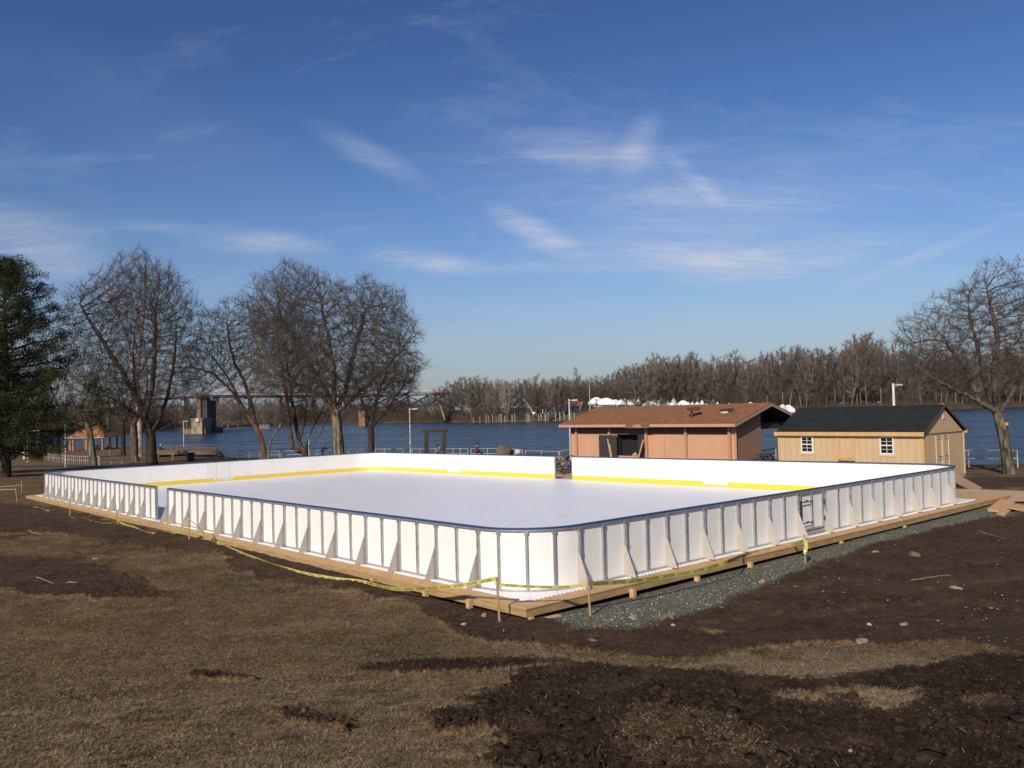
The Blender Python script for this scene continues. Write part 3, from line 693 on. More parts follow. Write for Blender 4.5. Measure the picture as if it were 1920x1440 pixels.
# white panels, about four feet each
all_cuts = OPEN + [gate_a]
marks = sorted([a for a, b_ in front if b_] + rear[::2])
for a0, a1 in split(0, PER, all_cuts):
    mk = [a0] + [x for x in marks if a0 + .3 < x < a1 - .3] + [a1]
    for x0, x1 in zip(mk, mk[1:]):
        q = MB(FR_); sweep(q, x0 + .0015, x1 - .0015, 0, .012, .028, HB - .03); pb_ = q.build('board_panel', m_board, rb); [setattr(v_, 'co', v_.co) for v_ in ()]
for nm, o0, o1, z0, z1, m_ in (('top_channel', .0125, .052, HB - .034, HB, m_steel), ('bottom_channel', .0125, .05, .004, .0295, m_steel), ('cap_rail', -.022, .056, HB + .001, HB + .026, m_navy)):
    q = MB(FR_)
    for a0, a1 in runs: sweep(q, a0, a1, o0, o1, z0, z1)
    q.build(nm, m_, rb)
q = MB(FR_)
for a0, a1 in split(0, PER, OPEN + [(d0 - .18, d1 + .18) for d0, d1 in doors]): sweep(q, a0, a1, -.007, -.0005, .004, .20)
for d0, d1 in doors: sweep(q, d0 - .18, d1 + .18, -.007, -.0005, .004, .085)
q.build('kick_plate', m_yellow, rb)
q = MB(FR_)
for d0, d1 in doors:
    for a in (d0, d1): sweep(q, a - .004, a + .004, -.004, -.0005, .13, HB)
    sweep(q, d0, d1, -.004, -.0005, .13, .145)
q.build('door_seam', mat('seam_shadow_gap', (.30, .29, .28), (.25, .24, .23)), rb)
# end plates at the openings
q = MB(FR_)
for a in G1 + G2: sweep(q, a - .02, a + .02, -.012, .062, .004, HB + .0)
q.build('end_post', m_steel, rb)
# gate in the right hand wall
def fgate(al, o, z): return RL(gR[0] + al, -o, z)
gw = gR[1] - gR[0]
q = MB(fgate); q.box(.02, gw - .02, 0, .012, .13, HB - .04); gt = q.build('gate', m_board, rb)
q = MB(fgate)
for x in (.02, gw * .48, gw - .06): q.box(x, x + .04, .0125, .06, .13, HB - .04)
q.box(.02, gw - .02, .0125, .055, .13, .17); q.box(.02, gw - .02, .0125, .055, HB - .08, HB - .0405)
q.box(-.02, gw + .02, 0, .05, .004, .10)
q.build('gate_frame', m_steel, gt)
q = MB(fgate)
m_dk = mat('dark_latch', (.03, .03, .035), (.02, .02, .02), rough=.5)
q.box(-.015, gw * .48, .075, .09, .80, .825); q.box(-.015, gw * .48, .075, .09, .30, .325); q.box(-.02, .0, .062, .095, .28, .85)
q.tube((gw * .2, .08, .825), (gw * .2, .13, .86), .012, n=6); q.tube((gw * .2, .08, .325), (gw * .2, .13, .36), .012, n=6)
q.build('latch', m_dk, gt)
q = MB(fgate)
for z_ in (.35, .75): q.tube((gw - .01, .075, z_ - .05), (gw - .01, .075, z_ + .05), .014, n=8)
q.build('hinge', m_dk, gt)

# playing surface: interlocking white tiles, toothed along the outer edge
m_ice = bpy.data.materials.new('rink_surface'); m_ice.use_nodes = True; t = m_ice.node_tree; b = t.nodes['Principled BSDF']; tcn = N(t, 'ShaderNodeTexCoord')
b.inputs['Roughness'].default_value = .38; b.inputs['Specular IOR Level'].default_value = .45
a1 = noise(t, .5, 6, .6, (1, 1, 1)); a2 = noise(t, 2.4, 7, .75, (.35, 2.2, 1)); a3 = noise(t, 9, 4, .6, (.3, 2.5, 1))
c_ = ramp(t, a1, [(.35, (.80, .80, .83)), (.65, (.86, .855, .875))])
c_ = mix(t, ramp(t, a2, [(.66, (0, 0, 0)), (.74, (.7, .7, .7))]), c_, (.90, .90, .91))
c_ = mix(t, ramp(t, mth(t, 'MULTIPLY', a3, mth(t, 'ADD', a1, .45)), [(.60, (0, 0, 0)), (.66, (.55, .55, .55))]), c_, (.34, .34, .37))
c_ = mix(t, mth(t, 'MULTIPLY', ramp(t, noise(t, .9, 9, .8), [(.5, (0, 0, 0)), (.68, (1, 1, 1))]), .22), c_, (.62, .60, .58))
L(t, c_, b.inputs['Base Color']); L(t, ramp(t, a2, [(.3, (.3, .3, .3)), (.7, (.5, .5, .5))]), b.inputs['Roughness'])
q = MB(FR_); z1, z0 = -.001, -.019
e = .15; Ls, Ll = WW + e, LL + e
def tooth(x0, x1, fixed, axis, sgn):
    n = int(abs(x1 - x0) / .1); pts = []
    for k in range(n):
        a = x0 + (x1 - x0) * k / n; d = (x1 - x0) / n
        for f, o in ((0, 0), (.28, 0), (.34, .022), (.72, .022), (.78, 0)):
            v_ = a + d * f; w_ = fixed + sgn * o; pts.append((v_, w_) if axis == 0 else (w_, v_))
    return pts
outl = tooth(-e, Ls, -e, 0, -1) + tooth(-e, Ll, Ls, 1, 1) + tooth(Ls, -e, Ll, 0, 1) + tooth(Ll, -e, -e, 1, -1)
top = [q.pt((x, y, z1)) for x, y in outl]; bot = [q.pt((x, y, z0)) for x, y in outl]
q.face(*top)
for k in range(len(top)): q.face(top[k], bot[k], bot[(k + 1) % len(top)], top[(k + 1) % len(top)])
o = q.build('rink_floor', m_ice, origin=RL(0, 0)); tag(o, 'smooth white skating floor inside the boards with toothed tile edge', 'skating floor')
# wooden platform
deck = empty('wooden_platform', RL(0, 0, -.02), 'plywood platform on timber blocks carrying the white rink', 'platform')
D0, D1 = -.52, .62
def FD(s, t, z): return RL(s, t, z)
us = [D0] + [s_ for s_ in np.arange(1.9, WW + D1, 2.44)] + [WW + 2.2]
q = MB(FD)
for x0, x1 in zip(us, us[1:]): q.box(x0 + .002, x1 - .002, D0, 1.0, -.0385, -.0205)
ts = [1.003] + list(np.arange(3.2, LL + .3, 2.44)) + [LL + .55]
for y0, y1 in zip(ts, ts[1:]):
    q.box(D0, 1.5, y0 + .002, y1 - .002, -.0385, -.0205); q.box(WW - 1.2, WW + 1.15, y0 + .002, y1 - .002, -.0385, -.0205)
q.box(1.502, WW - 1.202, 1.003, LL + .55, -.0385, -.0205)
q.build('deck_sheet', m_ply, deck)
q = MB(FD)
for x0, x1 in zip([D0, 3.1, 6.7, 10.3, 13.9, 17.5], [3.1, 6.7, 10.3, 13.9, 17.5, WW + 2.2]): q.box(x0 + .003, x1 - .003, D0 + .01, D0 + .048, -.165, -.0395)
q.build('rim_joist', m_rim, deck)
q = MB(FD)
for y0, y1 in zip([D0 + .05, 4, 8, 12, 16, 20, 24, 28, 32], [4, 8, 12, 16, 20, 24, 28, 32, LL + .55]): q.box(D0 + .01, D0 + .048, y0 + .003, y1 - .003, -.165, -.0395)
q.build('rim_joist', m_rim, deck)
for k, (s_, t_, zt, hh_) in enumerate([(-.42, -.50, -.1655, .16), (-.06, -.62, -.17, .1), (2.0, -.56, -.10, .17), (3.9, -.55, -.165, .12), (5.7, -.56, -.13, .14), (-.56, .9, -.06, .14), (-.56, 2.2, -.08, .14), (-.56, 4.0, -.08, .14), (9.6, -.5, -.1655, .12), (13, -.5, -.1655, .12)]):
    q = MB(FD)
    if k == 1: q.box(s_ - .14, s_ + .16, t_ - .06, t_ + .05, zt - .13, zt - .03)
    else: q.box(s_ - .045, s_ + .045, t_ - .045, t_ + .045, zt - hh_ - .08, zt)
    q.build('block', m_lumber, deck, bevel=.004)
#PART4
# ------------------------------------------------------------------ stakes and caution tape
m_stake = mat('stake_wood', (.42, .27, .16), (.26, .16, .09), rough=.8, scale=9, stretch=(1, 1, .2), bump=.1)
m_tape = mat('caution_tape', (.58, .52, .14), (.46, .42, .12), rough=.35, scale=5, trans=0)
m_ink = mat('tape_ink', (.02, .02, .012), (.015, .015, .01), rough=.4)
STK = [('stake', (937, 1168), (931, 1082), 'rough timber stake at the near corner of the platform, tape knotted round it'),
       ('stake', (1107, 1156), (1102, 1084), 'slim pale stake on the gravel just right of the near corner'),
       ('stake', (1510, 1057), (1508, 1003), 'stake on the gravel below the gate with a loose end of yellow tape hanging'),
       ('stake', (355, 1019), (354, 966), 'dark weathered stake in front of the left opening where two tapes meet'),
       ('stake', (221, 983), (216, 941), 'leaning stake beside the left opening of the boards'),
       ('stake', (131, 969), (131, 938), 'thin pole stake left of the opening with tape fallen at its foot'),
       ('stake', (32, 941), (29, 914), 'nearer of the two small stakes off the far left platform corner'),
       ('stake', (40, 925), (41, 902), 'farther of the two small stakes off the far left platform corner')]
tops = []
for nm, pb, ptp, lab in STK:
    B = atg(*pb); d = ray(*ptp); k = (B[1] / d[1]); T = O3 + d * k
    k2 = 1.
    e_ = empty(nm, B, lab, 'stake', 'stakes carrying the caution tape')
    q = MB(); wd = .035
    dirn = T - B; q.obox(B - dirn * .12 / np.linalg.norm(dirn), T, wd, wd * .55, up=(.3, 1, 0)); q.build('shaft', m_stake, e_, bevel=.003); tops.append((B, T))
def tape(pts, wd, name, label, twist=0.2, text=True, flat=0., cat='tape', seed=0, trate=1.2):
    """pts in world; ribbon of given width, slowly twisting; words repeat along it"""
    P = np.array(pts, float); 
    # resample with catmull-rom
    n = len(P); Q = []
    for i in range(n - 1):
        p0, p1, p2, p3 = P[max(i - 1, 0)], P[i], P[i + 1], P[min(i + 2, n - 1)]
        for k in range(14):
            u = k / 14; Q.append(.5 * ((2 * p1) + (-p0 + p2) * u + (2 * p0 - 5 * p1 + 4 * p2 - p3) * u * u + (-p0 + 3 * p1 - 3 * p2 + p3) * u ** 3))
    Q.append(P[-1]); Q = np.array(Q); seg = np.r_[0, np.cumsum(np.linalg.norm(np.diff(Q, axis=0), axis=1))]; Ltot = seg[-1]
    r2 = np.random.default_rng(seed)
    def frame(a):
        a = np.clip(a, 0, Ltot); p = np.array([np.interp(a, seg, Q[:, k]) for k in range(3)]); e_ = .02
        d = np.array([np.interp(min(a + e_, Ltot), seg, Q[:, k]) - np.interp(max(a - e_, 0), seg, Q[:, k]) for k in range(3)]); d /= np.linalg.norm(d)
        up = np.array([0, 0, 1.]); side = np.cross(d, up); side /= np.linalg.norm(side); up = np.cross(side, d)
        ang = flat + twist * math.sin(a * trate + seed) + twist * .4 * math.sin(a * trate * 2.7 + 1.3 * seed)
        wv = up * math.cos(ang) + side * math.sin(ang); nrm = np.cross(d, wv)
        return p, wv, nrm
    q = MB(); m_ = max(8, int(Ltot / .05)); prev = None
    for k in range(m_ + 1):
        p, wv, nr_ = frame(Ltot * k / m_); w_ = wd * (1 if 0 < k < m_ else .5)
        cur = [q.pt(p + wv * w_ / 2 + nr_ * .0008), q.pt(p - wv * w_ / 2 + nr_ * .0008), q.pt(p - wv * w_ / 2 - nr_ * .0008), q.pt(p + wv * w_ / 2 - nr_ * .0008)]
        if prev:
            for j in range(4): q.face(prev[j], prev[(j + 1) % 4], cur[(j + 1) % 4], cur[j])
        prev = cur
    e_ = empty(name, P[0], label, cat)
    q.build('ribbon', m_tape if wd > .024 else mat('faded_tape', (.42, .36, .2), (.34, .3, .16)), e_)
    if text:
        tv, tf = WORD; w_w = tv[:, 0].max(); h_w = tv[:, 1].max(); sc_ = wd * .62 / h_w
        q = MB(); a = .12
        while a + w_w * sc_ < Ltot - .05:
            for sgn in (1, -1):
                ids = []
                for x, y in tv:
                    xx = x if sgn > 0 else w_w - x
                    p, wv, nr_ = frame(a + xx * sc_); ids.append(q.pt(p + wv * ((y / h_w - .5) * wd * .62) + nr_ * .0022 * sgn * (1 if True else 1)))
                for f_ in tf: q.face(*[ids[i] for i in f_])
            a += w_w * sc_ + .10
        q.build('lettering', m_ink, e_)
    return e_
def word(txt):
    cu_ = bpy.data.curves.new('w', 'FONT'); cu_.body = txt; cu_.size = 1; cu_.resolution_u = 2; cu_.offset = .012
    ob = bpy.data.objects.new('w', cu_); COL.objects.link(ob); dg = bpy.context.evaluated_depsgraph_get(); me_ = bpy.data.meshes.new_from_object(ob.evaluated_get(dg))
    v_ = np.array([x.co[:2] for x in me_.vertices]); f_ = [tuple(p.vertices) for p in me_.polygons]
    bpy.data.objects.remove(ob); bpy.data.curves.remove(cu_); bpy.data.meshes.remove(me_)
    v_ = v_ - v_.min(0); return v_, f_
WORD = word('CAUTION')
def between(i, j, pxs, ends=True):
    """tape points in the vertical plane through stakes i and j"""
    A, B = tops[i][1], tops[j][1]; n = np.array([-(B - A)[1], (B - A)[0], 0]); out_ = []
    for x, y in pxs:
        d = ray(x, y); k = ((A - O3) @ n) / (d @ n); P = O3 + d * k
        g = g1(P[0], P[1]) + .012
        if P[2] < g: P = atg(x, y); P[2] = max(P[2], g1(P[0], P[1]) + .012)
        out_.append(P)
    return out_
tape(between(3, 0, [(356, 974), (372, 988), (392, 1008), (415, 1027), (447, 1043), (500, 1062), (560, 1080), (620, 1094), (680, 1101), (740, 1104), (800, 1103), (860, 1098), (905, 1090), (931, 1085)]), .072, 'caution_tape', 'long yellow caution tape sagging to the soil along the left wall', .45, seed=1)
tape(between(0, 1, [(933, 1096), (960, 1098), (1000, 1100), (1045, 1101), (1080, 1099), (1104, 1095)]), .05, 'caution_tape', 'short taut caution tape between the two near corner stakes', .5, seed=4, flat=.2)
tape(between(1, 2, [(1104, 1095), (1122, 1094), (1150, 1092), (1200, 1088), (1250, 1080), (1300, 1072), (1345, 1060), (1372, 1050)]) + [on_t(1400, 1040, -.4), on_t(1440, 1031, -.3), on_t(1480, 1024, -.35)] + [tops[2][1] - np.array([0, 0, .12])], .085, 'caution_tape', 'caution tape stretched low over the platform edge on the right side', .15, seed=2, flat=.2)
tape(between(4, 3, [(220, 974), (230, 982), (250, 993), (275, 1003), (291, 1006), (310, 1003), (330, 998), (354, 990)]), .07, 'caution_tape', 'yellow tape looped between the leaning stake and the dark stake', .4, seed=3, flat=.2)
tape([atg(*p, lift=.03) for p in ((129, 963), (134, 971), (142, 974), (152, 972), (165, 976), (180, 981), (200, 983))] + [tops[4][0] + np.array([0, 0, .12])], .05, 'caution_tape', 'slack yellow tape lying on the soil left of the leaning stake', .5, seed=5, flat=.7)
tape([atg(*p, lift=.03) for p in ((54, 947), (64, 951), (78, 955), (88, 959), (98, 958), (104, 956))], .07, 'caution_tape', 'loose scrap of yellow tape on the dark soil at far left', .6, text=False, seed=6, flat=.9)
Pw = tops[6][1] - np.array([0, 0, .08]); tape([Pw + np.array([-3.2, .8, .12]), Pw + np.array([-1.5, .4, -.02]), Pw], .02, 'caution_tape', 'faded tape running off left from the nearer far corner stake', .3, text=False, seed=7)
Pw = tops[7][1] - np.array([0, 0, .2]); tape([Pw + np.array([-4.2, -.5, -.12]), Pw + np.array([-2.2, -.3, -.12]), Pw + np.array([0, 0, -.0])], .022, 'caution_tape', 'bright tape running off left from the farther far corner stake', .3, text=False, seed=8)
T2 = tops[2][1]; tape([T2 + np.array([.0, -.03, -.10]), T2 + np.array([.02, -.04, -.22]), T2 + np.array([-.005, -.03, -.36]), T2 + np.array([-.01, -.04, -.46])], .075, 'caution_tape', 'loose tape end hanging from the stake below the gate', .5, text=False, seed=9)
# knots
for i in (0, 2, 3):
    q = MB(); T = tops[i][1]; B = tops[i][0]; f = .12; P = T + (B - T) * f
    for k in range(3): q.tube(P + np.array([0, 0, -.02 * k - .01]), P + np.array([0, 0, -.02 * k + .008]), .03 - .003 * k, n=7)
    e_ = [o for o in COL.objects if o.name.startswith('stake') and o.parent is None and (Vector(o.location) - Vector(B)).length < .01][0]
    q.build('knot', m_tape, e_)

# ------------------------------------------------------------------ loose things on the soil
m_rock = mat('pale_rock', (.32, .245, .19), (.20, .145, .105), rough=.9, scale=6, bump=.5)
m_rockd = mat('brown_rock', (.20, .14, .09), (.10, .07, .045), rough=.9, scale=6, bump=.5)
m_white = mat('white_scrap', (.40, .36, .31), (.30, .27, .23), rough=.6, scale=6)
m_twig = mat('twig_wood', (.32, .24, .17), (.16, .11, .075), rough=.9, scale=12)
def rock(px_, size, material, label, fl=.55, name='rock', seed=1):
    P = atg(*px_); r2 = np.random.default_rng(seed); bm = bmesh.new(); bmesh.ops.create_icosphere(bm, subdivisions=2, radius=1)
    for v_ in bm.verts:
        n = Vector(v_.co); k = 1 + .22 * math.sin(5 * n.x + seed) * math.cos(4 * n.y + 2 * seed) + .12 * r2.uniform(-1, 1)
        v_.co = Vector((n.x * size[0] * k * .8, n.y * size[1] * k * .8, n.z * size[0] * fl * k * .8))
    me_ = bpy.data.meshes.new(name); bm.to_mesh(me_); bm.free()
    o = link(name, me_, material); o.location = (P[0], P[1], g1(P[0], P[1]) + size[0] * fl * .12); o.rotation_euler = (0, 0, seed)
    tag(o, label, 'rock' if 'rock' in name else name.replace('_', ' '), 'stones lying on the churned soil' if name == 'rock' else None)
for i, (p, s_, m_, lb, fl) in enumerate([
    ((1616, 1210), (.15, .10), m_rock, 'pinkish flat slab stone below the right side grass strip', .25),
    ((1715, 1046), (.17, .10), m_rockd, 'large rounded brown rock on the soil right of the gravel', .6),
    ((1642, 1040), (.10, .06), m_rock, 'pale flattened stone just left of the large brown rock', .4),
    ((1430, 1092), (.13, .07), mat('orange_rock', (.42, .25, .14), (.28, .15, .08), scale=7, bump=.4), 'orange tan stone at the edge of the gravel strip', .5),
    ((1187, 1160), (.12, .08), m_rock, 'cluster stone of pale chips near the gravel end', .4),
    ((1250, 1163), (.20, .11), m_rockd, 'broad tan brown mound stone near the gravel end', .5),
    ((1126, 1178), (.06, .05), m_rockd, 'small upright reddish stone below the slim stake', 1.2),
    ((908, 1157), (.09, .06), m_rock, 'light stone in the hollow left of the corner stake', .5),
    ((924, 1143), (.07, .05), mat('grey_rock', (.30, .28, .26), (.2, .18, .17), scale=7, bump=.4), 'grey stone against the platform rim by the corner stake', .9),
    ((870, 1176), (.06, .04), m_white, 'whitish oval stone in the soil hollow left of the corner', .5),
    ((1262, 1178), (.05, .04), m_white, 'small white stone under the broad tan mound stone', .5),
    ((1630, 1177), (.045, .04), m_white, 'bright white pebble right of centre on the dark soil', .8),
    ((1695, 1176), (.10, .05), m_rock, 'pale forked stone right of the bright white pebble', .3),
    ((1596, 1420), (.04, .028), m_white, 'white scrap like stone near the bottom edge', .6),
    ((1110, 1200), (.10, .05), m_rockd, 'flat brown stone below the stake with reddish stone', .35),
    ((178, 1047), (.10, .05), m_white, 'white patch of frozen stone on the left soil', .25),
    ((1860, 1140), (.12, .06), m_rock, 'pale slab stone near the right edge of the soil', .3),
    ((1792, 1107), (.14, .05), m_rock, 'long pale stone upper right of the soil', .35)]): rock(p, s_, m_, lb, fl, seed=i + 1)
def stick(a, b, r_, label, mt_=None, name='stick'):
    A = atg(*a, lift=.03); B = atg(*b, lift=.03); n = 7; q = MB(); r2 = random.Random(hash(a) % 1000); prev = A
    for k in range(1, n + 1):
        p = A + (B - A) * k / n + np.array([r2.uniform(-1, 1), r2.uniform(-1, 1), 0]) * .012; p[2] = max(g1(p[0], p[1]) + r_ * .8, p[2] - .02)
        q.tube(prev, p, r_ * (1 - .5 * (k - 1) / n), r_ * (1 - .5 * k / n), 6); prev = p
    tag(q.build(name, mt_ or m_twig, origin=A), label, 'stick')
stick((1705, 1092), (1782, 1083), .012, 'straight pale stick on the dark soil at right')
stick((52, 998), (80, 1003), .016, 'short pale stick on the soil at far left')
stick((68, 1085), (101, 1098), .012, 'thin crooked twig on the left lawn edge')
stick((125, 1096), (146, 1097), .014, 'short tan stick right of the crooked twig')
stick((1830, 998), (1880, 1014), .014, 'brown stick lying right of the gravel strip')
stick((126, 1030), (156, 1046), .03, 'dark thick root poking up from the left soil', mat('dark_root', (.05, .035, .025), (.03, .02, .015)))
stick((448, 1019), (430, 1017), .02, 'dark root end beside the left platform rim', MATS['dark_root'])
# offcuts of plywood at the right edge
pw = mat('plywood_offcut', (.58, .34, .16), (.46, .26, .11), rough=.7, scale=2, stretch=(4, .8, 1))
def board(pts, th, label, mt_=pw, name='plywood_sheet', cat='plywood sheet', group=None):
    q = MB(); P = [np.array(p) for p in pts]; n = np.cross(P[1] - P[0], P[3] - P[0]); n /= np.linalg.norm(n); n = n if n[2] > 0 else -n
    q.hexa([tuple(p - n * th) for p in P] + [tuple(p) for p in P]); return tag(q.build(name, mt_, origin=P[0] - n * th), label, cat, group)
def gpt(x, y, dz=0.): P = atg(x, y); P[2] = g1(P[0], P[1]) + dz; return P
A0 = atg(1858, 957); D_ = A0[1]
board([aty(1851, 954, D_ - .1), aty(1882, 958, D_ - .5), aty(1904, 942, D_ + .9), aty(1876, 935, D_ + 1.6)], .02, 'orange tan plywood sheet tilted on the pile at the right edge')
board([atg(1852, 960, .05), atg(1875, 961, .05), atg(1898, 950, .06), atg(1872, 948, .06)], .035, 'plywood offcut lying under the tilted sheet')
board([aty(1888, 951, D_ - .3), aty(1960, 966, D_ - 1.2), aty(1975, 955, D_ - .2), aty(1904, 944, D_ + .7)], .025, 'darker plywood sheet propped at the very right edge of the pile')
board([atg(1868, 965, .04), atg(1884, 968, .04), atg(1896, 958, .05), atg(1880, 955, .05)], .05, 'short timber offcut in front of the plywood pile', m_lumber, 'timber_offcut', 'offcut')

# ------------------------------------------------------------------ tan shed
def shed():
    s1, t1 = 26.42, 4.59; t2 = 11.31; dep = 4.25; ze = 1.72; zb = -.42; zp = 2.88
    org = RW(s1, t1, zb)
    e_ = empty('garden_shed', org, 'tan timber shed with black shingle roof behind the right corner of the rink', 'shed')
    F_ = lambda s, t, z: RW(s1 + s, t1 + t, z)
    m_sid = bpy.data.materials.new('grooved_siding'); m_sid.use_nodes = True; tt = m_sid.node_tree; bb = tt.nodes['Principled BSDF']
    global tcn; tcn = N(tt, 'ShaderNodeTexCoord')
    bb.inputs['Roughness'].default_value = .75
    c_ = ramp(tt, noise(tt, 3, 5, .6, (1, 1, .3)), [(.3, (.50, .355, .20)), (.7, (.56, .405, .235))]); L(tt, c_, bb.inputs['Base Color'])
    W_ = t2 - t1
    q = MB(F_); q.box(0, .05, .0, W_, zb + .25, ze); q.build('wall', m_sid, e_)
    q = MB(F_); q.box(dep - .05, dep, 0, W_, zb + .25, ze); q.build('wall', m_sid, e_)
    for ty in (0, W_ - .05):
        q = MB(F_); P = [(0.052, zb + .25), (dep - .052, zb + .25), (dep - .052, ze), (dep / 2, zp - .06), (.052, ze)]
        a = [q.pt((s_, ty, z_)) for s_, z_ in P]; b_ = [q.pt((s_, ty + .05, z_)) for s_, z_ in P]
        q.face(*a); q.face(*b_[::-1])
        for k in range(5): q.face(a[k], b_[k], b_[(k + 1) % 5], a[(k + 1) % 5])
        q.build('gable_wall', m_sid, e_)
    # grooves as fine dark strips cut in the siding
    m_gro = mat('siding_groove', (.20, .14, .08), (.17, .12, .07), rough=.9)
    q = MB(F_); k = .3
    while k < W_ - .1: q.box(-.002, .001, k, k + .008, zb + .26, ze - .02); k += .305
    k = .3
    while k < dep - .2: q.box(k, k + .008, -.002, .001, zb + .26, ze - .05 + (zp - ze) * min(k, dep - k) / (dep / 2) - .06); k += .305
    q.build('groove', m_gro, e_)
    m_trim = mat('pine_trim', (.62, .37, .15), (.52, .30, .11), rough=.65, scale=4, stretch=(1, 1, .3))
    m_cream = mat('cream_trim', (.66, .50, .30), (.60, .45, .27), rough=.65, scale=4)
    q = MB(F_)
    q.box(-.025, -.001, -.02, .09, zb + .25, ze - .06); q.box(-.025, -.001, W_ - .09, W_ + .02, zb + .25, ze - .06)
    q.build('corner_board', m_trim, e_)
    q = MB(F_); q.box(dep - .09, dep + .02, -.024, -.001, zb + .25, ze); q.box(-.024, .02, -.0255, -.001, zb + .25, ze - .08); q.build('corner_board', m_cream, e_)
    q = MB(F_); q.box(.08, dep - .08, -.022, -.0015, ze - .03, ze + .015); q.build('gable_band', mat('dark_band', (.16, .12, .08), (.12, .09, .06)), e_)
    # roof
    m_shin = bpy.data.materials.new('black_shingle'); m_shin.use_nodes = True; tt = m_shin.node_tree; bb = tt.nodes['Principled BSDF']; tcn = N(tt, 'ShaderNodeTexCoord')
    bb.inputs['Roughness'].default_value = .9; bb.inputs['Specular IOR Level'].default_value = .15
    mp_ = N(tt, 'ShaderNodeMapping'); mp_.inputs['Rotation'].default_value = (0, 0, R(90) - TH); L(tt, tcn.outputs['Object'], mp_.inputs[0])
    br = N(tt, 'ShaderNodeTexBrick'); br.inputs['Scale'].default_value = 1.0; br.inputs['Brick Width'].default_value = .45; br.inputs['Row Height'].default_value = .13; br.inputs['Mortar Size'].default_value = .006
    br.inputs['Color1'].default_value = (.013, .016, .018, 1); br.inputs['Color2'].default_value = (.024, .028, .03, 1); br.inputs['Mortar'].default_value = (.008, .009, .01, 1); br.inputs['Bias'].default_value = .1
    L(tt, mp_.outputs[0], br.inputs['Vector'])
    L(tt, mix(tt, .4, br.outputs[0], ramp(tt, noise(tt, 3, 6, .7), [(.3, (.011, .013, .014)), (.7, (.032, .036, .036))])), bb.inputs['Base Color'])
    rf = None; ov = .12; sl = (zp - ze) / (dep / 2)
    for sg in (0, 1):
        q = MB(F_)
        s_e = -ov - .03 if sg == 0 else dep + ov; zE = ze + .11 - sl * .12
        A = [(s_e, -.10, zE), (dep / 2, -.10, zp + .06), (dep / 2, W_ + .10, zp + .06), (s_e, W_ + .10, zE)]
        q.hexa([(a, b_, c - .05) for a, b_, c in A] + A); rf = q.build('roof', m_shin, e_)
    q = MB(F_); q.box(-ov - .055, -ov - .031, -.12, W_ + .12, ze - .075, ze + .10); q.build('fascia', m_trim, e_)
    q = MB(F_)
    for s0, s1_ in ((-ov - .05, dep / 2), (dep + ov, dep / 2)):
        a = (s0, ze + .0); b_ = (s1_, zp + .005)
        q.hexa([(a[0], -.125, a[1] - .04), (b_[0], -.125, b_[1] - .04), (b_[0], -.102, b_[1] - .04), (a[0], -.102, a[1] - .04), (a[0], -.125, a[1] + .07), (b_[0], -.125, b_[1] + .055), (b_[0], -.102, b_[1] + .055), (a[0], -.102, a[1] + .07)])
    q.build('rake_board', mat('dark_rake', (.10, .06, .035), (.07, .045, .025)), e_)
    q = MB(F_); q.box(dep + .0, dep + ov + .03, -.13, -.02, ze - .07, ze + .06); q.build('eave_end', m_trim, e_)
    m_wf = mat('white_frame', (.80, .79, .75), (.76, .75, .71), rough=.5); m_gl = mat('dark_glass', (.018, .020, .022), (.012, .013, .014), rough=.08, scale=1)
    for tc_ in (9.83 - t1, 6.11 - t1):
        q = MB(F_); hw, zc_, hh_ = .27, 1.245, .35
        q.box(-.03, -.003, tc_ - hw - .07, tc_ + hw + .07, zc_ - hh_ - .13, zc_ - hh_ - .03)
        wn_ = q.build('window', m_cream, e_)
        q = MB(F_)
        for a0, a1, b0, b1 in ((-hw - .03, -hw + .02, -hh_ - .03, hh_ + .03), (hw - .02, hw + .03, -hh_ - .03, hh_ + .03), (-hw + .021, hw - .021, hh_ - .02, hh_ + .03), (-hw + .021, hw - .021, -hh_ - .03, -hh_ + .02), (-hw + .021, hw - .021, -.022, .022)): q.box(-.036, -.0035, tc_ + a0, tc_ + a1, zc_ + b0, zc_ + b1)
        q.box(-.032, -.0035, tc_ - .008, tc_ + .008, zc_ + .023, zc_ + hh_ - .021); q.box(-.032, -.0035, tc_ - .008, tc_ + .008, zc_ - hh_ + .021, zc_ - .023)
        for zz_ in (.17, -.17):
            q.box(-.031, -.0035, tc_ - hw + .021, tc_ - .009, zc_ + zz_ - .007, zc_ + zz_ + .007); q.box(-.031, -.0035, tc_ + .009, tc_ + hw - .021, zc_ + zz_ - .007, zc_ + zz_ + .007)
        q.build('frame', m_wf, wn_)
        q = MB(F_); q.box(-.012, -.0015, tc_ - hw + .02, tc_ + hw - .02, zc_ - hh_ + .02, zc_ + hh_ - .02); q.build('pane', m_gl, wn_)
    # side door with batten trim
    c = 7.95 - t1
    q = MB(F_)
    for a in (c - .42, c + .30): q.box(-.028, -.003, a, a + .13, zb + .3, ze - .05)
    q.box(-.027, -.0035, c - .289, c + .299, .62, .76)
    dr = q.build('door', m_trim, e_)
    q = MB(F_); q.box(-.05, -.03, c - .40, c + .36, .50, .545); q.tube((-.045, c - .38, .50), (-.07, c - .38, .47), .012, n=6); q.tube((-.045, c + .33, .545), (-.07, c + .33, .60), .012, n=6); q.build('latch', mat('brown_latch', (.09, .035, .02), (.06, .025, .015)), dr)
    # double doors in the gable
    q = MB(F_)
    for a in (1.22, 1.82, 1.93, 2.52): q.box(a, a + .09, -.028, -.003, zb + .28, ze - .12)
    dd = q.build('door', m_cream, e_)
    q = MB(F_)
    for a, b_ in ((1.311, 1.819), (2.021, 2.519)):
        for z_ in (ze - .25, .60, zb + .3): q.box(a, b_, -.026, -.0035, z_, z_ + .10)
    q.build('rail', m_cream, dd)
    q = MB(F_)
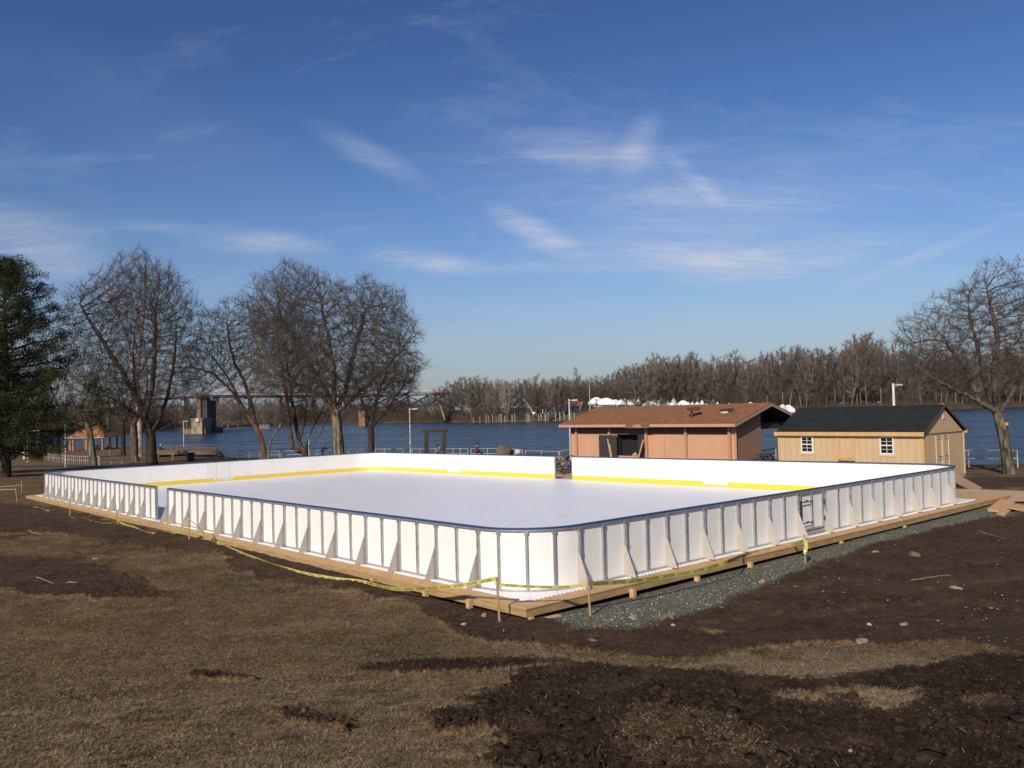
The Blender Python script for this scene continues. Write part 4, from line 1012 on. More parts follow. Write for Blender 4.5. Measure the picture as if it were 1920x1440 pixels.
    for a in (1.4, 2.05): q.box(a, a + .36, -.04, -.029, .70, .73); q.box(a, a + .3, -.04, -.0265, ze - .16, ze - .14)
    q.build('hinge', mat('rust_hinge', (.10, .07, .04), (.06, .04, .03)), dd)
    q = MB(F_); q.box(dep / 2 - .09, dep / 2 + .09, -.03, -.004, zp - .55, zp - .22); vt = q.build('gable_vent', m_wf, e_)
    q = MB(F_)
    for k in range(6): q.box(dep / 2 - .07, dep / 2 + .07, -.036, -.0305, zp - .53 + k * .05, zp - .51 + k * .05)
    q.build('louvre', mat('vent_slot', (.1, .1, .1), (.06, .06, .06)), vt)
    q = MB(F_)
    q.box(0.01, dep - .01, -.01, .12, zb + .11, zb + .245); q.box(.01, .13, .121, W_ - .01, zb + .11, zb + .245); q.build('skid', mat('grey_skid', (.36, .37, .35), (.28, .29, .27), scale=3), e_)
    q = MB(F_)
    for a in (.3, 2.0, 3.75):
        for b_ in (.05, 3.2, 6.3): q.box(a, a + .35, b_, b_ + .2, zb - .12, zb + .105)
    q.build('block', mat('concrete_block', (.30, .28, .25), (.2, .18, .16), scale=8, bump=.3), e_)
shed()
# ramp in front of the shed door
s0, t0 = 28.9, 4.45
A = RW(27.9, 4.5, -.12); B = RW(29.3, 4.5, -.12)
Cc = atg(1822, 921, .02); Dd = atg(1843, 916, .02)
board([RW(27.9, 4.5, -.10), Cc, Dd, RW(29.4, 4.5, -.10)], .03, 'plywood ramp sloping down from the tan shed doorway', mat('ramp_ply', (.44, .30, .17), (.34, .22, .12), scale=2), 'ramp', 'ramp')
# ------------------------------------------------------------------ brown park shelter
def shingle(name, ca, cb, cm, rot):
    global tcn
    ms = bpy.data.materials.new(name); ms.use_nodes = True; tt = ms.node_tree; bb = tt.nodes['Principled BSDF']; tcn = N(tt, 'ShaderNodeTexCoord')
    bb.inputs['Roughness'].default_value = .9; bb.inputs['Specular IOR Level'].default_value = .15
    mp_ = N(tt, 'ShaderNodeMapping'); mp_.inputs['Rotation'].default_value = (0, 0, rot); L(tt, tcn.outputs['Object'], mp_.inputs[0])
    br = N(tt, 'ShaderNodeTexBrick'); br.inputs['Scale'].default_value = 1.0; br.inputs['Brick Width'].default_value = .38; br.inputs['Row Height'].default_value = .14; br.inputs['Mortar Size'].default_value = .009
    br.inputs['Color1'].default_value = (*ca, 1); br.inputs['Color2'].default_value = (*cb, 1); br.inputs['Mortar'].default_value = (*cm, 1); br.inputs['Bias'].default_value = 0
    L(tt, mp_.outputs[0], br.inputs['Vector'])
    mid_ = tuple((x + y) / 2 for x, y in zip(ca, cb))
    L(tt, mix(tt, .38, br.outputs[0], ramp(tt, noise(tt, 2.2, 7, .7, (1, 1, 1)), [(.32, tuple(x * .55 for x in mid_)), (.7, tuple(x * 1.35 for x in mid_))])), bb.inputs['Base Color'])
    return ms
m_bshin = shingle('brown_shingle', (.31, .145, .070), (.19, .090, .048), (.08, .04, .022), R(90) - TH)
def shelter():
    se, te = 31.97, 17.47; ze = 2.0; sr = 35.87; zr = 3.16; tL = 31.9; sf = 39.9; zf = zr - (zr - ze) * (sf - sr) / (sr - se)
    sw = se + .6; tw0, tw1 = 17.92, 31.35; sb = 35.44; zb = gz1(13, 49.3) - .1
    org = RW(sw, tw0, zb); e_ = empty('park_shelter', org, 'salmon brown park building with brown shingle gable roof and an open dark hatch', 'shelter')
    F_ = RW
    m_w = mat('salmon_panel', (.60, .335, .20), (.54, .295, .175), rough=.8, scale=1.5, stretch=(1, 1, .5))
    dirty(m_w, -.8, .8, .35, (.22, .12, .08)); m_p = mat('salmon_post', (.48, .255, .165), (.42, .215, .135), rough=.8, scale=3)
    m_dk = mat('shelter_dark', (.035, .028, .024), (.02, .017, .015), rough=.8)
    m_fa = mat('pink_fascia', (.52, .30, .235), (.45, .25, .19), rough=.75, scale=3)
    o0, o1 = st(on_s(1207, 815, sw))[1], st(on_s(1157, 815, sw))[1]; zt = 1.40
    q = MB(F_)
    q.box(sw, sw + .1, tw0, o0, zb, ze - .02); q.box(sw, sw + .1, o1, tw1, zb, ze - .02); q.box(sw + .001, sw + .099, o0 + .001, o1 - .001, zt, ze - .021); q.box(sw + .001, sw + .099, o0 + .001, o1 - .001, zb, .0)
    q.build('wall', m_w, e_)
    q = MB(F_); q.box(sw - .012, sw - .001, tw0 + .2, tw1, zt + .012, ze - .03); q.build('header', mat('header_eave_shade', (.13, .065, .045), (.10, .05, .035)), e_)  # header beam with the eave shadow put into its dark brown
    q = MB(F_); q.box(sb - .1, sb, tw0 + .1, tw1, zb, ze + .9); q.box(sw + .11, sb - .11, tw1 - .1, tw1 + .0, zb, ze); q.build('back_wall', m_dk, e_)
    # gable end wall with diagonal boards
    m_diag = bpy.data.materials.new('diagonal_boards'); m_diag.use_nodes = True; tt = m_diag.node_tree; bb = tt.nodes['Principled BSDF']
    global tcn; tcn = N(tt, 'ShaderNodeTexCoord'); bb.inputs['Roughness'].default_value = .8
    mp_ = N(tt, 'ShaderNodeMapping'); mp_.inputs['Rotation'].default_value = (0, 0, -TH); L(tt, tcn.outputs['Object'], mp_.inputs[0])
    sp_ = N(tt, 'ShaderNodeSeparateXYZ'); L(tt, mp_.outputs[0], sp_.inputs[0])
    dg = mth(tt, 'FRACT', mth(tt, 'MULTIPLY', mth(tt, 'SUBTRACT', sp_.outputs[2], mth(tt, 'MULTIPLY', sp_.outputs[0], 1.0)), 4.2))
    L(tt, ramp(tt, dg, [(.0, (.10, .055, .035)), (.1, (.235, .135, .085)), (.92, (.27, .155, .10)), (1, (.12, .065, .04))]), bb.inputs['Base Color'])
    q = MB(F_)
    sl = (zr - ze) / (sr - se)
    P = [(sw + .1, zb), (sb - .1, zb), (sb - .1, ze + sl * (sb - se) - .22), (sw + .1, ze + sl * (sw - se) - .1)]
    a = [q.pt((x, tw0 - .012, z_)) for x, z_ in P]; b_ = [q.pt((x, tw0 + .06, z_)) for x, z_ in P]; q.face(*a); q.face(*b_[::-1])
    for k in range(4): q.face(a[k], b_[k], b_[(k + 1) % 4], a[(k + 1) % 4])
    q.build('gable_wall', m_diag, e_)
    # roof
    ext = .45
    for (sa, za, sc2, zc2) in ((se - .04, ze + .09, sr, zr + .09), (sf, zf + .09, sr, zr + .09)):
        q = MB(F_); A = [(sa, te - .02, za), (sc2, te - .02, zc2), (sc2, tL, zc2), (sa, tL, za)]
        q.hexa([(x, y, z_ - .05) for x, y, z_ in A] + A); rf = q.build('roof', m_bshin, e_)
    q = MB(F_)
    q.hexa([(se + .02, te + .1, ze - .13), (sr, te + .1, zr - .13), (sr, tL - .1, zr - .13), (se + .02, tL - .1, ze - .13), (se + .02, te + .1, ze + .03), (sr, te + .1, zr + .03), (sr, tL - .1, zr + .03), (se + .02, tL - .1, ze + .03)])
    q.hexa([(sr + .001, te + .1, zr - .13), (sf - .05, te + .1, zf - .13), (sf - .05, tL - .1, zf - .13), (sr + .001, tL - .1, zr - .13), (sr + .001, te + .1, zr + .03), (sf - .05, te + .1, zf + .03), (sf - .05, tL - .1, zf + .03), (sr + .001, tL - .1, zr + .03)])
    q.build('soffit', m_dk, e_)
    sg0, sg1 = st(on_s(1219, 799, se))[1], st(on_s(1175, 799, se))[1]
    q = MB(F_); q.box(se - .07, se - .041, te - .04, sg0 - .01, ze - .10, ze + .075); q.box(se - .07, se - .041, sg1 + .01, tL, ze - .10, ze + .075); q.build('fascia', m_fa, e_)
    q = MB(F_)
    for s0, z0, s1_, z1_ in ((se - .04, ze, sr, zr), (sf, zf, sr, zr)):
        q.hexa([(s0, te - .05, z0 - .13), (s1_, te - .05, z1_ - .13), (s1_, te - .021, z1_ - .13), (s0, te - .021, z0 - .13), (s0, te - .05, z0 + .03), (s1_, te - .05, z1_ + .03), (s1_, te - .021, z1_ + .03), (s0, te - .021, z0 + .03)])
    q.build('rake_board', mat('rake_pink', (.36, .25, .21), (.30, .2, .17)), e_)
    # open side posts and beam at the back
    q = MB(F_)
    for t_ in (te + .7, 24.5, tL - .7): q.box(sf - .75, sf - .55, t_, t_ + .2, zb - .5, zf - .15); q.build('porch_post', m_dk, e_); q = MB(F_)
    q.box(sb + .02, sf - .3, te + .65, te + .85, 1.62, 2.0); q.build('beam', m_dk, e_)
    for x in (1081, 1143, 1212, 1286, 1368):
        t_ = st(on_s(x, 830, sw - .1))[1]
        q = MB(F_); q.box(sw - .16, sw - .0125, t_ - .08, t_ + .08, zb, ze - .06); q.build('column', m_p, e_)
    q = MB(F_); q.tube((sw - .03, tw0 - .1, zb), (sw - .03, tw0 - .1, ze - .2), .06, n=8); q.build('downpipe', m_p, e_)
    # seams between wall panels
    q = MB(F_); t_ = st(on_s(1246, 830, sw))[1]; q.box(sw - .002, sw + .01, t_ - .006, t_ + .006, zb, zt + .1); q.build('seam', m_dk, e_)
    # hatch: dark opening with swung doors
    m_bk = mat('hatch_shade_black', (.012, .011, .010), (.008, .008, .008), rough=.9)
    q = MB(F_); q.box(sw + .5, sw + .55, o0 - .8, o1 + .8, zb, zt + .3); q.build('hatch_inner_shade', m_bk, e_)  # black sheet standing in for the unlit space behind the hatch
    q = MB(F_); q.box(sw - .002, sw + .5, o0 - .001, o0 + .02, zb, zt); q.box(sw - .002, sw + .5, o1 - .02, o1 + .001, zb, zt); q.box(sw - .002, sw + .5, o0 + .021, o1 - .021, zt - .02, zt + .001); q.box(sw - .002, sw + .5, o0 + .021, o1 - .021, -.001, .02); q.build('hatch_jamb_shade', m_bk, e_)  # added black strips painting shade over the wall thickness round the opening
    m_ch = mat('charcoal_door', (.040, .038, .042), (.028, .026, .03), rough=.7)
    dl = st(on_s(1124, 830, sw - .16))[1]
    q = MB(F_); q.box(sw - .22, sw - .175, o1 - .12, dl, -.7, zt - .04); d_ = q.build('hatch_door', m_ch, e_); d_['label'] = 'charcoal hatch door folded open to the left'
    q = MB(F_); q.hexa([(sw - .55, o0 - .02, -.7), (sw - .17, o0 - .12, -.7), (sw - .17, o0 - .07, -.7), (sw - .55, o0 + .03, -.7), (sw - .55, o0 - .02, zt), (sw - .17, o0 - .12, zt), (sw - .17, o0 - .07, zt), (sw - .55, o0 + .03, zt)]); d_ = q.build('hatch_door', m_ch, e_); d_['label'] = 'charcoal hatch door standing out at right angles on the right'
    # sign on the fascia: brown board with cream lines of lettering too small to read
    q = MB(F_); q.box(se - .11, se - .072, sg0, sg1, ze - .16, ze + .09); sg = q.build('sign_board', mat('sign_brown', (.20, .10, .07), (.17, .085, .06)), e_)
    q = MB(F_); wsg = sg1 - sg0; m_lt = mat('sign_letter', (.80, .62, .28), (.72, .55, .24))
    X0 = sg1 - wsg * .42; lh = .062; rr_ = random.Random(3)
    for row, (zr_, nchar, xs) in enumerate(((ze + .0, 5, X0), (ze - .105, 6, X0 + .02))):
        x = xs
        for k in range(nchar):
            wd = .075 + rr_.uniform(-.01, .012)
            q.box(se - .116, se - .1105, x - .022, x, zr_, zr_ + lh)
            if k % 2 == 0: q.box(se - .116, se - .1105, x - wd + .012, x - .0225, zr_ + lh - .018, zr_ + lh)
            if k % 3 != 1: q.box(se - .116, se - .1105, x - wd + .012, x - .0225, zr_, zr_ + .017)
            if k % 2 == 1: q.box(se - .116, se - .1105, x - wd - .002, x - wd + .0115, zr_, zr_ + lh)
            x -= wd + .018
    xa = sg1 - wsg * .31; zc_ = ze - .035
    q.hexa([(se - .116, xa, zc_ - .0), (se - .1105, xa, zc_), (se - .1105, xa - .10, zc_ - .08), (se - .116, xa - .10, zc_ - .08), (se - .116, xa, zc_ + .035), (se - .1105, xa, zc_ + .035), (se - .1105, xa - .10, zc_ - .035), (se - .116, xa - .10, zc_ - .035)])
    q.box(se - .116, se - .1105, xa - .10, xa - .06, zc_ - .03, zc_ + .06)
    q.build('sign_lettering', m_lt, sg)
    # roof vents
    m_v = mat('vent_brown', (.095, .045, .035), (.06, .03, .025), rough=.6)
    def onroof(x, y, lift=0.):
        d = ray(x, y)
        n = np.cross(RW(se, te, ze + .09) - RW(sr, te, zr + .09), RW(se, tL, ze + .09) - RW(se, te, ze + .09)); k = ((RW(se, te, ze + .09) - O3) @ n) / (d @ n); return O3 + d * k + np.array([0, 0, lift])
    P = onroof(1297, 783)
    q = MB(); q.tube(P, P + np.array([0, 0, .42]), .06, n=10); q.tube(P + np.array([0, 0, -.02]), P + np.array([0, 0, .06]), .11, n=10); v1 = q.build('vent_pipe', m_v, e_)
    q = MB(); c = P + np.array([.12, 0, .42]); q.hexa([tuple(c + np.array(o)) for o in ((-.42, -.22, 0), (.36, -.22, .0), (.46, .25, 0), (-.32, .25, 0), (-.46, -.26, .2), (.34, -.26, .26), (.46, .27, .26), (-.34, .27, .2))]); q.build('cap', m_v, v1)
    P = onroof(1358, 774)
    q = MB(); c = P + np.array([.1, 0, .1]); q.hexa([tuple(c + np.array(o)) for o in ((-.36, -.22, 0), (.40, -.22, .02), (.5, .25, .02), (-.3, .25, 0), (-.40, -.26, .12), (.42, -.26, .2), (.5, .27, .2), (-.3, .27, .12))]); v2 = q.build('vent_hood', m_v, e_)
    q = MB(); q.box(P[0] - .22, P[0] + .2, P[1] - .18, P[1] + .15, P[2] - .03, P[2] + .1); q.build('flashing', mat('pale_metal', (.55, .52, .48), (.5, .47, .44)), v2)
    return sw, zt, o0, o1
SW_, ZT_, HO0, HO1 = shelter()
# sticks leaning at the hatch
def lean(a, b, r_, s_off, label, name='pole', mt_=None):
    A = on_s(*a, SW_ - s_off - .25); B = on_s(*b, SW_ - s_off); A = A + (A - B) * .9; A[2] = max(A[2], gz1(A[0], A[1]))
    q = MB(); q.obox(A, B, r_ * 2, r_ * 1.2); return tag(q.build(name, mt_ or m_lumber, origin=A), label, 'timber')
lean((1144, 857), (1139, 823), .03, .24, 'longer pale timber leaning on the charcoal hatch door')
lean((1147, 857), (1143, 833), .022, .24, 'shorter pale timber beside the longer one on the hatch door')
lean((1199, 857), (1206, 824), .045, .5, 'thick pale timber leaning in the right side of the dark hatch')
lean((1197, 857), (1191, 848), .02, -.1, 'thin stick standing in the dark hatch behind the plywood pile')
q = MB(); P = on_s(1191, 848, SW_ + .2); q.poly([tuple(P), tuple(P + np.array([-.45, .5, -.5])), tuple(P + np.array([.3, -.4, -.5]))]); q.poly([tuple(P + np.array([0, .12, 0])), tuple(P + np.array([.3, -.28, -.5])), tuple(P + np.array([-.45, .62, -.5]))])
tag(q.build('plywood_stack', m_ply, origin=P), 'tan sheet material stacked inside the dark hatch', 'plywood stack')

# ------------------------------------------------------------------ lamps
m_pole = mat('pale_pole', (.52, .49, .46), (.44, .41, .38), rough=.6, scale=5)
m_pole_s = mat('flaking_pole', (.62, .59, .55), (.16, .14, .12), rough=.7, scale=1.6, stretch=(1, 1, 3), contrast=2.2)
def lamp(px_, D, h_, label, r_=.075, mt_=m_pole, arm=.55, ydir=1):
    P = aty(px_[0], px_[1], D); top = P[2]; zb = gz1(P[0], P[1]); 
    e_ = empty('lamp_post', (P[0], P[1], zb - .1), label, 'lamp post', 'park lamp posts along the river')
    q = MB(); q.tube((P[0], P[1], zb - .1), (P[0], P[1], top), r_, r_ * .8, 8); q.tube((P[0], P[1], zb - .1), (P[0], P[1], zb + .15), r_ * 1.6, r_ * 1.4, 8); q.build('pole', mt_, e_)
    if arm:
        q = MB(); q.obox((P[0] + r_, P[1], top - .12), (P[0] + arm, P[1], top - .08), .05, .05); q.build('arm', m_pole, e_)
        q = MB(); q.hexa([(P[0] + arm * .45, P[1] - .1, top - .17), (P[0] + arm * 1.25, P[1] - .1, top - .13), (P[0] + arm * 1.25, P[1] + .1, top - .13), (P[0] + arm * .45, P[1] + .1, top - .17), (P[0] + arm * .5, P[1] - .1, top - .04), (P[0] + arm * 1.25, P[1] - .08, top - .06), (P[0] + arm * 1.25, P[1] + .08, top - .06), (P[0] + arm * .5, P[1] + .1, top - .04)])
        q.build('lamp_head', m_pole, e_)
    return e_
lamp((1067, 748), 62, 4.7, 'tall pale lamp post just left of the salmon building', .075, m_pole, .5)
lamp((1674.5, 719), 58, 5, 'white lamp post rising behind the black shed roof', .105, mat('white_pole', (.72, .69, .64), (.6, .56, .52), scale=3), .5)
lamp((768, 765), 80, 4.7, 'flaking white lamp post left of the dark timber frame', .075, m_pole_s, .62)
lamp((344, 788.5), 128, 4.7, 'distant lamp post on the far left platform by the stone pier', .085, m_pole, .55)
lamp((122.5, 795), 86, 4.7, 'pale post with flaking top left of the trunk at the rink corner', .085, m_pole_s, 0)
lamp((52, 806.5), 108, 4.7, 'slim lamp post at the far left beside the white drinking fountain', .08, m_pole, 1.2)
lamp((579, 812), 90, 3.2, 'short flaking post between the dark multi stem tree and the standing person', .07, m_pole_s, 0)

# ------------------------------------------------------------------ railings
m_rail = mat('grey_rail', (.46, .43, .40), (.34, .31, .29), rough=.6, scale=4)
def railing(A, B, sp, label, h_=.95, rails=(1.0, .52), r_=.028, zoff=0., sub=0, cat='railing'):
    A = np.array(A, float); B = np.array(B, float); Ld = np.linalg.norm((B - A)[:2]); n = max(1, int(round(Ld / sp)))
    zA = gz1(*A[:2]) + zoff; e_ = empty('railing', (A[0], A[1], zA), label, cat, 'pipe railings along the river edge'); T = []
    for k in range(n + 1):
        x, y = A[:2] + (B - A)[:2] * k / n; z_ = gz1(x, y) + zoff; T.append((x, y, z_))
    for x, y, z_ in T:
        q = MB(); q.tube((x, y, z_ - .1), (x, y, z_ + h_ + .03), r_ * 1.25, n=6); q.build('post', m_rail, e_)
    q = MB()
    for f in rails:
        for a, b_ in zip(T, T[1:]): q.tube((a[0], a[1], a[2] + h_ * f), (b_[0], b_[1], b_[2] + h_ * f), r_, n=5)
    q.build('rail', m_rail, e_)
    if sub:
        q = MB()
        for a, b_ in zip(T, T[1:]):
            for k in range(1, sub):
                x, y, z_ = [a[i] + (b_[i] - a[i]) * k / sub for i in range(3)]; q.tube((x, y, z_ + .06), (x, y, z_ + h_ * .98), r_ * .75, n=5)
        q.build('baluster', m_rail, e_)
    return e_
def xy(px_, D): P = aty(px_, 800, D); return (P[0], P[1])
railing(xy(68, 118), xy(184, 88), 3.2, 'close barred railing stepping down on the left behind the fountain', sub=3)
railing(xy(186, 88), xy(228, 92), 2.3, 'two rail section just right of the rink corner trunk')
railing(xy(232, 92.5), xy(275, 97), 2.3, 'two rail section left of the big dark trunk')
railing(xy(292, 98.5), xy(322, 100), 1.7, 'two rail section right of the big dark trunk')
railing(xy(324, 100.5), xy(363, 102), 1.9, 'two rail section behind the dark bin')
railing(xy(366, 102.3), xy(404, 104), 2.3, 'two rail section ending below the timber platform')
railing(xy(408, 103.5), xy(445, 101.5), 2.2, 'first railing over the water right of the platform')
railing(xy(448, 101), xy(486, 99), 2.2, 'second railing over the water left of the leaning trunk')
railing(xy(489, 98.7), xy(523, 97.5), 2.2, 'railing behind the leaning trunk and its thin sapling')
railing(xy(526, 97), xy(572, 96), 2.4, 'railing behind the dark multi stem tree')
railing(xy(593, 95), xy(619, 94.4), 2.0, 'railing the standing person leans on')
railing(xy(653, 93), xy(755, 88), 1.5, 'white railing right of the broad grey trunk', r_=.035)
railing(xy(772, 86), xy(832, 81), 1.6, 'railing behind the dark timber frame')
railing(xy(835, 80.7), xy(876, 78), 1.4, 'railing between the timber frame and the person in red')
railing(xy(882, 77), xy(978, 73), 2.0, 'railing behind the brown ribbed drum')
railing(xy(984, 72.7), xy(1046, 68), 2.2, 'railing right of the pale bollard')
railing(xy(1048, 67.8), xy(1090, 65), 1.5, 'railing behind the tall lamp post')
railing(xy(1400, 57), xy(1453, 54), 1.3, 'white railing seen between the two buildings')
railing(xy(1640, 47.6), xy(1719, 46), 2.2, 'white two bar railing right of the tan shed up to the gap', h_=.94)
railing(xy(1726, 46), xy(1905, 44), 2.4, 'white two bar railing behind the leaning right hand tree', h_=.90)
railing(xy(293, 127), xy(403, 132), 2.6, 'railing along the far timber platform', h_=1.0, sub=2)
railing(xy(178, 118), xy(255, 126), 3.0, 'railing in front of the orange roofed pavilion')

# timber platform by the inlet
q = MB(); m_wd = mat('weathered_boards', (.20, .13, .085), (.10, .065, .045), rough=.9, scale=2, stretch=(.3, 3, 1))
P1, P2 = aty(292, 846, 112), aty(406, 845, 110)
q.hexa([(P1[0], P1[1], P1[2] - .5), (P2[0], P2[1], P2[2] - .5), (P2[0] * 1.14, P2[1] + 16, P2[2] - .5), (P1[0] * 1.14, P1[1] + 16, P1[2] - .5), (P1[0], P1[1], P1[2]), (P2[0], P2[1], P2[2]), (P2[0] * 1.14, P2[1] + 16, P2[2]), (P1[0] * 1.14, P1[1] + 16, P1[2])])
tag(q.build('boardwalk', m_wd, origin=P1), 'raised weathered boardwalk by the inlet on the left', 'boardwalk')

# ------------------------------------------------------------------ pavilion far left
def pavilion():
    D = 150; A = aty(126, 820, D); B = aty(195, 818, D - 1); Cc = aty(226, 816.5, D + 6); zb = gz1(A[0], A[1]); ze = A[2]
    A, B, Cc = A[:2], B[:2], Cc[:2]; Dd = A + (Cc - B); ctr = (A + Cc) / 2
    e_ = empty('pavilion', (ctr[0], ctr[1], zb), 'open park pavilion with orange brown hip roof on square posts', 'pavilion')
    zp = ze + 1.9; r0 = A + (Dd - A) * .5 + (B - A) * .30; r1 = B + (Cc - B) * .5 - (B - A) * .30
    q = MB()
    def p3(a, z_): return (a[0], a[1], z_)
    q.poly([p3(A, ze), p3(B, ze), p3(r1, zp), p3(r0, zp)]); q.poly([p3(B, ze), p3(Cc, ze), p3(r1, zp)]); q.poly([p3(Cc, ze), p3(Dd, ze), p3(r0, zp), p3(r1, zp)]); q.poly([p3(Dd, ze), p3(A, ze), p3(r0, zp)])
    q.poly([p3(A, ze - .02), p3(Dd, ze - .02), p3(Cc, ze - .02), p3(B, ze - .02)])
    q.build('roof', mat('orange_roof', (.38, .16, .07), (.27, .11, .05), rough=.9, scale=2), e_)
    q = MB()
    for a, b_ in ((A, B), (B, Cc), (Cc, Dd), (Dd, A)): q.obox(p3(a, ze - .14), p3(b_, ze - .14), .1, .2)
    q.build('fascia', mat('pale_fascia', (.42, .33, .27), (.36, .28, .22)), e_)
    for f, g in ((.05, .06), (.13, .06), (.5, .06), (.93, .06), (.05, .94), (.5, .94), (.93, .94), (.93, .5)):
        P = A + (B - A) * f + (Dd - A) * g; q = MB(); q.obox(p3(P, zb - .2), p3(P, ze - .2), .3, .3); q.build('column', mat('orange_post', (.38, .19, .10), (.28, .14, .08)), e_)
    q = MB(); P = A + (B - A) * .62 + (Dd - A) * .4; q.box(P[0] - .5, P[0] + .5, P[1] - .4, P[1] + .4, zb + .65, zb + .75); q.box(P[0] - .1, P[0] + .1, P[1] - .1, P[1] + .1, zb, zb + .65); q.build('table', m_dkwood, e_)
m_dkwood = mat('dark_timber', (.060, .042, .030), (.025, .018, .013), rough=.9, scale=3, stretch=(1, 1, .3))
pavilion()
# drinking fountain, bins, posts
P = aty(46, 854, 118); zb = gz1(P[0], P[1]); e_ = empty('drinking_fountain', (P[0], P[1], zb), 'white pedestal drinking fountain on the lawn at far left', 'drinking fountain')
mw = mat('white_concrete', (.62, .58, .52), (.5, .46, .41), scale=3)
q = MB(); q.lathe((P[0], P[1], zb - .1), [(.26, 0), (.22, .1), (.17, .7), (.19, .82)], 12); q.build('pedestal', mw, e_, smooth=False)
q = MB(); q.lathe((P[0], P[1], zb + .72), [(.2, 0), (.42, .12), (.44, .26), (.36, .28)], 12); q.build('bowl', mw, e_)
def bin_(px_, D, w_, h_, label, round_=False):
    P = aty(px_, 850, D); zb = gz1(P[0], P[1]); e_ = empty('litter_bin', (P[0], P[1], zb), label, 'litter bin')
    q = MB(); q.lathe((P[0], P[1], zb - .1), [(w_ * .46, 0), (w_ * .5, h_ + .05)], 14); q.build('body', mat('black_bin', (.03, .03, .032), (.018, .018, .02)), e_)
    q = MB(); q.lathe((P[0], P[1], zb + h_ - .049), [(w_ * .54, 0), (w_ * .54, .07), (w_ * .3, .12)], 14); q.build('rim', mat('black_rim', (.045, .045, .048), (.03, .03, .03)), e_)
bin_(357, 96, .86, .98, 'black litter bin behind the far left boards right of the big trunk')
bin_(84.5, 136, .6, .85, 'small black litter bin on the lawn left of the pavilion')
e_ = empty('post_and_rail_fence', (*xy(28, 150), gz1(*xy(28, 150))), 'low brown post and rail fence on the lawn at far left', 'fence')
mp2 = mat('fence_post', (.20, .13, .09), (.12, .08, .055))
for px_ in (28, 31.5, 35, 39, 46.5, 57, 67.5, 106):
    x, y = xy(px_, 148); q = MB(); q.obox((x, y, gz1(x, y) - .1), (x, y, gz1(x, y) + 1.1), .25, .25); q.build('post', mp2, e_)
x0, y0 = xy(28, 148); x1, y1 = xy(106, 148); q = MB(); q.obox((x0, y0 - .15, gz1(x0, y0) + .9), (x1, y1 - .15, gz1(x1, y1) + .9), .08, .1); q.build('rail', mp2, e_)
# dark timber frame by the river
D = 72; PA, PB = aty(799, 820, D), aty(832, 820, D); zb = gz1(PA[0], PA[1]); zt = aty(815, 805, D)[2]
e_ = empty('timber_gateway', (PA[0], PA[1], zb), 'dark square timber frame of two posts and a heavy beam by the river', 'timber frame')
for P in (PA, PB):
    q = MB(); q.obox((P[0], P[1], zb - .1), (P[0], P[1], zt - .22), .31, .31); q.build('post', m_dkwood, e_, bevel=.02)
q = MB(); q.obox((PA[0] - .38, PA[1], zt - .11), (PB[0] + .40, PB[1], zt - .11), .34, .26); q.build('beam', m_dkwood, e_, bevel=.02)
# brown ribbed drum, bollard, dark slab
D = 66; P = aty(948, 846, D); zb = gz1(P[0], P[1]); e_ = empty('rope_drum', (P[0], P[1], zb), 'big brown ribbed drum of coiled rope lying on its side by the railing', 'rope drum')
ax = np.array([.90, -.38, -.10]); ax /= np.linalg.norm(ax); c0 = np.array([P[0], P[1], aty(948, 851, D)[2]])
q = MB(); q.tube(c0 - ax * .5, c0 + ax * .5, .50, .42, 20); q.build('core', m_dkwood, e_)
m_rope = mat('old_rope', (.24, .18, .115), (.09, .065, .045), rough=.95, scale=6)
q = MB(); a1_ = np.cross(ax, [0, 0, 1.]); a1_ /= np.linalg.norm(a1_); a2_ = np.cross(ax, a1_)
for k in range(9):
    cc = c0 + ax * (-.46 + k * .115); rr_ = .66 - .018 * abs(k - 2) ** 1.6
    ring = []
    for i in range(22):
        th = 2 * math.pi * i / 22; dr = a1_ * math.cos(th) + a2_ * math.sin(th)
        ring.append([q.pt(tuple(cc + dr * (rr_ + .06 * math.cos(u)) + ax * .06 * math.sin(u))) for u in (0, 1.26, 2.51, 3.77, 5.03)])
    for i in range(22):
        for j in range(5): q.face(ring[i][j], ring[(i + 1) % 22][j], ring[(i + 1) % 22][(j + 1) % 5], ring[i][(j + 1) % 5])
q.build('rope_coil', m_rope, e_, smooth=True)
P = aty(971, 846, 66); zb = gz1(P[0], P[1]); e_ = empty('mooring_bollard', (P[0], P[1], zb), 'pale domed mooring bollard right of the ribbed drum', 'bollard')
q = MB(); q.lathe((P[0], P[1], zb - .1), [(.22, 0), (.2, P[2] - zb - .15)], 12); q.build('stem', m_dkwood, e_)
q = MB(); q.lathe((P[0], P[1], P[2] - .26), [(.2, 0), (.27, .06), (.28, .22), (.22, .36), (.1, .42)], 14); q.build('cap', mat('pale_blue_paint', (.46, .52, .52), (.38, .43, .43)), e_, smooth=True)
def bench(px_, py_, D, wd, label, col, back=True, rz=0.):
    P = aty(px_, py_, D); zb = gz1(P[0], P[1]); e_ = empty('bench', (P[0], P[1], zb), label, 'bench'); s_ = .45
    q = MB(); q.box(P[0] - wd / 2, P[0] + wd / 2, P[1] - .22, P[1] + .22, zb + s_ - .05, zb + s_); q.build('seat', col, e_)
    if back: q = MB(); q.box(P[0] - wd / 2, P[0] + wd / 2, P[1] + .24, P[1] + .29, zb + s_ + .12, zb + s_ + .5); q.build('backrest', col, e_)
    for sx in (-1, 1): q = MB(); q.box(P[0] + sx * wd * .42 - .04, P[0] + sx * wd * .42 + .04, P[1] - .2, P[1] + .24, zb - .05, zb + s_ - .051); q.build('leg', m_dk2, e_)
m_dk2 = mat('dark_iron', (.03, .03, .03), (.02, .02, .02))
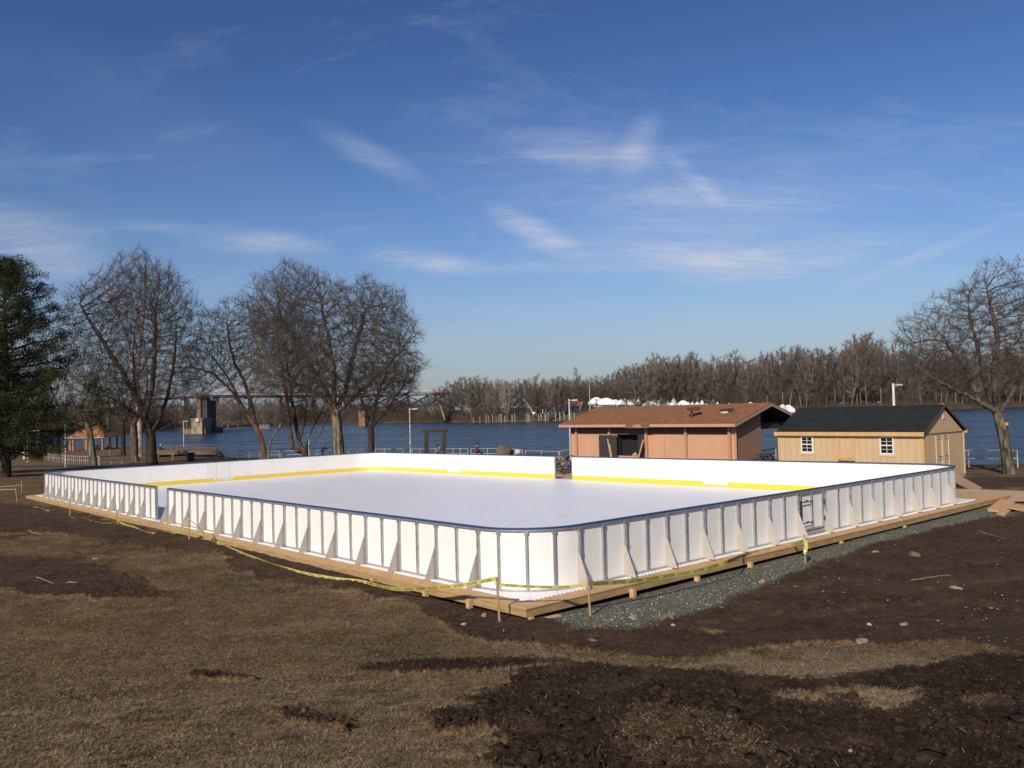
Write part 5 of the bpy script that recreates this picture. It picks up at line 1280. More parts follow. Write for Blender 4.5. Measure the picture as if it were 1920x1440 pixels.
def picnic(px_, py_, D, label, rz, col):
    P = aty(px_, py_, D); zb = gz1(P[0], P[1]); c_, s_ = math.cos(rz), math.sin(rz); e_ = empty('picnic_table', (P[0], P[1], zb), label, 'picnic table', 'picnic tables by the railing')
    F_ = lambda x, y, z_: (P[0] + x * c_ - y * s_, P[1] + x * s_ + y * c_, zb + z_)
    q = MB(F_)
    for k in range(5): q.box(-.95, .95, -.38 + k * .155, -.38 + k * .155 + .14, .71, .75)
    q.build('tabletop', col, e_)
    for sy in (-1, 1): q = MB(F_); q.box(-.95, .95, sy * .72 - .13, sy * .72 + .13, .41, .45); q.build('bench_seat', col, e_)
    for sx in (-.65, .65):
        q = MB(F_); q.obox((sx, -.6, -.05), (sx, -.15, .705), .06, .09, (1, 0, 0)); q.obox((sx, .6, -.05), (sx, .15, .705), .06, .09, (1, 0, 0)); q.box(sx - .025, sx + .025, -.8, .8, .33, .405); q.build('leg', col, e_)
m_pt = mat('picnic_wood', (.17, .115, .08), (.10, .07, .05), rough=.85)
picnic(1062, 856, 47.5, 'brown picnic table glimpsed through the far opening of the boards', .5, m_pt)
picnic(1048, 856, 56, 'farther brown picnic table left of the glimpsed one', .2, m_pt)
picnic(1436, 846, 50, 'dark picnic table between the two buildings', 1.1, m_dkwood)
picnic(1002, 849, 60, 'dark picnic table right of the pale bollard', 0.1, m_dkwood)
q = MB(); P = atg(1062, 879.5); 
q.box(P[0] - .19, P[0] + .19, P[1], P[1] + .3, P[2], P[2] + .34); o = q.build('blue_bag', mat('blue_bag', (.035, .06, .36), (.03, .05, .30), rough=.5), origin=P, bevel=.02); tag(o, 'blue bag with a white swirl on the paving beyond the far opening', 'bag')
q = MB(); c = P + np.array([-.06, -.004, .17])
for k in range(9):
    t0_ = 1.9 + k * .42; t1_ = t0_ + .42
    for (r0_, r1_) in ((.05, .09),):
        q.poly([tuple(c + np.array([r0_ * math.cos(t0_), 0, r0_ * 1.3 * math.sin(t0_)])), tuple(c + np.array([r1_ * math.cos(t0_), 0, r1_ * 1.3 * math.sin(t0_)])), tuple(c + np.array([r1_ * math.cos(t1_), 0, r1_ * 1.3 * math.sin(t1_)])), tuple(c + np.array([r0_ * math.cos(t1_), 0, r0_ * 1.3 * math.sin(t1_)]))])
mk = q.build('white_mark', m_white, o); mk.location = (0, 0, 0)
q = MB(); P = atg(1058, 872, .0); q.hexa([(P[0] - .2, P[1], P[2]), (P[0] + .5, P[1], P[2]), (P[0] + .5, P[1] + .35, P[2]), (P[0] - .2, P[1] + .35, P[2]), (P[0] - .17, P[1], P[2] + .55), (P[0] - .1, P[1], P[2] + .5), (P[0] - .1, P[1] + .3, P[2] + .5), (P[0] - .17, P[1] + .3, P[2] + .55)])
tag(q.build('cardboard_box', mat('cardboard', (.40, .27, .16), (.33, .22, .13)), origin=P), 'torn beige carton standing behind the blue bag', 'carton')

# ------------------------------------------------------------------ people
m_skin = mat('skin', (.42, .26, .18), (.36, .21, .15), rough=.6)
def person(px_, D, pose, cols, label, rz=0., zoff=0., group=None):
    P = aty(px_, 840, D); zb = gz1(P[0], P[1]) + zoff
    e_ = empty('person', (P[0], P[1], zb), label, 'person', rz=rz)
    J = {'stand_lean': dict(pel=(0, 0, .93), chest=(.22, 0, 1.25), neck=(.30, 0, 1.40), head=(.36, 0, 1.50), htop=(.38, 0, 1.62), sh=(.26, .18, 1.36), el=(.42, .2, 1.12), wr=(.62, .14, 1.02), hip=(0, .1, .9), kn=(-.02, .13, .48), an=(.02, .14, .08), toe=(.18, .15, .04), kn2=(.12, -.12, .48), an2=(.10, -.15, .08), toe2=(.26, -.16, .04)),
         'sit': dict(pel=(0, 0, .50), chest=(.04, 0, .82), neck=(.06, 0, 1.0), head=(.09, 0, 1.11), htop=(.10, 0, 1.23), sh=(.05, .19, .95), el=(.10, .24, .68), wr=(.32, .14, .60), hip=(.02, .1, .50), kn=(.44, .14, .52), an=(.46, .14, .08), toe=(.62, .15, .04), kn2=(.44, -.12, .52), an2=(.50, -.12, .08), toe2=(.66, -.13, .04)),
         'sit_bent': dict(pel=(0, 0, .50), chest=(.16, 0, .78), neck=(.26, 0, .93), head=(.34, 0, 1.0), htop=(.38, 0, 1.11), sh=(.20, .19, .90), el=(.34, .24, .66), wr=(.50, .1, .60), hip=(.02, .1, .50), kn=(.44, .16, .52), an=(.42, .16, .08), toe=(.58, .17, .04), kn2=(.44, -.14, .52), an2=(.46, -.14, .08), toe2=(.62, -.15, .04))}[pose]
    mir = lambda p: (p[0], -p[1], p[2])
    vs = []; rs = []; es = []
    def v_(p, r_): vs.append(p); rs.append(r_); return len(vs) - 1
    pel = v_(J['pel'], .15); ab = v_(tuple((a + b_) / 2 for a, b_ in zip(J['pel'], J['chest'])), .15); ch = v_(J['chest'], .165); nk = v_(J['neck'], .065); hd = v_(J['head'], .10); ht = v_(J['htop'], .075)
    es += [(pel, ab), (ab, ch), (ch, nk), (nk, hd), (hd, ht)]
    for sd in (0, 1):
        f = (lambda p: p) if sd == 0 else mir
        s_ = v_(f(J['sh']), .085); e2 = v_(f(J['el']), .055); w_ = v_(f(J['wr']), .036); es += [(ch, s_), (s_, e2), (e2, w_)]
        wr = np.array(f(J['wr'])); el2 = np.array(f(J['el'])); d = wr - el2; d /= np.linalg.norm(d); palm = v_(tuple(wr + d * .06), .034); es.append((w_, palm))
        h_ = v_((J['hip'][0], J['hip'][1] * (1 if sd == 0 else -1), J['hip'][2]), .11)
        kn = J['kn'] if sd == 0 else J['kn2']; an = J['an'] if sd == 0 else J['an2']; to = J['toe'] if sd == 0 else J['toe2']
        k_ = v_(kn, .075); a_ = v_(an, .052); t_ = v_(to, .042); es += [(pel, h_), (h_, k_), (k_, a_), (a_, t_)]
    me_ = bpy.data.meshes.new('body'); me_.from_pydata(vs, es, []); o = bpy.data.objects.new('body', me_); COL.objects.link(o)
    md = o.modifiers.new('s', 'SKIN'); md.use_smooth_shade = True
    for sv, r_ in zip(me_.skin_vertices[0].data, rs): sv.radius = (r_, r_); 
    me_.skin_vertices[0].data[0].use_root = True
    sb = o.modifiers.new('d', 'SUBSURF'); sb.levels = 1; sb.render_levels = 1
    dg = bpy.context.evaluated_depsgraph_get(); m2 = bpy.data.meshes.new_from_object(o.evaluated_get(dg)); bpy.data.objects.remove(o)
    m2.name = 'body'; m2.materials.clear()
    for m_ in (m_skin, cols[0], cols[1], m_dk2): m2.materials.append(m_)
    wl = J['pel'][2] + .04; hdp = np.array(J['head']); 
    for p in m2.polygons:
        c = np.array(p.center); s0 = np.linalg.norm(c - hdp) < .16 or c[2] > J['neck'][2] + .04
        hand = min(np.linalg.norm(c - np.array(J['wr'])), np.linalg.norm(c - np.array(mir(J['wr'])))) < .055 or (abs(c[1]) < .3 and c[0] > J['wr'][0] + .02 and c[2] > J['kn'][2] + .13)
        p.material_index = 0 if (s0 or hand) else (3 if c[2] < .1 else (1 if c[2] > wl - (.06 if pose != 'stand_lean' else 0) and (c[0] < J['kn'][0] - .1 or c[2] > J['kn'][2] + .1) else 2)); p.use_smooth = True
    b_ = bpy.data.objects.new('body', m2); COL.objects.link(b_); b_.parent = e_
    # fingers, face and headwear, small parts of the same figure
    q = MB()
    for sd in (1, -1):
        wr = np.array(J['wr']) * [1, sd, 1]; el2 = np.array(J['el']) * [1, sd, 1]; d = wr - el2; d /= np.linalg.norm(d); sdv = np.cross(d, [0, 0, 1.]); sdv /= np.linalg.norm(sdv)
        for k, l_ in enumerate((.06, .075, .078, .07)):
            p0 = wr + d * .09 + sdv * (-.03 + .02 * k); p1 = p0 + d * l_ * .55 + np.array([0, 0, -.012]); p2 = p1 + d * l_ * .35 + np.array([0, 0, -.03]); q.tube(p0, p1, .009, .008, 5); q.tube(p1, p2, .008, .006, 5)
        p0 = wr + d * .05 - sdv * .035 * sd; q.tube(p0, p0 + d * .045 - sdv * .03 * sd, .010, .008, 5)
    hp = hdp; fw = np.array([1, 0, -.1]) if pose != 'sit_bent' else np.array([.8, 0, -.5]); fw = fw / np.linalg.norm(fw)
    q.tube(hp + fw * .095, hp + fw * .125 + np.array([0, 0, -.02]), .014, .017, 5)
    me3 = bpy.data.meshes.new('hands'); me3.from_pydata(q.v, [], q.f); link('fingers_and_nose', me3, m_skin, e_)
    q = MB(); up = np.array(J['htop']) - hp; up /= np.linalg.norm(up)
    a1_ = np.cross(up, [0, 1., 0]); a1_ /= np.linalg.norm(a1_); a2_ = np.cross(up, a1_); c = hp + up * .05
    rings = []
    for r_, z_ in ((.112, -.02), (.118, .04), (.10, .10), (.05, .135)): rings.append([q.pt(tuple(c + up * z_ + a1_ * r_ * math.cos(6.283 * k / 10) + a2_ * r_ * math.sin(6.283 * k / 10))) for k in range(10)])
    for a, b2 in zip(rings, rings[1:]):
        for k in range(10): q.face(a[k], a[(k + 1) % 10], b2[(k + 1) % 10], b2[k])
    q.face(*rings[-1])
    me4 = bpy.data.meshes.new('hat'); me4.from_pydata(q.v, [], q.f); link('hat', me4, cols[2], e_)
    return e_
k_ = lambda n, c: mat(n, c, tuple(x * .8 for x in c), rough=.85, scale=5)
person(604, 91, 'stand_lean', (k_('black_coat', (.018, .014, .013)), k_('navy_trousers', (.02, .022, .035)), k_('black_hat', (.014, .014, .016))), 'person in black coat standing bent forward with hands on the railing', rz=R(8))
person(829, 69, 'sit_bent', (k_('grey_jacket', (.17, .15, .15)), k_('black_trousers', (.02, .02, .022)), k_('dark_cap', (.02, .018, .022))), 'seated person in grey jacket and dark cap leaning forward under the timber frame', rz=R(200), zoff=.35)
person(893, 69, 'sit', (k_('maroon_jacket', (.10, .018, .022)), k_('dark_jeans', (.03, .03, .04)), k_('black_hair', (.015, .012, .012))), 'seated person in dark red jacket facing the water beside the ribbed drum', rz=R(15), zoff=.28)
person(300, 118, 'sit', (k_('black_hoodie', (.02, .018, .02)), k_('grey_trousers', (.05, .05, .055)), k_('pale_cap', (.45, .40, .36))), 'seated person in black with a pale cap on the far left boardwalk', rz=R(60), zoff=.35)
bench(829, 850, 69.3, 1.4, 'bench under the dark timber frame', m_dkwood, back=False)
bench(893, 850, 69.3, 1.6, 'low bench under the person in dark red', mat('green_bench', (.07, .09, .05), (.05, .06, .04)), back=False)
bench(300, 844, 118.3, 1.2, 'dark seat on the far left boardwalk', m_dkwood, back=True)
# ------------------------------------------------------------------ bare trees, grown towards points scattered in the crown
def grow(att, P0, par0, D, di, dk, iters, g_up=.10, jit=.10, seed=0, maxn=16000):
    r2 = np.random.default_rng(seed)
    P = np.zeros((maxn + 500, 3)); par = np.full(maxn + 500, -1); n = len(P0); P[:n] = P0; par[:n] = par0
    dist = np.full(len(att), 1e9); near_ = np.zeros(len(att), int)
    def upd(a, b_):
        nonlocal dist, near_
        if b_ <= a: return
        d = np.linalg.norm(att[:, None] - P[None, a:b_], axis=2); j = d.argmin(1); dm = d[np.arange(len(att)), j]; m_ = dm < dist
        dist[m_] = dm[m_]; near_[m_] = j[m_] + a
    for a in range(0, n, 400): upd(a, min(n, a + 400))
    kids = {}
    for it in range(iters):
        act = dist < di
        if not act.any(): break
        idx_ = near_[act]; v_ = att[act] - P[idx_]; v_ /= np.linalg.norm(v_, axis=1)[:, None] + 1e-9
        u_, inv = np.unique(idx_, return_inverse=True); S = np.zeros((len(u_), 3)); np.add.at(S, inv, v_)
        S /= np.linalg.norm(S, axis=1)[:, None] + 1e-9
        S += r2.normal(size=S.shape) * jit + [0, 0, g_up]; S /= np.linalg.norm(S, axis=1)[:, None]
        new = P[u_] + S * D; ok = np.ones(len(u_), bool)
        for k, i in enumerate(u_):
            L_ = kids.setdefault(int(i), [])
            if len(L_) >= 4 or any(np.linalg.norm(P[j] - new[k]) < D * .35 for j in L_): ok[k] = False
        # points whose growth is stuck are dropped
        stuck = u_[~ok]
        new = new[ok]; pa = u_[ok]
        if n + len(new) > maxn: break
        P[n:n + len(new)] = new; par[n:n + len(new)] = pa
        for k, i in enumerate(pa): kids[int(i)].append(n + k)
        n0 = n; n += len(new); upd(n0, n)
        keep_ = dist > dk
        if len(stuck): keep_ &= ~(np.isin(near_, stuck) & (r2.uniform(size=len(att)) < .5))
        att = att[keep_]; dist = dist[keep_]; near_ = near_[keep_]
        if len(att) == 0: break
    return P[:n], par[:n]
def radii(P, par, tip, ex=2.3, rmax=None, keepn=0):
    n = len(P); s_ = np.zeros(n); cnt = np.zeros(n, int)
    for i in range(n - 1, 0, -1):
        if s_[i] == 0: s_[i] = tip ** ex
        if par[i] >= 0: s_[par[i]] += s_[i]
    s_[0] = max(s_[0], tip ** ex); r_ = s_ ** (1 / ex)
    if rmax: 
        k = math.log(rmax / tip) / math.log(max(r_[0], tip * 1.01) / tip); r_ = tip * (r_ / tip) ** k
    return r_
def tubes(A, B, ra, rb_, n):
    A = np.asarray(A, float); B = np.asarray(B, float); d = B - A; ln = np.linalg.norm(d, axis=1); d = d / (ln[:, None] + 1e-9)
    ref = np.where(np.abs(d[:, 2:3]) > .9, np.array([[1., 0, 0]]), np.array([[0, 0, 1.]])); a = np.cross(d, ref); a /= np.linalg.norm(a, axis=1)[:, None] + 1e-9; b_ = np.cross(d, a)
    th = 2 * math.pi * np.arange(n) / n; ring = a[:, None] * np.cos(th)[None, :, None] + b_[:, None] * np.sin(th)[None, :, None]
    V = np.concatenate([A[:, None] + ring * np.asarray(ra)[:, None, None], B[:, None] + ring * np.asarray(rb_)[:, None, None]], 1).reshape(-1, 3)
    o = np.arange(len(A))[:, None, None] * (2 * n); k = np.arange(n); q_ = np.stack([k, (k + 1) % n, (k + 1) % n + n, k + n], 1)[None]
    return V, (o + q_).reshape(-1, 4)
def cat_mesh(parts):
    V = []; F = []; o = 0
    for v_, f_ in parts:
        if len(v_) == 0: continue
        V.append(v_); F.append(f_ + o); o += len(v_)
    return np.concatenate(V), np.concatenate(F)
def twigs(P, par, r_, thr, per, ln, rad, seed, up=.3, nseg=2, cen=None, sp=.5, pr=.9):
    r2 = np.random.default_rng(seed); c = np.where((r_ < thr) & (par >= 0))[0]; c = np.repeat(c, per); c = c[r2.uniform(size=len(c)) < pr]
    d = P[c] - P[par[c]]; d /= np.linalg.norm(d, axis=1)[:, None] + 1e-9
    dd = d + r2.normal(size=d.shape) * sp + [0, 0, up]
    if cen is not None: o_ = P[c] - cen; o_ /= np.linalg.norm(o_, axis=1)[:, None] + 1e-9; dd = dd + o_ * .9
    dd /= np.linalg.norm(dd, axis=1)[:, None]
    A = P[c] - d * r2.uniform(0, .3, (len(c), 1)); parts = []; l_ = ln * r2.uniform(.4, 1.3, len(c)); rr = rad
    for k in range(nseg):
        B = A + dd * (l_ / nseg)[:, None]; parts.append(tubes(A, B, np.full(len(c), rr), np.full(len(c), rr * .7), 3)); A = B; rr *= .7
        dd = dd + r2.normal(size=d.shape) * .3; dd /= np.linalg.norm(dd, axis=1)[:, None]
    return parts
def poly_nodes(pl, D, base):
    pts = [np.array(pl[0], float)]
    for a, b_ in zip(pl, pl[1:]):
        a = np.array(a, float); b_ = np.array(b_, float); n = max(1, int(np.linalg.norm(b_ - a) / D))
        for k in range(1, n + 1): pts.append(a + (b_ - a) * k / n)
    return pts
def sweep_trunk(TP, TR, nn, seed):
    r2 = np.random.default_rng(seed); n = len(TP); d = np.gradient(TP, axis=0); d /= np.linalg.norm(d, axis=1)[:, None] + 1e-9
    a = np.cross(d, [0, 1., 0]); a /= np.linalg.norm(a, axis=1)[:, None] + 1e-9; b_ = np.cross(d, a); th = 2 * math.pi * np.arange(nn) / nn
    flute = 1 + .07 * np.sin(th * 5 + seed)[None, :] + .05 * r2.normal(size=(n, nn)) * .5
    V = TP[:, None] + (a[:, None] * np.cos(th)[None, :, None] + b_[:, None] * np.sin(th)[None, :, None]) * (TR[:, None] * flute)[..., None]
    k = np.arange(nn); o = (np.arange(n - 1) * nn)[:, None, None]; F = o + np.stack([k, (k + 1) % nn, (k + 1) % nn + nn, k + nn], 1)[None]
    return V.reshape(-1, 3), F.reshape(-1, 4)
def make_tree(name, trunks, ells, natt, D, di, dk, tip, rmax, bark, label, cat='tree', group=None, seed=1, tw=(2, .6, .007), iters=160, up=.10, jit=.10, twmat=None, shell=.35, zmin=None):
    """trunks: list of polylines (first is the main one, others start on it); ells: crown ellipsoids (centre, radii, weight)"""
    r2 = np.random.default_rng(seed); att = []; W = sum(e_[2] for e_ in ells)
    for c, rad, wt in ells:
        m_ = int(natt * wt / W); v_ = r2.normal(size=(m_, 3)); v_ /= np.linalg.norm(v_, axis=1)[:, None]; rr = r2.uniform(0, 1, m_) ** shell
        lump = 1 + .16 * np.sin(v_[:, 0] * 5 + seed) * np.cos(v_[:, 2] * 6 + 2 * seed) + .10 * np.sin(v_[:, 1] * 9 + v_[:, 2] * 7)
        att.append(np.array(c) + v_ * rr[:, None] * lump[:, None] * np.array(rad))
    att = np.concatenate(att)
    if zmin is not None: att = att[att[:, 2] > zmin]
    P0 = []; par = []; tr = []
    for k, pl in enumerate(trunks):
        nd = poly_nodes(pl, D, 0)
        if k > 0:
            j = int(np.argmin([np.linalg.norm(np.array(p) - nd[0]) for p in P0])); nd = nd[1:] if np.linalg.norm(P0[j] - nd[0]) < D else nd; prev = j
        else: prev = -1
        for p in nd: P0.append(p + (r2.normal(size=3) * (.0 if k == 0 else D * .12) if prev >= 0 else 0)); par.append(prev); prev = len(P0) - 1; tr.append(k == 0)
    nt_ = len(P0)
    P, pa = grow(att, np.array(P0), np.array(par), D, di, dk, iters, up, jit, seed)
    # order is parent-first by construction
    r_ = radii(P, pa, tip, rmax=rmax)
    i = np.arange(1, len(P)); i = i[pa[i] >= 0]
    base = P[0].copy(); e_ = empty(name, base, label, cat, group)
    ist = np.zeros(len(P), bool); ist[:len(tr)] = tr
    tn = np.where(ist)[0]; TP = P[tn].copy(); TR = np.maximum(r_[tn], .0)
    for _ in range(2): TP[1:-1] = (TP[:-2] + 2 * TP[1:-1] + TP[2:]) / 4
    TR = np.convolve(np.pad(TR, 2, mode='edge'), np.ones(5) / 5, 'valid')
    nn = 14; Vt, Ft = sweep_trunk(TP, TR, nn, seed)
    # flare at the foot
    cen = np.repeat(TP, nn, 0); fl = np.exp(-np.clip(cen[:, 2] - base[2], 0, 9) / (rmax * 1.2))[:, None] * .4; Vt = Vt + (Vt - cen) * [1, 1, 0] * fl
    link('trunk', np_mesh('trunk', Vt - base, Ft, smooth=True), bark, e_)
    ci = i[~ist[i]]; parts = []
    for lo, hi, ns in ((.06, 9, 7), (.022, .06, 5), (0, .022, 3)):
        s_ = ci[(r_[ci] >= lo) & (r_[ci] < hi)]
        if len(s_):
            ra = np.minimum(r_[pa[s_]], r_[s_] * 1.35); parts.append(tubes(P[pa[s_]], P[s_], ra, r_[s_], ns))
    parts += twigs(P, pa, r_, tip * 3.2, tw[0], tw[1], tw[2], seed + 5)
    cc_ = np.array([P[:, 0].mean(), P[:, 1].mean(), base[2] + (P[:, 2].max() - base[2]) * .38]); parts += twigs(P, pa, r_, tip * 1.25, 1, tw[1] * 1.7, tw[2] * .95, seed + 9, nseg=3, cen=cc_, sp=.3, pr=.35)
    V_, F_ = cat_mesh(parts); link('crown', np_mesh('crown', V_ - base, F_), twmat or bark, e_)
    return e_, P, pa, r_
m_bark_dk = mat('dark_bark', (.075, .055, .042), (.030, .022, .017), rough=.95, scale=3, stretch=(2, 2, .35), bump=.6, bscale=8, spec=.1)
m_bark_rt = mat('mottled_bark', (.19, .165, .115), (.04, .032, .024), rough=.95, scale=4.5, stretch=(2.5, 2.5, .45), bump=1, bscale=14, spec=.1, contrast=1.7)
m_bark_gr = mat('grey_bark', (.25, .215, .145), (.045, .036, .027), rough=.95, scale=2.6, stretch=(2.5, 2.5, .3), bump=1, bscale=9, spec=.1, contrast=1.6)
m_bark_br = mat('brown_bark', (.17, .115, .08), (.05, .034, .025), rough=.95, scale=3, stretch=(2, 2, .35), bump=.6, bscale=8, spec=.1)
m_twig_gr = mat('grey_twigs', (.150, .122, .094), (.055, .044, .035), rough=.95, scale=.6, spec=.1)
m_twig_dk = mat('dark_twigs', (.100, .080, .066), (.040, .031, .026), rough=.95, scale=.6, spec=.1)
m_twig_rd = mat('reddish_twigs', (.125, .092, .076), (.050, .037, .031), rough=.95, scale=.6, spec=.1)
m_pale = mat('sycamore_bark', (.42, .37, .29), (.18, .155, .12), rough=.9, scale=1.2, spec=.1, contrast=1.6)
def T(pts, D, dd=None): return [tuple(aty(x, y, D + (dd[k] if dd else 0))) for k, (x, y) in enumerate(pts)]
def base_pt(x, y, D): P = aty(x, y, D); P[2] = gz1(P[0], P[1]) - .15; return tuple(P)
def el_(cx, cy, rx, ry, D, rd, wt=1): return (aty(cx, cy, D), (rx * D / FPX, rd, ry * D / FPX), wt)
# 1 big dark tree behind the far left boards
D = 90
make_tree('maple_tree', [[base_pt(285, 870, D)] + T([(284, 845), (283, 812), (272, 790), (262, 760), (252, 720), (250, 660)], D), T([(283, 812), (300, 785), (313, 745), (325, 690), (330, 640)], D, [0, 0, .8, 1.5, 2]),
    T([(283, 812), (272, 780), (285, 735), (290, 680), (292, 600)], D, [0, -.5, -1.2, -1.5, -1]), T([(272, 790), (240, 765), (205, 745), (165, 738)], D, [0, .5, 1, 1.5]), T([(284, 815), (330, 790), (365, 770), (385, 760)], D, [0, -.6, -1.2, -2]), T([(262, 760), (225, 690), (180, 620), (150, 570)], D, [0, -1, -2, -2.5])],
    [el_(248, 625, 118, 135, D, 6.0, 3), el_(180, 640, 75, 105, D, 5, 1.2), el_(318, 640, 62, 110, D, 5, 1.3), el_(255, 735, 130, 55, D, 5, 1), el_(275, 540, 62, 65, D, 4, .6)],
    9000, .36, 5, .42, .0085, .50, m_bark_dk, 'large dark spreading bare tree behind the far left boards', seed=11, tw=(5, .9, .0098), twmat=m_twig_dk)
# pale sycamore behind it
D = 118
make_tree('sycamore_tree', [[base_pt(262, 848, D)] + T([(262, 780), (256, 720), (262, 660), (270, 580), (272, 520)], D), T([(256, 720), (240, 640), (222, 590), (205, 540)], D), T([(262, 700), (290, 650), (285, 560)], D)],
    [el_(262, 560, 78, 85, D, 6, 2), el_(225, 560, 50, 60, D, 5, 1)], 2600, .5, 7, .65, .012, .36, m_pale, 'tall pale barked tree showing through the crown of the big dark tree', seed=12, tw=(3, 1.0, .010), twmat=mat('pale_twigs', (.36, .31, .25), (.13, .11, .085), rough=.95, scale=.5))
# 2 leaning tree
D = 93
make_tree('leaning_tree', [[base_pt(496, 859, D)] + T([(494, 840), (487, 815), (476, 795), (461, 775), (447, 745), (430, 712), (415, 690), (400, 670)], D), T([(478, 798), (472, 760), (458, 715), (440, 680), (430, 640), (425, 600)], D, [0, .3, .8, 1.2, 1.5, 1.5]), T([(461, 775), (435, 735), (400, 700), (365, 690)], D, [0, -.6, -1.2, -2])],
    [el_(430, 640, 68, 80, D, 4.5, 2), el_(385, 690, 50, 60, D, 4, 1), el_(460, 700, 45, 70, D, 4, .8)], 4200, .36, 5, .45, .0085, .29, m_bark_br, 'bare tree with a reddish trunk leaning left over the railing', seed=13, tw=(5, .9, .0098), twmat=m_twig_dk)
# thin sapling beside it
D = 92
make_tree('sapling', [[base_pt(502, 857, D)] + T([(504, 845), (508, 825), (518, 808), (526, 798)], D)], [el_(528, 780, 16, 22, D, 1.2, 1)], 60, .3, 4, .5, .010, .11, m_bark_gr, 'thin pale sapling right of the leaning trunk', seed=14, tw=(2, .4, .006))
# 3 dark multi stem tree
D = 90
make_tree('multi_stem_tree', [[base_pt(573, 858, D)] + T([(572, 845), (577, 825), (585, 805), (596, 785), (606, 765)], D), T([(572, 848), (560, 830), (556, 800), (550, 765), (540, 700)], D, [0, .4, .6, .8, 1]), T([(571, 850), (548, 838), (543, 800), (538, 750), (530, 690)], D, [0, -.3, -.5, -.8, -1]), T([(575, 838), (590, 830), (608, 800), (620, 775)], D, [0, -.6, -1, -1.5]), T([(560, 830), (572, 790), (575, 740)], D)],
    [el_(545, 690, 75, 100, D, 4.5, 2), el_(520, 650, 60, 90, D, 4, 1.2), el_(580, 740, 60, 60, D, 4, 1)], 5200, .36, 5, .44, .0085, .36, m_bark_dk, 'dark low branching tree with several stems in the middle of the group', seed=15, tw=(5, .9, .0098), twmat=m_twig_rd)
# 4 the biggest tree
D = 86
make_tree('broad_tree', [[base_pt(636, 856, D)] + T([(635, 840), (633, 815), (631, 788), (628, 768)], D), T([(628, 768), (612, 735), (590, 700), (560, 650), (530, 600)], D, [0, .4, .8, 1, 1]), T([(628, 768), (627, 735), (625, 690), (615, 630), (600, 560)], D, [0, -.5, -.8, -1, -1]), T([(630, 772), (645, 740), (655, 700), (670, 640), (690, 570)], D, [0, .4, 1, 1.5, 2]), T([(631, 775), (660, 748), (690, 720), (720, 690), (750, 660)], D, [0, -.6, -1.2, -2, -2.5]), T([(632, 785), (610, 768), (585, 770)], D), T([(633, 780), (600, 740), (560, 720), (510, 690)], D, [0, -1, -2, -3])],
    [el_(615, 625, 135, 112, D, 7.0, 3.2), el_(520, 590, 62, 75, D, 5, 1), el_(712, 615, 72, 95, D, 5.5, 1.5), el_(735, 680, 58, 60, D, 5, .9), el_(600, 705, 130, 50, D, 5, 1), el_(560, 540, 60, 50, D, 4, .5)],
    12500, .34, 5, .39, .0085, .52, m_bark_gr, 'broadest bare tree of the group with a forked grey trunk', seed=16, tw=(5, .85, .0098), twmat=m_twig_gr)
# 5 small tree
D = 85
make_tree('small_tree', [[base_pt(696, 853, D)] + T([(696, 840), (696, 815), (695, 797)], D), T([(695, 800), (685, 770), (675, 735)], D), T([(695, 798), (702, 765), (712, 730)], D), T([(696, 800), (715, 780), (738, 750)], D), T([(697, 806), (711, 798)], D)],
    [el_(700, 735, 68, 52, D, 3.6, 2), el_(745, 715, 45, 40, D, 3, .7)], 3400, .32, 4, .38, .0085, .30, m_bark_dk, 'smaller dark bare tree right of the broadest tree', seed=17, tw=(5, .7, .0098), twmat=m_twig_dk)
# 6 right hand tree
D = 39
make_tree('right_tree', [[base_pt(1893, 893, D)] + T([(1889, 865), (1884, 830), (1877, 795), (1868, 772), (1858, 757)], D), T([(1868, 772), (1835, 752), (1800, 735), (1765, 718), (1720, 690)], D, [0, -.4, -.8, -1.2, -1.5]), T([(1862, 765), (1850, 730), (1840, 690), (1830, 640), (1815, 580)], D, [0, .3, .6, .8, .8]),
    T([(1868, 770), (1866, 735), (1862, 690), (1872, 640), (1850, 540)], D, [0, -.3, -.5, -.5, -.5]), T([(1872, 780), (1893, 745), (1915, 705), (1940, 650)], D, [0, .3, .6, 1]), T([(1835, 752), (1822, 715), (1800, 680), (1770, 640)], D, [-.4, 0, .6, 1])],
    [el_(1800, 640, 108, 92, D, 3.4, 2.4), el_(1880, 590, 90, 100, D, 3.2, 2.0), el_(1735, 670, 55, 60, D, 2.4, .8), el_(1950, 620, 70, 110, D, 3, 1.0)],
    6000, .19, 3, .24, .0055, .235, m_bark_rt, 'leaning bare tree with a sawn limb scar at the right edge', seed=18, tw=(5, .44, .0046), twmat=mat('purple_twigs', (.135, .10, .085), (.055, .042, .036), rough=.95, scale=1))
rt = [o for o in COL.objects if o.name == 'right_tree'][0]
P = aty(1888, 795, D - .26); q = MB(); q.tube(P + np.array([0, .06, 0]), P + np.array([-.01, -.012, 0]), .085, .075, 12); q.build('limb_scar', mat('cut_wood', (.62, .30, .13), (.45, .2, .09)), rt)
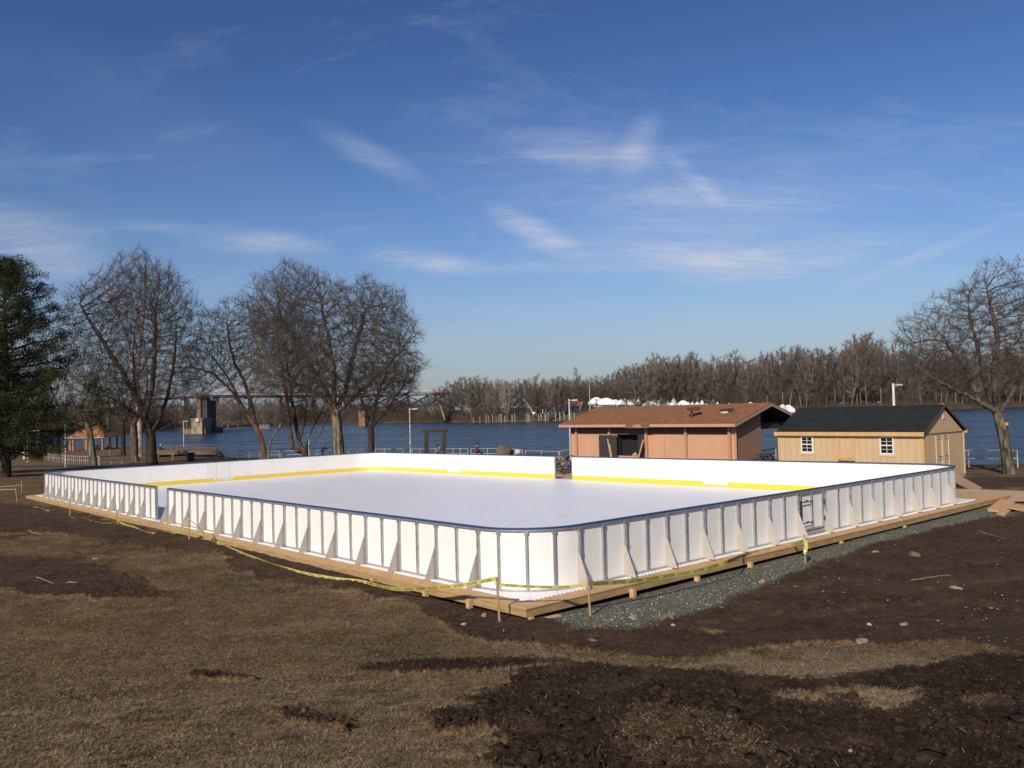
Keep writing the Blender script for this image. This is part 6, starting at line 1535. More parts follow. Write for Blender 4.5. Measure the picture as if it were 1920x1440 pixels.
# background park trees on the left
for k, (x, y, D, hpx, wpx, lab, mb, r0) in enumerate([t_ for t_ in [
    (110, 846, 112, 130, 70, 'slim dark bare tree left of the pavilion', m_bark_dk, .24), (37, 836, 138, 180, 90, 'bare tree at the far left edge of the lawn', m_bark_br, .33), (61, 838, 150, 190, 80, 'dark trunked tree beside the low brown fence', m_bark_dk, .45),
    (252, 856, 104, 210, 110, 'tree with a thick sunlit brown trunk behind the big dark tree', m_bark_br, .42), (231, 846, 122, 180, 90, 'dark tree leaning over the pavilion roof', m_bark_dk, .30), (8, 838, 165, 200, 110, 'hazy bare tree at the left border', m_bark_br, .38), (160, 838, 172, 170, 120, 'bare tree behind the pavilion roof', m_bark_br, .33), (205, 840, 160, 190, 110, 'bare reddish tree right behind the pavilion', m_bark_br, .33), (78, 838, 182, 190, 150, 'wide bare tree between the small litter bin and the slim dark tree', m_bark_dk, .4), (135, 836, 190, 170, 150, 'wide bare tree showing over the left half of the pavilion roof', m_bark_dk, .4), (30, 836, 195, 210, 150, 'wide dark bare tree behind the brown fence posts', m_bark_dk, .42), (330, 842, 150, 0, 0, '', None, 0)] if t_[3]]):
    make_tree('park_tree', [[base_pt(x, y, D)] + T([(x, y - hpx * .15), (x - 2, y - hpx * .28)], D), T([(x - 2, y - hpx * .28), (x - wpx * .2, y - hpx * .5)], D), T([(x - 2, y - hpx * .28), (x + wpx * .2, y - hpx * .55)], D)],
        [el_(x, y - hpx * .62, wpx * .62, hpx * .42, D, 5, 1)], 900, .6, 7, 1.1, .012, r0, mb, lab, seed=30 + k, tw=(3, 1.1, .010), twmat=m_twig_rd if k % 2 else m_twig_dk, group='bare park trees in the background on the left')

# ------------------------------------------------------------------ pines
m_needle = mat('pine_needles', (.045, .055, .020), (.013, .018, .008), rough=.8, scale=.9, spec=.15, contrast=1.3)
m_needle2 = mat('warm_pine_needles', (.085, .075, .022), (.03, .03, .012), rough=.8, scale=.9, spec=.15)
def pine(base, H, prof, seed, label, nb=95, r0=.3, puff=.5, lean_=(0, 0)):
    """prof(f) -> branch length at height fraction f"""
    r2 = np.random.default_rng(seed); base = np.array(base); e_ = empty('pine_tree', base, label, 'pine tree'); top = base + np.array([lean_[0], lean_[1], H])
    n = 14; A = np.array([base + (top - base) * k / n for k in range(n)]); B = np.array([base + (top - base) * (k + 1) / n for k in range(n)]); ra = np.array([r0 * (1 - k / n) + .03 for k in range(n)]); rb2 = np.array([r0 * (1 - (k + 1) / n) + .03 for k in range(n)])
    V_, F_ = tubes(A, B, ra, rb2, 9); link('trunk', np_mesh('trunk', V_ - base, F_, smooth=True), m_bark_dk, e_)
    BA = []; BB = []; Bra = []; Brb = []; C = []; S = []
    for k in range(nb):
        f = .10 + .88 * ((k + r2.uniform()) / nb); az_ = k * 2.399 + r2.uniform(-.4, .4); ln = prof(f) * r2.uniform(.72, 1.12); p0 = base + (top - base) * f; up_ = -.10 + .55 * f + r2.uniform(-.1, .12)
        d = np.array([math.cos(az_), math.sin(az_), up_]); m_ = max(3, int(ln / .55)); prev = p0
        for j in range(1, m_ + 1):
            g = j / m_; p = p0 + d * ln * g + np.array([0, 0, .10 * ln * g * g]) + r2.normal(size=3) * .07
            BA.append(prev); BB.append(p); Bra.append(.075 * (1 - g) * ln / 3 + .022); Brb.append(.06 * (1 - g) * ln / 3 + .015)
            if g > .28:
                for _ in range(2 + int(3 * g)):
                    off = r2.normal(size=3) * [.42, .42, .17] * (.7 + .55 * math.sin(math.pi * min(g, .8))) ; c = p + off; C.append(c); S.append(puff * r2.uniform(.55, 1.05))
                    BA.append(p); BB.append(c); Bra.append(.014); Brb.append(.009)
            prev = p
    for _ in range(14): C.append(top + r2.normal(size=3) * [.3, .3, .35]); S.append(puff * .7)
    V1 = tubes(BA, BB, Bra, Brb, 4); link('limbs', np_mesh('limbs', V1[0] - base, V1[1]), m_bark_dk, e_)
    C = np.array(C); S = np.array(S); per = 52; n = len(C) * per; c = np.repeat(C, per, 0); s_ = np.repeat(S, per)
    v_ = r2.normal(size=(n, 3)); v_ /= np.linalg.norm(v_, axis=1)[:, None]; p = c + v_ * (s_ * r2.uniform(.15, .8, n) ** .8)[:, None] * [1, 1, .8]
    d = v_ * .7 + r2.normal(size=(n, 3)) * .45 + [0, 0, .35]; d /= np.linalg.norm(d, axis=1)[:, None]; l_ = .17 * r2.uniform(.6, 1.4, n); w_ = np.cross(d, r2.normal(size=(n, 3))); w_ /= np.linalg.norm(w_, axis=1)[:, None]
    V_ = np.stack([p - w_ * .026, p + w_ * .026, p + d * l_[:, None]], 1).reshape(-1, 3); F_ = np.arange(n * 3).reshape(-1, 3); mi = (np.repeat(r2.uniform(size=len(C)), per) < .22).astype(int)
    link('needles', np_mesh('needles', V_ - base, F_, mi=mi), [m_needle, m_needle2], e_); return e_
D = 62
b0 = base_pt(12, 868, D); tp = aty(24, 492, D)
def pf(f): return float(np.interp(f, [.1, .2, .45, .7, .85, .95, 1], [3.4, 4.0, 4.5, 3.7, 2.6, 1.2, .3]))
pine(b0, tp[2] - b0[2], pf, 3, 'big dark pine filling the left edge of the view', nb=125, r0=.32, puff=.62)
D = 70; b0 = base_pt(-60, 868, D); pine(b0, 12.5, lambda f: pf(f) * .95, 5, 'second dark pine half outside the left edge', nb=90, r0=.3)
# low pine behind the far corner stake: clear trunk, foliage above
D = 86; b0 = np.array(base_pt(176, 880, D))
e_ = empty('small_pine', b0, 'small pine with a bare leaning grey trunk at the far left rink corner', 'pine tree')
tr_ = [tuple(b0)] + T([(173, 850), (170, 825), (168, 806), (162, 790)], D); A = np.array(tr_[:-1]); B = np.array(tr_[1:]); V_, F_ = tubes(A, B, [.42, .34, .30, .27], [.34, .30, .27, .2], 10); link('trunk', np_mesh('trunk', V_ - b0, F_, smooth=True), m_bark_gr, e_)
r2 = np.random.default_rng(9); f0 = aty(168, 806, D); lb = []; C = []; S = []
for (x, y, dd_) in [(158, 790, 0), (185, 775, .5), (150, 765, 1), (175, 750, -1), (140, 790, .5), (120, 780, -.6), (195, 800, .2), (105, 765, 1), (160, 735, .6), (190, 745, 0), (130, 750, -1), (115, 800, 0), (150, 800, .6), (180, 725, .5), (205, 765, .5), (165, 770, -1), (182, 790, -.8), (172, 715, 0)]:
    c = aty(x, y, D + dd_); lb.append((f0, c))
    for _ in range(9): C.append(c + r2.normal(size=3) * [.55, .6, .38]); S.append(.5 * r2.uniform(.6, 1.1)); lb.append((c, C[-1]))
V1 = tubes([a for a, _ in lb], [b_ for _, b_ in lb], [.05] * len(lb), [.02] * len(lb), 4); link('limbs', np_mesh('limbs', V1[0] - b0, V1[1]), m_bark_gr, e_)
C = np.array(C); S = np.array(S); per = 60; n = len(C) * per; c = np.repeat(C, per, 0); s_ = np.repeat(S, per); v_ = r2.normal(size=(n, 3)); v_ /= np.linalg.norm(v_, axis=1)[:, None]
p = c + v_ * (s_ * r2.uniform(.15, .8, n))[:, None]; d = v_ + r2.normal(size=(n, 3)) * .4 + [0, 0, .3]; d /= np.linalg.norm(d, axis=1)[:, None]; w_ = np.cross(d, r2.normal(size=(n, 3))); w_ /= np.linalg.norm(w_, axis=1)[:, None]
V_ = np.stack([p - w_ * .022, p + w_ * .022, p + d * .2], 1).reshape(-1, 3); link('needles', np_mesh('needles', V_ - b0, np.arange(n * 3).reshape(-1, 3), mi=(np.repeat(r2.uniform(size=len(C)), per) < .35).astype(int)), [m_needle, m_needle2], e_)

# ------------------------------------------------------------------ trees across the river
def far_proto(seed, H, Wd, bark, tw_m, pale=False, narrow=False):
    r2 = np.random.default_rng(seed); m_ = 300
    v_ = r2.normal(size=(m_, 3)); v_ /= np.linalg.norm(v_, axis=1)[:, None]; rr = r2.uniform(0, 1, m_) ** .4
    att = np.array([0, 0, H * .56]) + v_ * rr[:, None] * [Wd * .5, Wd * .5, H * .44]
    lean_ = r2.normal(size=2) * H * .05
    tr_ = np.array([[0, 0, -.5], [lean_[0] * .2, lean_[1] * .2, H * .12], [lean_[0] * .6, lean_[1] * .6, H * .3]]); nd = np.array(poly_nodes(tr_, 1.1, 0))
    P, pa = grow(att, nd, np.arange(-1, len(nd) - 1), 1.1, 14, 1.9, 60, .10, .16, seed)
    r_ = radii(P, pa, .05, rmax=.30)
    i = np.arange(1, len(P)); ist = i < len(nd)
    V_, F_ = tubes(P[pa[i[ist]]], P[i[ist]], r_[pa[i[ist]]], r_[i[ist]], 6); tm = np_mesh('trunk', V_, F_)
    ci = i[~ist]; parts = [tubes(P[pa[ci]], P[ci], np.minimum(r_[pa[ci]], r_[ci] * 1.3), r_[ci], 3)]
    c = np.repeat(np.where(r_ < .13)[0], 22); c = c[c > 0]; d = P[c] - P[pa[c]]; d /= np.linalg.norm(d, axis=1)[:, None] + 1e-9
    dd = d * .8 + r2.normal(size=d.shape) * .6 + [0, 0, .45]; dd /= np.linalg.norm(dd, axis=1)[:, None]
    A = P[c] - d * r2.uniform(0, 1.1, (len(c), 1)); parts.append(tubes(A, A + dd * (r2.uniform(.8, 2.3, len(c)))[:, None], np.full(len(c), .024), np.full(len(c), .012), 3))
    V_, F_ = cat_mesh(parts); cm = np_mesh('crown', V_, F_)
    tm.materials.append(bark); cm.materials.append(tw_m); return tm, cm
m_ftr = mat('far_trunk', (.25, .21, .17), (.13, .108, .085), rough=.95, scale=.4); m_ftr2 = mat('far_trunk_dark', (.09, .07, .06), (.05, .04, .035), rough=.95, scale=.4)
m_ft1 = mat('far_twigs_brown', (.18, .148, .120), (.115, .093, .076), rough=.95, scale=.12, spec=.1); m_ft2 = mat('far_twigs_grey', (.27, .225, .18), (.17, .138, .11), rough=.95, scale=.12, spec=.1); m_ft3 = mat('far_twigs_red', (.165, .128, .105), (.105, .082, .068), rough=.95, scale=.12, spec=.1)  # brown twigs greyed so their colour carries some distance haze
PR = [far_proto(101 + k, 30, [15, 12, 17, 11, 14, 9, 18, 13][k], [m_ftr, m_ftr2, m_ftr, m_ftr2, m_ftr, m_ftr2, m_ftr, m_ftr][k], [m_ft1, m_ft3, m_ft2, m_ft1, m_ft2, m_ft1, m_ft3, m_ft1][k]) for k in range(8)]
PALE = far_proto(140, 30, 20, m_pale, mat('white_limbs', (.42, .37, .31), (.22, .19, .155), rough=.9, scale=.3))
def far_tree(x, y, H, k, rz, sw_=1., label='', group='', proto=None, name='riverside_tree'):
    tm, cm = proto or PR[k]; e_ = empty(name, (x, y, fz(x, y)), label, 'tree', group, rz); s_ = H / 30; e_.scale = (s_ * sw_, s_ * sw_, s_)
    a = bpy.data.objects.new('trunk', tm); b_ = bpy.data.objects.new('crown', cm)
    for o in (a, b_): COL.objects.link(o); o.parent = e_
    return e_
def px2x(px_, D): return aty(px_, 775, D)[0]
def skyl(px_): return float(np.interp(px_, [0, 240, 300, 480, 640, 790, 805, 850, 900, 960, 1000, 1040, 1110, 1150, 1200, 1240, 1290, 1340, 1400, 1480, 1540, 1570, 1610, 1650, 1720, 1800, 1920, 2000],
                                      [752, 750, 748, 748, 752, 748, 733, 706, 702, 704, 712, 704, 706, 692, 680, 662, 655, 662, 655, 645, 640, 655, 618, 620, 655, 650, 645, 640]))
rr_ = random.Random(21)
GRP = {'l': ('bare trees on the far bank seen behind the near trees on the left', 'bare brown tree in the far bank belt left of the steel bridge'),
       'm': ('bare trees on the far bank left of the blue houses', 'bare brown tree on the far bank left of the small blue houses'),
       'r': ('bare trees on the far bank in front of the white boats', 'tall bare tree on the far bank rising behind the brown and black roofs'),
       'b': ('bare trees rising behind the boatyard', 'bare tree in the rear belt of woods beyond the boatyard')}
cnt = 0
def belt(x0, x1, step, d0, key, f=1.0, jitter=14, hvar=.12):
    global cnt
    px_ = x0
    while px_ < x1:
        D = 450.
        for _ in range(4): X_ = px2x(px_, D); D = shore_y(X_) + d0
        D += rr_.uniform(0, jitter); X_ = px2x(px_, D); base = fz(X_, D)
        top = aty(px_, skyl(px_) + 0, D)[2]; H = (top - base) * f * rr_.uniform(1 - hvar, 1 + hvar * .35)
        k = rr_.randrange(8); far_tree(X_, D, H, k, rr_.uniform(0, 6.28), rr_.uniform(.8, 1.25) * min(1.5, 27 / max(H, 8)) ** .4, GRP[key][1], GRP[key][0]); cnt += 1
        px_ += step * rr_.uniform(.6, 1.4)
belt(790, 1060, 10, 6, 'm', .96); belt(800, 1060, 14, 30, 'm', 1.0); 
belt(1060, 1175, 9, 75, 'b', 1.0, 25); belt(1175, 1990, 12, 8, 'r', 1.0, 14, .26); belt(1175, 1990, 14, 60, 'b', .90, 30, .18); belt(1120, 1990, 22, 110, 'b', .96, 30)
belt(-40, 660, 24, 8, 'l', 1.0, 20); belt(650, 790, 12, 6, 'l', 1., 20); belt(-40, 790, 28, 40, 'l', 1.15, 40)
# recognisable single trees on the far bank
def single(px_, ytop, D, k, lab, proto=None, sw_=1., name='riverside_tree'):
    X_ = px2x(px_, D); far_tree(X_, D, aty(px_, ytop, D)[2] - fz(X_, D), k, px_ * .7, sw_, lab, None, proto, name)
single(951, 706, 452, 0, 'white limbed sycamore standing out on the far bank', PALE, .6, 'white_sycamore')
single(1083, 684, 520, 5, 'tall narrow bare tree behind the blue houses', None, .65)
single(1006, 698, 500, 2, 'wide forked bare tree left above the first blue house', None, 1.1)
single(1625, 617, 560, 2, 'tallest pale crowned tree above the black shed roof', None, 1.3)
single(1296, 655, 500, 4, 'tall grey crowned tree above the salmon building', None, .8)
def pale_pole(pts, D, r_, lab, name='bare_trunk'):
    P = [aty(x, y, D) for x, y in pts]; e_ = empty(name, P[0], lab, 'tree'); V_, F_ = tubes(P[:-1], P[1:], np.linspace(r_, r_ * .5, len(P) - 1), np.linspace(r_ * .9, r_ * .35, len(P) - 1), 6)
    link('trunk', np_mesh('trunk', V_ - P[0], F_), m_pale, e_); return e_
pale_pole([(834, 787), (828, 768), (820, 748), (814, 735), (808, 727)], 492, .42, 'slanting white trunk on the far bank left of the pilings')
pale_pole([(1000, 779), (996, 767), (990, 758), (980, 748)], 448, .38, 'white trunk leaning left beside the first blue house')
# undergrowth along the far water edge reads as one mass
def brush(x0, x1, name, lab, n, hmax, mt_, dd=(0, 22), thr=0):
    r2 = np.random.default_rng(int(x0) + 900); A = []; Bv = []
    px_ = r2.uniform(x0, x1, n); X_ = []; Dv = []
    for p in px_:
        D = 450.
        for _ in range(3): xx = px2x(p, D); D = shore_y(xx) + 0
        D += r2.uniform(*dd); xx = px2x(p, D); z_ = fz(xx, D); 
        A.append((xx, D, z_ - .2)); 
    A = np.array(A); h_ = hmax * r2.uniform(.25, 1, n) * (.6 + .4 * np.sin(A[:, 0] * .11) ** 2); B = A + np.stack([r2.normal(size=n) * .28 * h_, r2.normal(size=n) * .2 * h_, h_], 1)
    parts = [tubes(A, B, np.full(n, .06), np.full(n, .02), 3)]
    for _ in range(3):
        f = r2.uniform(.3, 1, (n, 1)); A2 = A + (B - A) * f; d = r2.normal(size=(n, 3)) + [0, 0, .6]; d /= np.linalg.norm(d, axis=1)[:, None]; parts.append(tubes(A2, A2 + d * (h_ * .35)[:, None], np.full(n, .035), np.full(n, .015), 3))
    V_, F_ = cat_mesh(parts); tag(link(name, np_mesh(name, V_, F_), mt_), lab, kind='stuff')
m_br1 = mat('far_brush', (.15, .115, .085), (.075, .057, .043), rough=.95, scale=.08, spec=.1)
brush(-100, 800, 'undergrowth', 'dark brown brush along the far left bank', 20000, 14, m_br1, (1, 45)); brush(790, 985, 'undergrowth', 'brown brush along the far bank behind the pilings', 4200, 8, m_br1, (2, 35)); brush(1190, 2000, 'undergrowth', 'thin brush under the tall trees on the far bank', 7000, 4.5, m_br1, (2, 24))
brush(1000, 2000, 'undergrowth', 'dark woods floor behind the boatyard', 24000, 17, m_br1, (60, 150))
#PART7
# ------------------------------------------------------------------ things on and over the far bank
def far_box_house(px0, px1, D, depth, hw, hr, wall, roofm, lab, rz=-.25, porch=False, windows=3, gable_dir=1):
    A = aty(px0, 770, D); B = aty(px1, 770, D); wd = B[0] - A[0]; c = (A + B) / 2; zb = fz(c[0], D) - .1
    e_ = empty('cottage', (c[0], D, zb), lab, 'house', None)
    cs, sn = math.cos(rz), math.sin(rz); F_ = lambda x, y, z_: (c[0] + x * cs - y * sn, D + x * sn + y * cs, zb + z_); h2 = wd / 2; d2 = depth / 2
    q = MB(F_); q.box(-h2, h2, -d2, d2, 0, hw)
    for sx in (-h2, h2): q.poly([(sx, -d2, hw), (sx, d2, hw), (sx, 0, hw + hr)])
    q.build('wall', wall, e_)
    q = MB(F_); o = .4; k = hr / d2
    for sg in (-1, 1):
        A_ = [(-h2 - o, sg * (d2 + o), hw - k * o + .02), (h2 + o, sg * (d2 + o), hw - k * o + .02), (h2 + o, 0, hw + hr + .02), (-h2 - o, 0, hw + hr + .02)]; q.hexa(A_ + [(a, b_, z_ + .18) for a, b_, z_ in A_])
    q.build('roof', roofm, e_)
    q = MB(F_); 
    for sg in (-1, 1): q.obox((h2 + o + .02, sg * (d2 + o), hw - k * o), (h2 + o + .02, 0, hw + hr), .12, .3)
    q.build('rake_board', m_wfar, e_)
    for j in range(windows):
        x = -h2 + wd * (j + .5) / windows; q = MB(F_); q.box(x - wd / windows * .22, x + wd / windows * .22, -d2 - .05, -d2 - .002, .6, hw - .45); w_ = q.build('window', m_darkfar, e_)
    q = MB(F_); q.box(h2 + .002, h2 + .05, -1.1, -.1, .2, 2.1); q.build('door', m_wfar, e_)
    if porch:
        q = MB(F_); q.hexa([(-h2 - 1.8, -d2 - .2, hw - 1.2), (-h2 - .02, -d2 - .2, hw - .3), (-h2 - .02, d2, hw - .3), (-h2 - 1.8, d2, hw - 1.2), (-h2 - 1.8, -d2 - .2, hw - 1.05), (-h2 - .02, -d2 - .2, hw - .1), (-h2 - .02, d2, hw - .1), (-h2 - 1.8, d2, hw - 1.05)]); q.build('porch_roof', roofm, e_)
    return e_
m_wfar = mat('white_trim_far', (.75, .75, .75), (.68, .68, .68)); m_darkfar = mat('dark_window_far', (.03, .035, .045), (.02, .025, .03), rough=.3)
m_blue1 = mat('pale_blue_wall', (.38, .47, .62), (.33, .41, .56)); m_blue2 = mat('slate_blue_wall', (.19, .24, .36), (.16, .2, .3)); m_r1 = mat('tan_brown_roof', (.32, .17, .095), (.26, .14, .08)); m_r2 = mat('red_brown_roof', (.22, .085, .065), (.18, .07, .05))
for p_ in ():
    pass
far_box_house(1021, 1045, 470, 8.0, 2.9, 3.2, m_blue1, m_r1, 'pale blue cottage with tan roof and white gable trim across the river', rz=-.45, porch=True)
far_box_house(1053, 1092, 474, 7.0, 2.7, 2.4, m_blue2, m_r2, 'slate blue boathouse with red brown roof right of the pale cottage', rz=-.30, windows=4)
# shrink wrapped boats
m_wrap = mat('white_shrinkwrap', (.82, .82, .80), (.74, .74, .73), rough=.45, scale=.4); m_hull = mat('boat_hull', (.55, .56, .58), (.4, .41, .43), rough=.4)
rb_ = random.Random(5)
def boat(px_, D, ln, h_, rz, lab, mt_=None, hull=True):
    X_ = px2x(px_, D); zb = fz(X_, D); e_ = empty('stored_boat', (X_, D, zb), lab, 'boat', 'white shrink wrapped boats stored on the far bank', rz)
    n = 9; q = MB(lambda x, y, z_: (X_ + x, D + y, zb + z_)); prev = None
    for k in range(n + 1):
        f = k / n; x = (f - .5) * ln; wd = 1.45 * math.sin(math.pi * min(1, .25 + f * .62 + .0)) ** .7 * (1 if f < .75 else (1 - (f - .75) * 3)); wd = max(wd, .15); rh = h_ * (.72 + .5 * math.sin(math.pi * f) ** 1.3) * (1.0 if .0 < f < 1 else .9)
        cur = [q.pt((x, -wd, 1.5)), q.pt((x, -wd * 1.02, 1.5 + (rh - 1.5) * .35)), q.pt((x, -wd * .45, 1.5 + (rh - 1.5) * .85)), q.pt((x, 0, rh)), q.pt((x, wd * .45, 1.5 + (rh - 1.5) * .85)), q.pt((x, wd * 1.02, 1.5 + (rh - 1.5) * .35)), q.pt((x, wd, 1.5))]
        if prev:
            for j in range(6): q.face(prev[j], prev[j + 1], cur[j + 1], cur[j])
        else: q.face(*cur)
        prev = cur
    q.face(*prev[::-1]); q.build('cover', mt_ or m_wrap, e_)
    q = MB(lambda x, y, z_: (X_ + x, D + y, zb + z_)); q.hexa([(-ln * .45, -.3, .5), (ln * .4, -.1, .6), (ln * .4, .1, .6), (-ln * .45, .3, .5), (-ln * .5, -1.3, 1.49), (ln * .5, -.2, 1.49), (ln * .5, .2, 1.49), (-ln * .5, 1.3, 1.49)]); q.build('hull', m_hull, e_)
    for sx in (-.3, .25): q = MB(lambda x, y, z_: (X_ + x, D + y, zb + z_)); q.obox((ln * sx, -1.1, 0), (ln * sx, -.5, .9), .1, .1); q.obox((ln * sx, 1.1, 0), (ln * sx, .5, .9), .1, .1); q.build('stand', m_darkfar, e_)
    return e_
bl_ = [(1119, 478, 9.5, 4.8, .2), (1137, 476, 11, 4.7, 2.9), (1154, 480, 8, 3.7, .1), (1166, 476, 7, 4.0, .6), (1173, 480, 6.5, 4.6, 1.2), (1180, 476, 7, 4.0, 2.8), (1190, 479, 7, 3.8, .3), (1198, 483, 6, 5.6, 1.4), (1217, 476, 8, 4.1, .2), (1229, 479, 9, 4.4, 2.8), (1240, 484, 6, 6.0, 1.3), (1252, 480, 7, 4.0, .4), (1264, 478, 8, 5.4, 1.0), (1281, 478, 7.5, 4.3, 2.6), (1288, 482, 8, 4.0, .3), (1299, 476, 7, 5.8, 1.3), (1308, 480, 6, 4.4, .8), (1317, 481, 6, 5, 1.4), (1325, 477, 6.5, 4.2, .2), (1336, 478, 9, 4.6, 2.9), (1346, 481, 7, 5.6, 1.1), (1357, 478, 8, 5.0, .5), (1367, 482, 6, 4.6, 1.5), (1387, 484, 6, 5.0, 1.2), (1399, 480, 5, 5.6, 1.6), (1408, 486, 8, 5.2, .4), (1419, 482, 7, 5.6, 1.3), (1434, 480, 8, 5.4, .3), (1449, 483, 9, 5.6, 2.8), (1468, 486, 7, 5.4, .3), (1478, 488, 8, 5.0, 2.6)]
labs = ['white shrink wrapped boat among the row behind the far bank trees']
for k, (p_, D, ln, h_, rz) in enumerate(bl_):
    lab = 'leftmost white wrapped boat, peaked at its right end, beside the blue car' if k == 0 else ('broad domed white wrapped boat second from the left' if k == 1 else labs[0])
    boat(p_, D, ln, h_ * .95, rz, lab, MATS.get('off_white_wrap') or mat('off_white_wrap', (.70, .69, .66), (.62, .61, .58), rough=.5) if k % 3 == 2 else m_wrap)
# parked cars and trailers near the boats
def car(px_, D, colr, lab, rz=0., h_=1.5, ln=4.5, name='parked_car', cat='car'):
    X_ = px2x(px_, D); zb = fz(X_, D); e_ = empty(name, (X_, D, zb), lab, cat, None, rz); F_ = lambda x, y, z_: (X_ + x, D + y, zb + z_); l2 = ln / 2
    q = MB(F_); q.hexa([(-l2, -.88, .35), (l2, -.88, .35), (l2, .88, .35), (-l2, .88, .35), (-l2, -.85, .85), (l2, -.85, .8), (l2, .85, .8), (-l2, .85, .85)]); q.hexa([(-l2 * .8, -.83, .851), (l2 * .45, -.83, .851), (l2 * .45, .83, .851), (-l2 * .8, .83, .851), (-l2 * .6, -.68, h_), (l2 * .15, -.68, h_), (l2 * .15, .68, h_), (-l2 * .6, .68, h_)]); q.build('body', colr, e_, bevel=.05)
    q = MB(F_); q.box(-l2 * .5, l2 * .1, -.80, -.78, .95, h_ - .15); q.build('window', m_darkfar, e_)
    for sx in (-.6, .62):
        for sy in (-.9, .7): q = MB(F_); q.tube((l2 * sx, sy, .33), (l2 * sx, sy + .2, .33), .33, n=12); q.build('wheel', m_darkfar, e_)
car(1106, 468, mat('navy_car', (.015, .03, .09), (.012, .025, .075), rough=.3), 'navy blue car parked by the utility pole left of the boats', .1, 1.9, 5.6)
car(1120, 470, mat('grey_trailer', (.30, .32, .32), (.25, .27, .27)), 'grey trailer parked in front of the leftmost white boat', .2, 2.4, 5, 'trailer', 'trailer')
car(1525, 520, mat('silver_van', (.50, .50, .50), (.42, .42, .42)), 'pale van among the far trees above the black shed roof', .2, 2.8, 6, 'parked_van', 'van')
car(1563, 515, mat('dark_trailer', (.03, .035, .035), (.02, .025, .025)), 'dark boxy trailer among the far trees right of the pale van', .1, 3.6, 7, 'trailer', 'trailer')
for k, p_ in enumerate((1582, 1590, 1620, 1632, 1648, 1722, 1765)): car(p_, 530 + (k % 3) * 8, [mat('white_car', (.6, .6, .6), (.5, .5, .5), rough=.3), mat('grey_car', (.2, .21, .22), (.15, .16, .17), rough=.3)][k % 2], 'small parked car half hidden among the far trees on the right', .3 * k, 1.6).update({'group': 'cars parked among the far trees'}) if False else car(p_, 530 + (k % 3) * 8, [mat('white_car', (.6, .6, .6), (.5, .5, .5), rough=.3), mat('grey_car', (.2, .21, .22), (.15, .16, .17), rough=.3)][k % 2], 'small parked car half hidden among the far trees on the right', .3 * k, 1.6)
for o in COL.objects:
    if o.get('label') == 'small parked car half hidden among the far trees on the right': o['group'] = 'cars parked among the far trees'
# utility pole
P = aty(1105, 722, 466); zb = fz(P[0], 466); e_ = empty('utility_pole', (P[0], 466, zb), 'wooden utility pole with a pale lower half beside the navy car', 'utility pole')
q = MB(); q.tube((P[0], 466, zb - .3), (P[0], 466, P[2]), .34, .2, 8); q.build('pole', mat('pole_wood', (.50, .40, .31), (.35, .28, .21)), e_)
q = MB(); q.obox((P[0] - 1.6, 466, P[2] - .8), (P[0] + 1.6, 466, P[2] - .8), .25, .25); q.build('crossarm', m_dkwood, e_)
# pilings and pier
m_pile = mat('grey_green_piling', (.33, .33, .24), (.20, .19, .14), rough=.95, scale=.8)
for k, (x, yt, yb, r_) in enumerate([(887.5, 782, 790.5, .3), (900, 780, 790, .3), (911.5, 778, 790, .42), (916, 779, 790, .32), (924, 777, 789.5, .32), (930.5, 779, 790, .25), (936, 777, 790, .42), (940, 776, 790.5, .55), (947, 779, 788.5, .5), (960.5, 777, 789, .5), (965.5, 776.5, 789, .42), (987, 776, 788, .35), (990.5, 775, 790, .6), (993.5, 776, 787, .4), (1010, 776, 784, .4), (1015, 775, 788.5, .55), (1023, 775, 788.5, .8), (1028, 774, 786, .3), (1042, 773, 787, .5), (1050, 773, 788, .65), (1058, 772, 780, .35), (1071, 772, 787, .3), (1077, 773, 786, .6)]):
    D = 438 - (k % 3) * 2; A = aty(x, yb, D); A[2] = WZ - .5; Bp = aty(x, yt, D)
    e_ = None; q = MB(); q.tube(A, (A[0], A[1], Bp[2]), r_ * .62, r_ * .56, 8); o = q.build('piling', m_pile, origin=A)
    tag(o, 'weathered piling standing in the water off the far bank', 'piling', 'pilings off the far bank')
A = aty(1024, 781, 440); B = aty(1068, 772, 462); q = MB(); q.obox(A, B, 1.6, .35)
e_ = empty('pier', A, 'low wooden pier climbing from the pilings to the grass bank', 'pier'); q.build('deck', m_wd, e_)
q = MB()
for f in np.linspace(0, .9, 8): P = A + (B - A) * f; q.tube((P[0], P[1], WZ - .5), (P[0], P[1], P[2] + .9), .16, n=6)
q.build('pile', m_pile, e_); q = MB(); q.obox(A + np.array([0, -.6, .9]), B + np.array([0, -.6, .9]), .12, .12); q.build('handrail', m_pile, e_)
q = MB(); P = aty(1001, 774, 446); q.lathe((P[0], P[1], P[2] - .9), [(.5, 0), (.9, .4), (.9, 1.0), (.4, 1.4)], 10); tag(q.build('white_buoy', m_wfar, origin=(P[0], P[1], P[2] - .9)), 'round white buoy at the foot of the leaning white trunk', 'buoy')

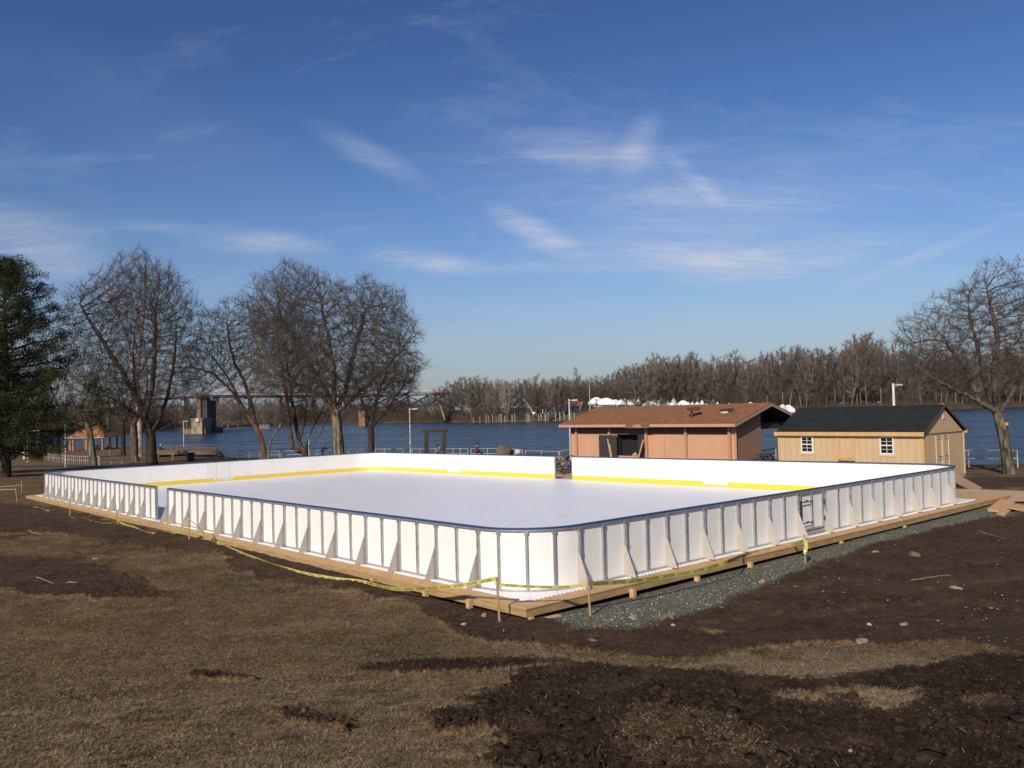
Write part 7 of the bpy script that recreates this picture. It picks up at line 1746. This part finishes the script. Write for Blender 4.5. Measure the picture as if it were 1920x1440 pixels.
# ------------------------------------------------------------------ railway bridge with its stone pier
m_rust = mat('rusty_steel', (.20, .15, .13), (.13, .10, .085), rough=.9, scale=.5)
Z1 = aty(380, 742, 334)[2]; A = np.array([aty(250, 744, 372)[0], 372, Z1]); M_ = np.array([aty(392, 742, 334)[0], 334, Z1]); Bq = np.array([aty(686, 741, 440)[0], 440, Z1 + .6]); E_ = np.array([aty(838, 737, 500)[0], 500, aty(838, 737, 500)[2]])
br = empty('railway_bridge', (M_[0], M_[1], WZ), 'rusty deck truss railway bridge crossing the river on the left', 'bridge')
off = np.array([.75, .2, 0]) * 2.6
q = MB()
for a, b_ in ((A, M_), (M_, Bq), (Bq, E_)): q.obox(a, b_, 5.0, .35); q.obox(a + [0, 0, -.6], b_ + [0, 0, -.6], 3.6, .45)
q.build('deck', m_rust, br)
tz = -6.6
for (a, b_, n) in ((Bq, E_, 4),):
    for sd in (-1, 1):
        q = MB(); o_ = np.array([0, sd * 2.0, 0]); lo0 = a + (b_ - a) * .03; lo1 = a + (b_ - a) * .97
        q.obox(lo0 + o_ + [0, 0, tz], lo1 + o_ + [0, 0, tz], .35, .4)
        for k in range(n):
            p0 = lo0 + (lo1 - lo0) * k / n + o_; p1 = lo0 + (lo1 - lo0) * (k + 1) / n + o_
            q.obox(p0 + [0, 0, -1], p1 + [0, 0, tz], .26, .3); q.obox(p0 + [0, 0, tz], p1 + [0, 0, -1], .26, .3); q.obox(p0 + [0, 0, -1], p0 + [0, 0, tz], .16, .2)
        q.build('truss', m_rust, br)
q = MB()
for f in np.linspace(0, 1, 26):
    P = M_ + (E_ - M_) * f; q.obox(P + [0, -2.4, .3], P + [0, -2.4, 1.3], .08, .08)
q.obox(M_ + [0, -2.4, 1.3], Bq + [0, -2.4, 1.3], .1, .1); q.obox(Bq + [0, -2.4, 1.3], E_ + [0, -2.4, 1.3], .1, .1); q.build('parapet', m_rust, br)
# steel tower over the stone pier
Pc = aty(384, 800, 336)
q = MB(); zt_ = aty(384, 745, 336)[2]
wd = 12 * 334 / FPX
for x0, x1 in ((371, 378), (383, 390)):
    a0 = aty(x0, 785, 337); a1 = aty(x1, 785, 337); q.box(a0[0], a1[0], 336, 340, a0[2] - 2, zt_)
q.box(aty(369, 785, 337)[0], aty(395, 785, 337)[0], 335.5, 341, zt_, zt_ + 1.2); q.build('tower', m_rust, br)
m_stone = mat('pier_stone', (.36, .29, .20), (.19, .15, .105), rough=.95, scale=.9, bump=.4, contrast=1.6)
sp = empty('stone_pier', (Pc[0], 332, WZ), 'block shaped rubble stone bridge pier standing in the river', 'bridge pier')
def px_box(x0, x1, y0, y1, D0, D1, q):
    a = aty(x0, y1, D0); b_ = aty(x1, y0, D0); q.box(a[0], b_[0], D0, D1, max(a[2], WZ - 1) if y1 < 808 else WZ - 1, b_[2])
q = MB(); px_box(359, 379, 785, 815, 326, 336, q); px_box(357.5, 380.5, 784, 787, 325.7, 336.3, q); q.build('shaft', m_stone, sp)
q = MB(); px_box(344, 385, 804, 815, 327, 338, q); q.build('footing', mat('footing_stone', (.26, .17, .11), (.14, .10, .07), rough=.95, scale=.6), sp)
q = MB(); px_box(366, 373, 785.5, 791, 325.5, 325.9, q); px_box(367.5, 371.5, 783.5, 785.6, 325.5, 326.5, q); q.build('plaque', mat('pale_plaque', (.55, .52, .47), (.45, .42, .38)), sp)
q = MB(); px_box(380, 388, 750, 815, 332, 342, q); q.build('dark_shaft', mat('dark_pier', (.035, .028, .028), (.025, .02, .02)), sp)
q = MB(); px_box(384, 402, 802, 815, 334, 344, q); q.build('fender', mat('fender_timber', (.05, .04, .04), (.03, .025, .025)), sp)
P = aty(496, 800, 400); fm = empty('fender_dolphin', (P[0], 400, WZ), 'short timber dolphin in the water between the leaning and multi stem trees', 'fender')
q = MB(); a = aty(487, 806, 400); b_ = aty(505, 797, 400)
for z_ in np.linspace(WZ + .4, b_[2], 4): q.box(a[0], b_[0], 399.8, 400.1, z_ - .15, z_ + .15)
for f in (0, .33, .66, 1): x = a[0] + (b_[0] - a[0]) * f; q.tube((x, 400.4, WZ - .5), (x, 400.4, b_[2] + .5), .2, n=6)
q.build('timbers', mat('pale_timbers', (.30, .24, .18), (.2, .16, .12)), fm)
P = aty(677, 785, 425); sp2 = empty('brick_pier', (P[0], 425, WZ), 'narrow reddish brick bridge pier left of the small dark tree', 'bridge pier')
q = MB(); px_box(673, 684, 770, 815, 424, 432, q); q.build('shaft', mat('brick_pier', (.30, .15, .09), (.2, .10, .06), rough=.9, scale=.8), sp2)
# pale steel arch bridge beyond
m_arch = mat('pale_steel', (.34, .37, .42), (.28, .31, .36), rough=.6)
ab = empty('arch_bridge', (aty(520, 770, 760)[0], 760, WZ), 'pale steel arch bridge faintly seen through the trees', 'bridge')
D = 760
def archpts(x0, y0, x1, y1, xm, ym, n=22):
    out_ = []
    for k in range(n + 1):
        f = k / n; x = x0 + (x1 - x0) * f; y = (1 - f) ** 2 * y0 + 2 * f * (1 - f) * ym + f * f * y1; out_.append(aty(x, y, D))
    return out_
for dd_ in (0, 14):
    Aa = archpts(372, 744, 662, 738, 517, 668); q = MB(lambda x, y, z_, dd_=dd_: (x, y + dd_, z_))
    for a, b_ in zip(Aa, Aa[1:]): q.obox(a, b_, .8, .9)
    Ab = archpts(372, 748, 662, 742, 517, 682)
    for k in range(len(Ab) - 1): q.obox(Ab[k], Ab[k + 1], .9, 1.0); q.obox(Aa[k], Ab[k + 1], .5, .5)
    for k in range(1, len(Ab) - 1): top_ = Ab[k]; q.obox(top_, (top_[0], top_[1], aty(517, 741, D)[2]), .3, .3)
    q.build('arch', m_arch, ab)
q = MB(); a = aty(330, 745, D); b_ = aty(1200, 727, D); q.box(a[0], b_[0], D - 1, D + 15, a[2] - 1.2, a[2] + .9); q.build('deck', mat('pale_deck', (.42, .40, .37), (.36, .34, .31)), ab)
for x in range(340, 1190, 60): P = aty(x, 745, D); q = MB(); q.box(P[0] - 1.5, P[0] + 1.5, D + 2, D + 12, WZ - 1, a[2] - 1.2); q.build('column', m_arch, ab)
for k, (x, yt) in enumerate(((790, 718), (797, 726))):
    P = aty(x, yt, D); q = MB(); q.tube((P[0], D + 6, a[2] + .9), (P[0], D + 6, P[2]), .25, .15, 6); q.build('mast', m_arch, ab)
bpy.context.view_layer.update()
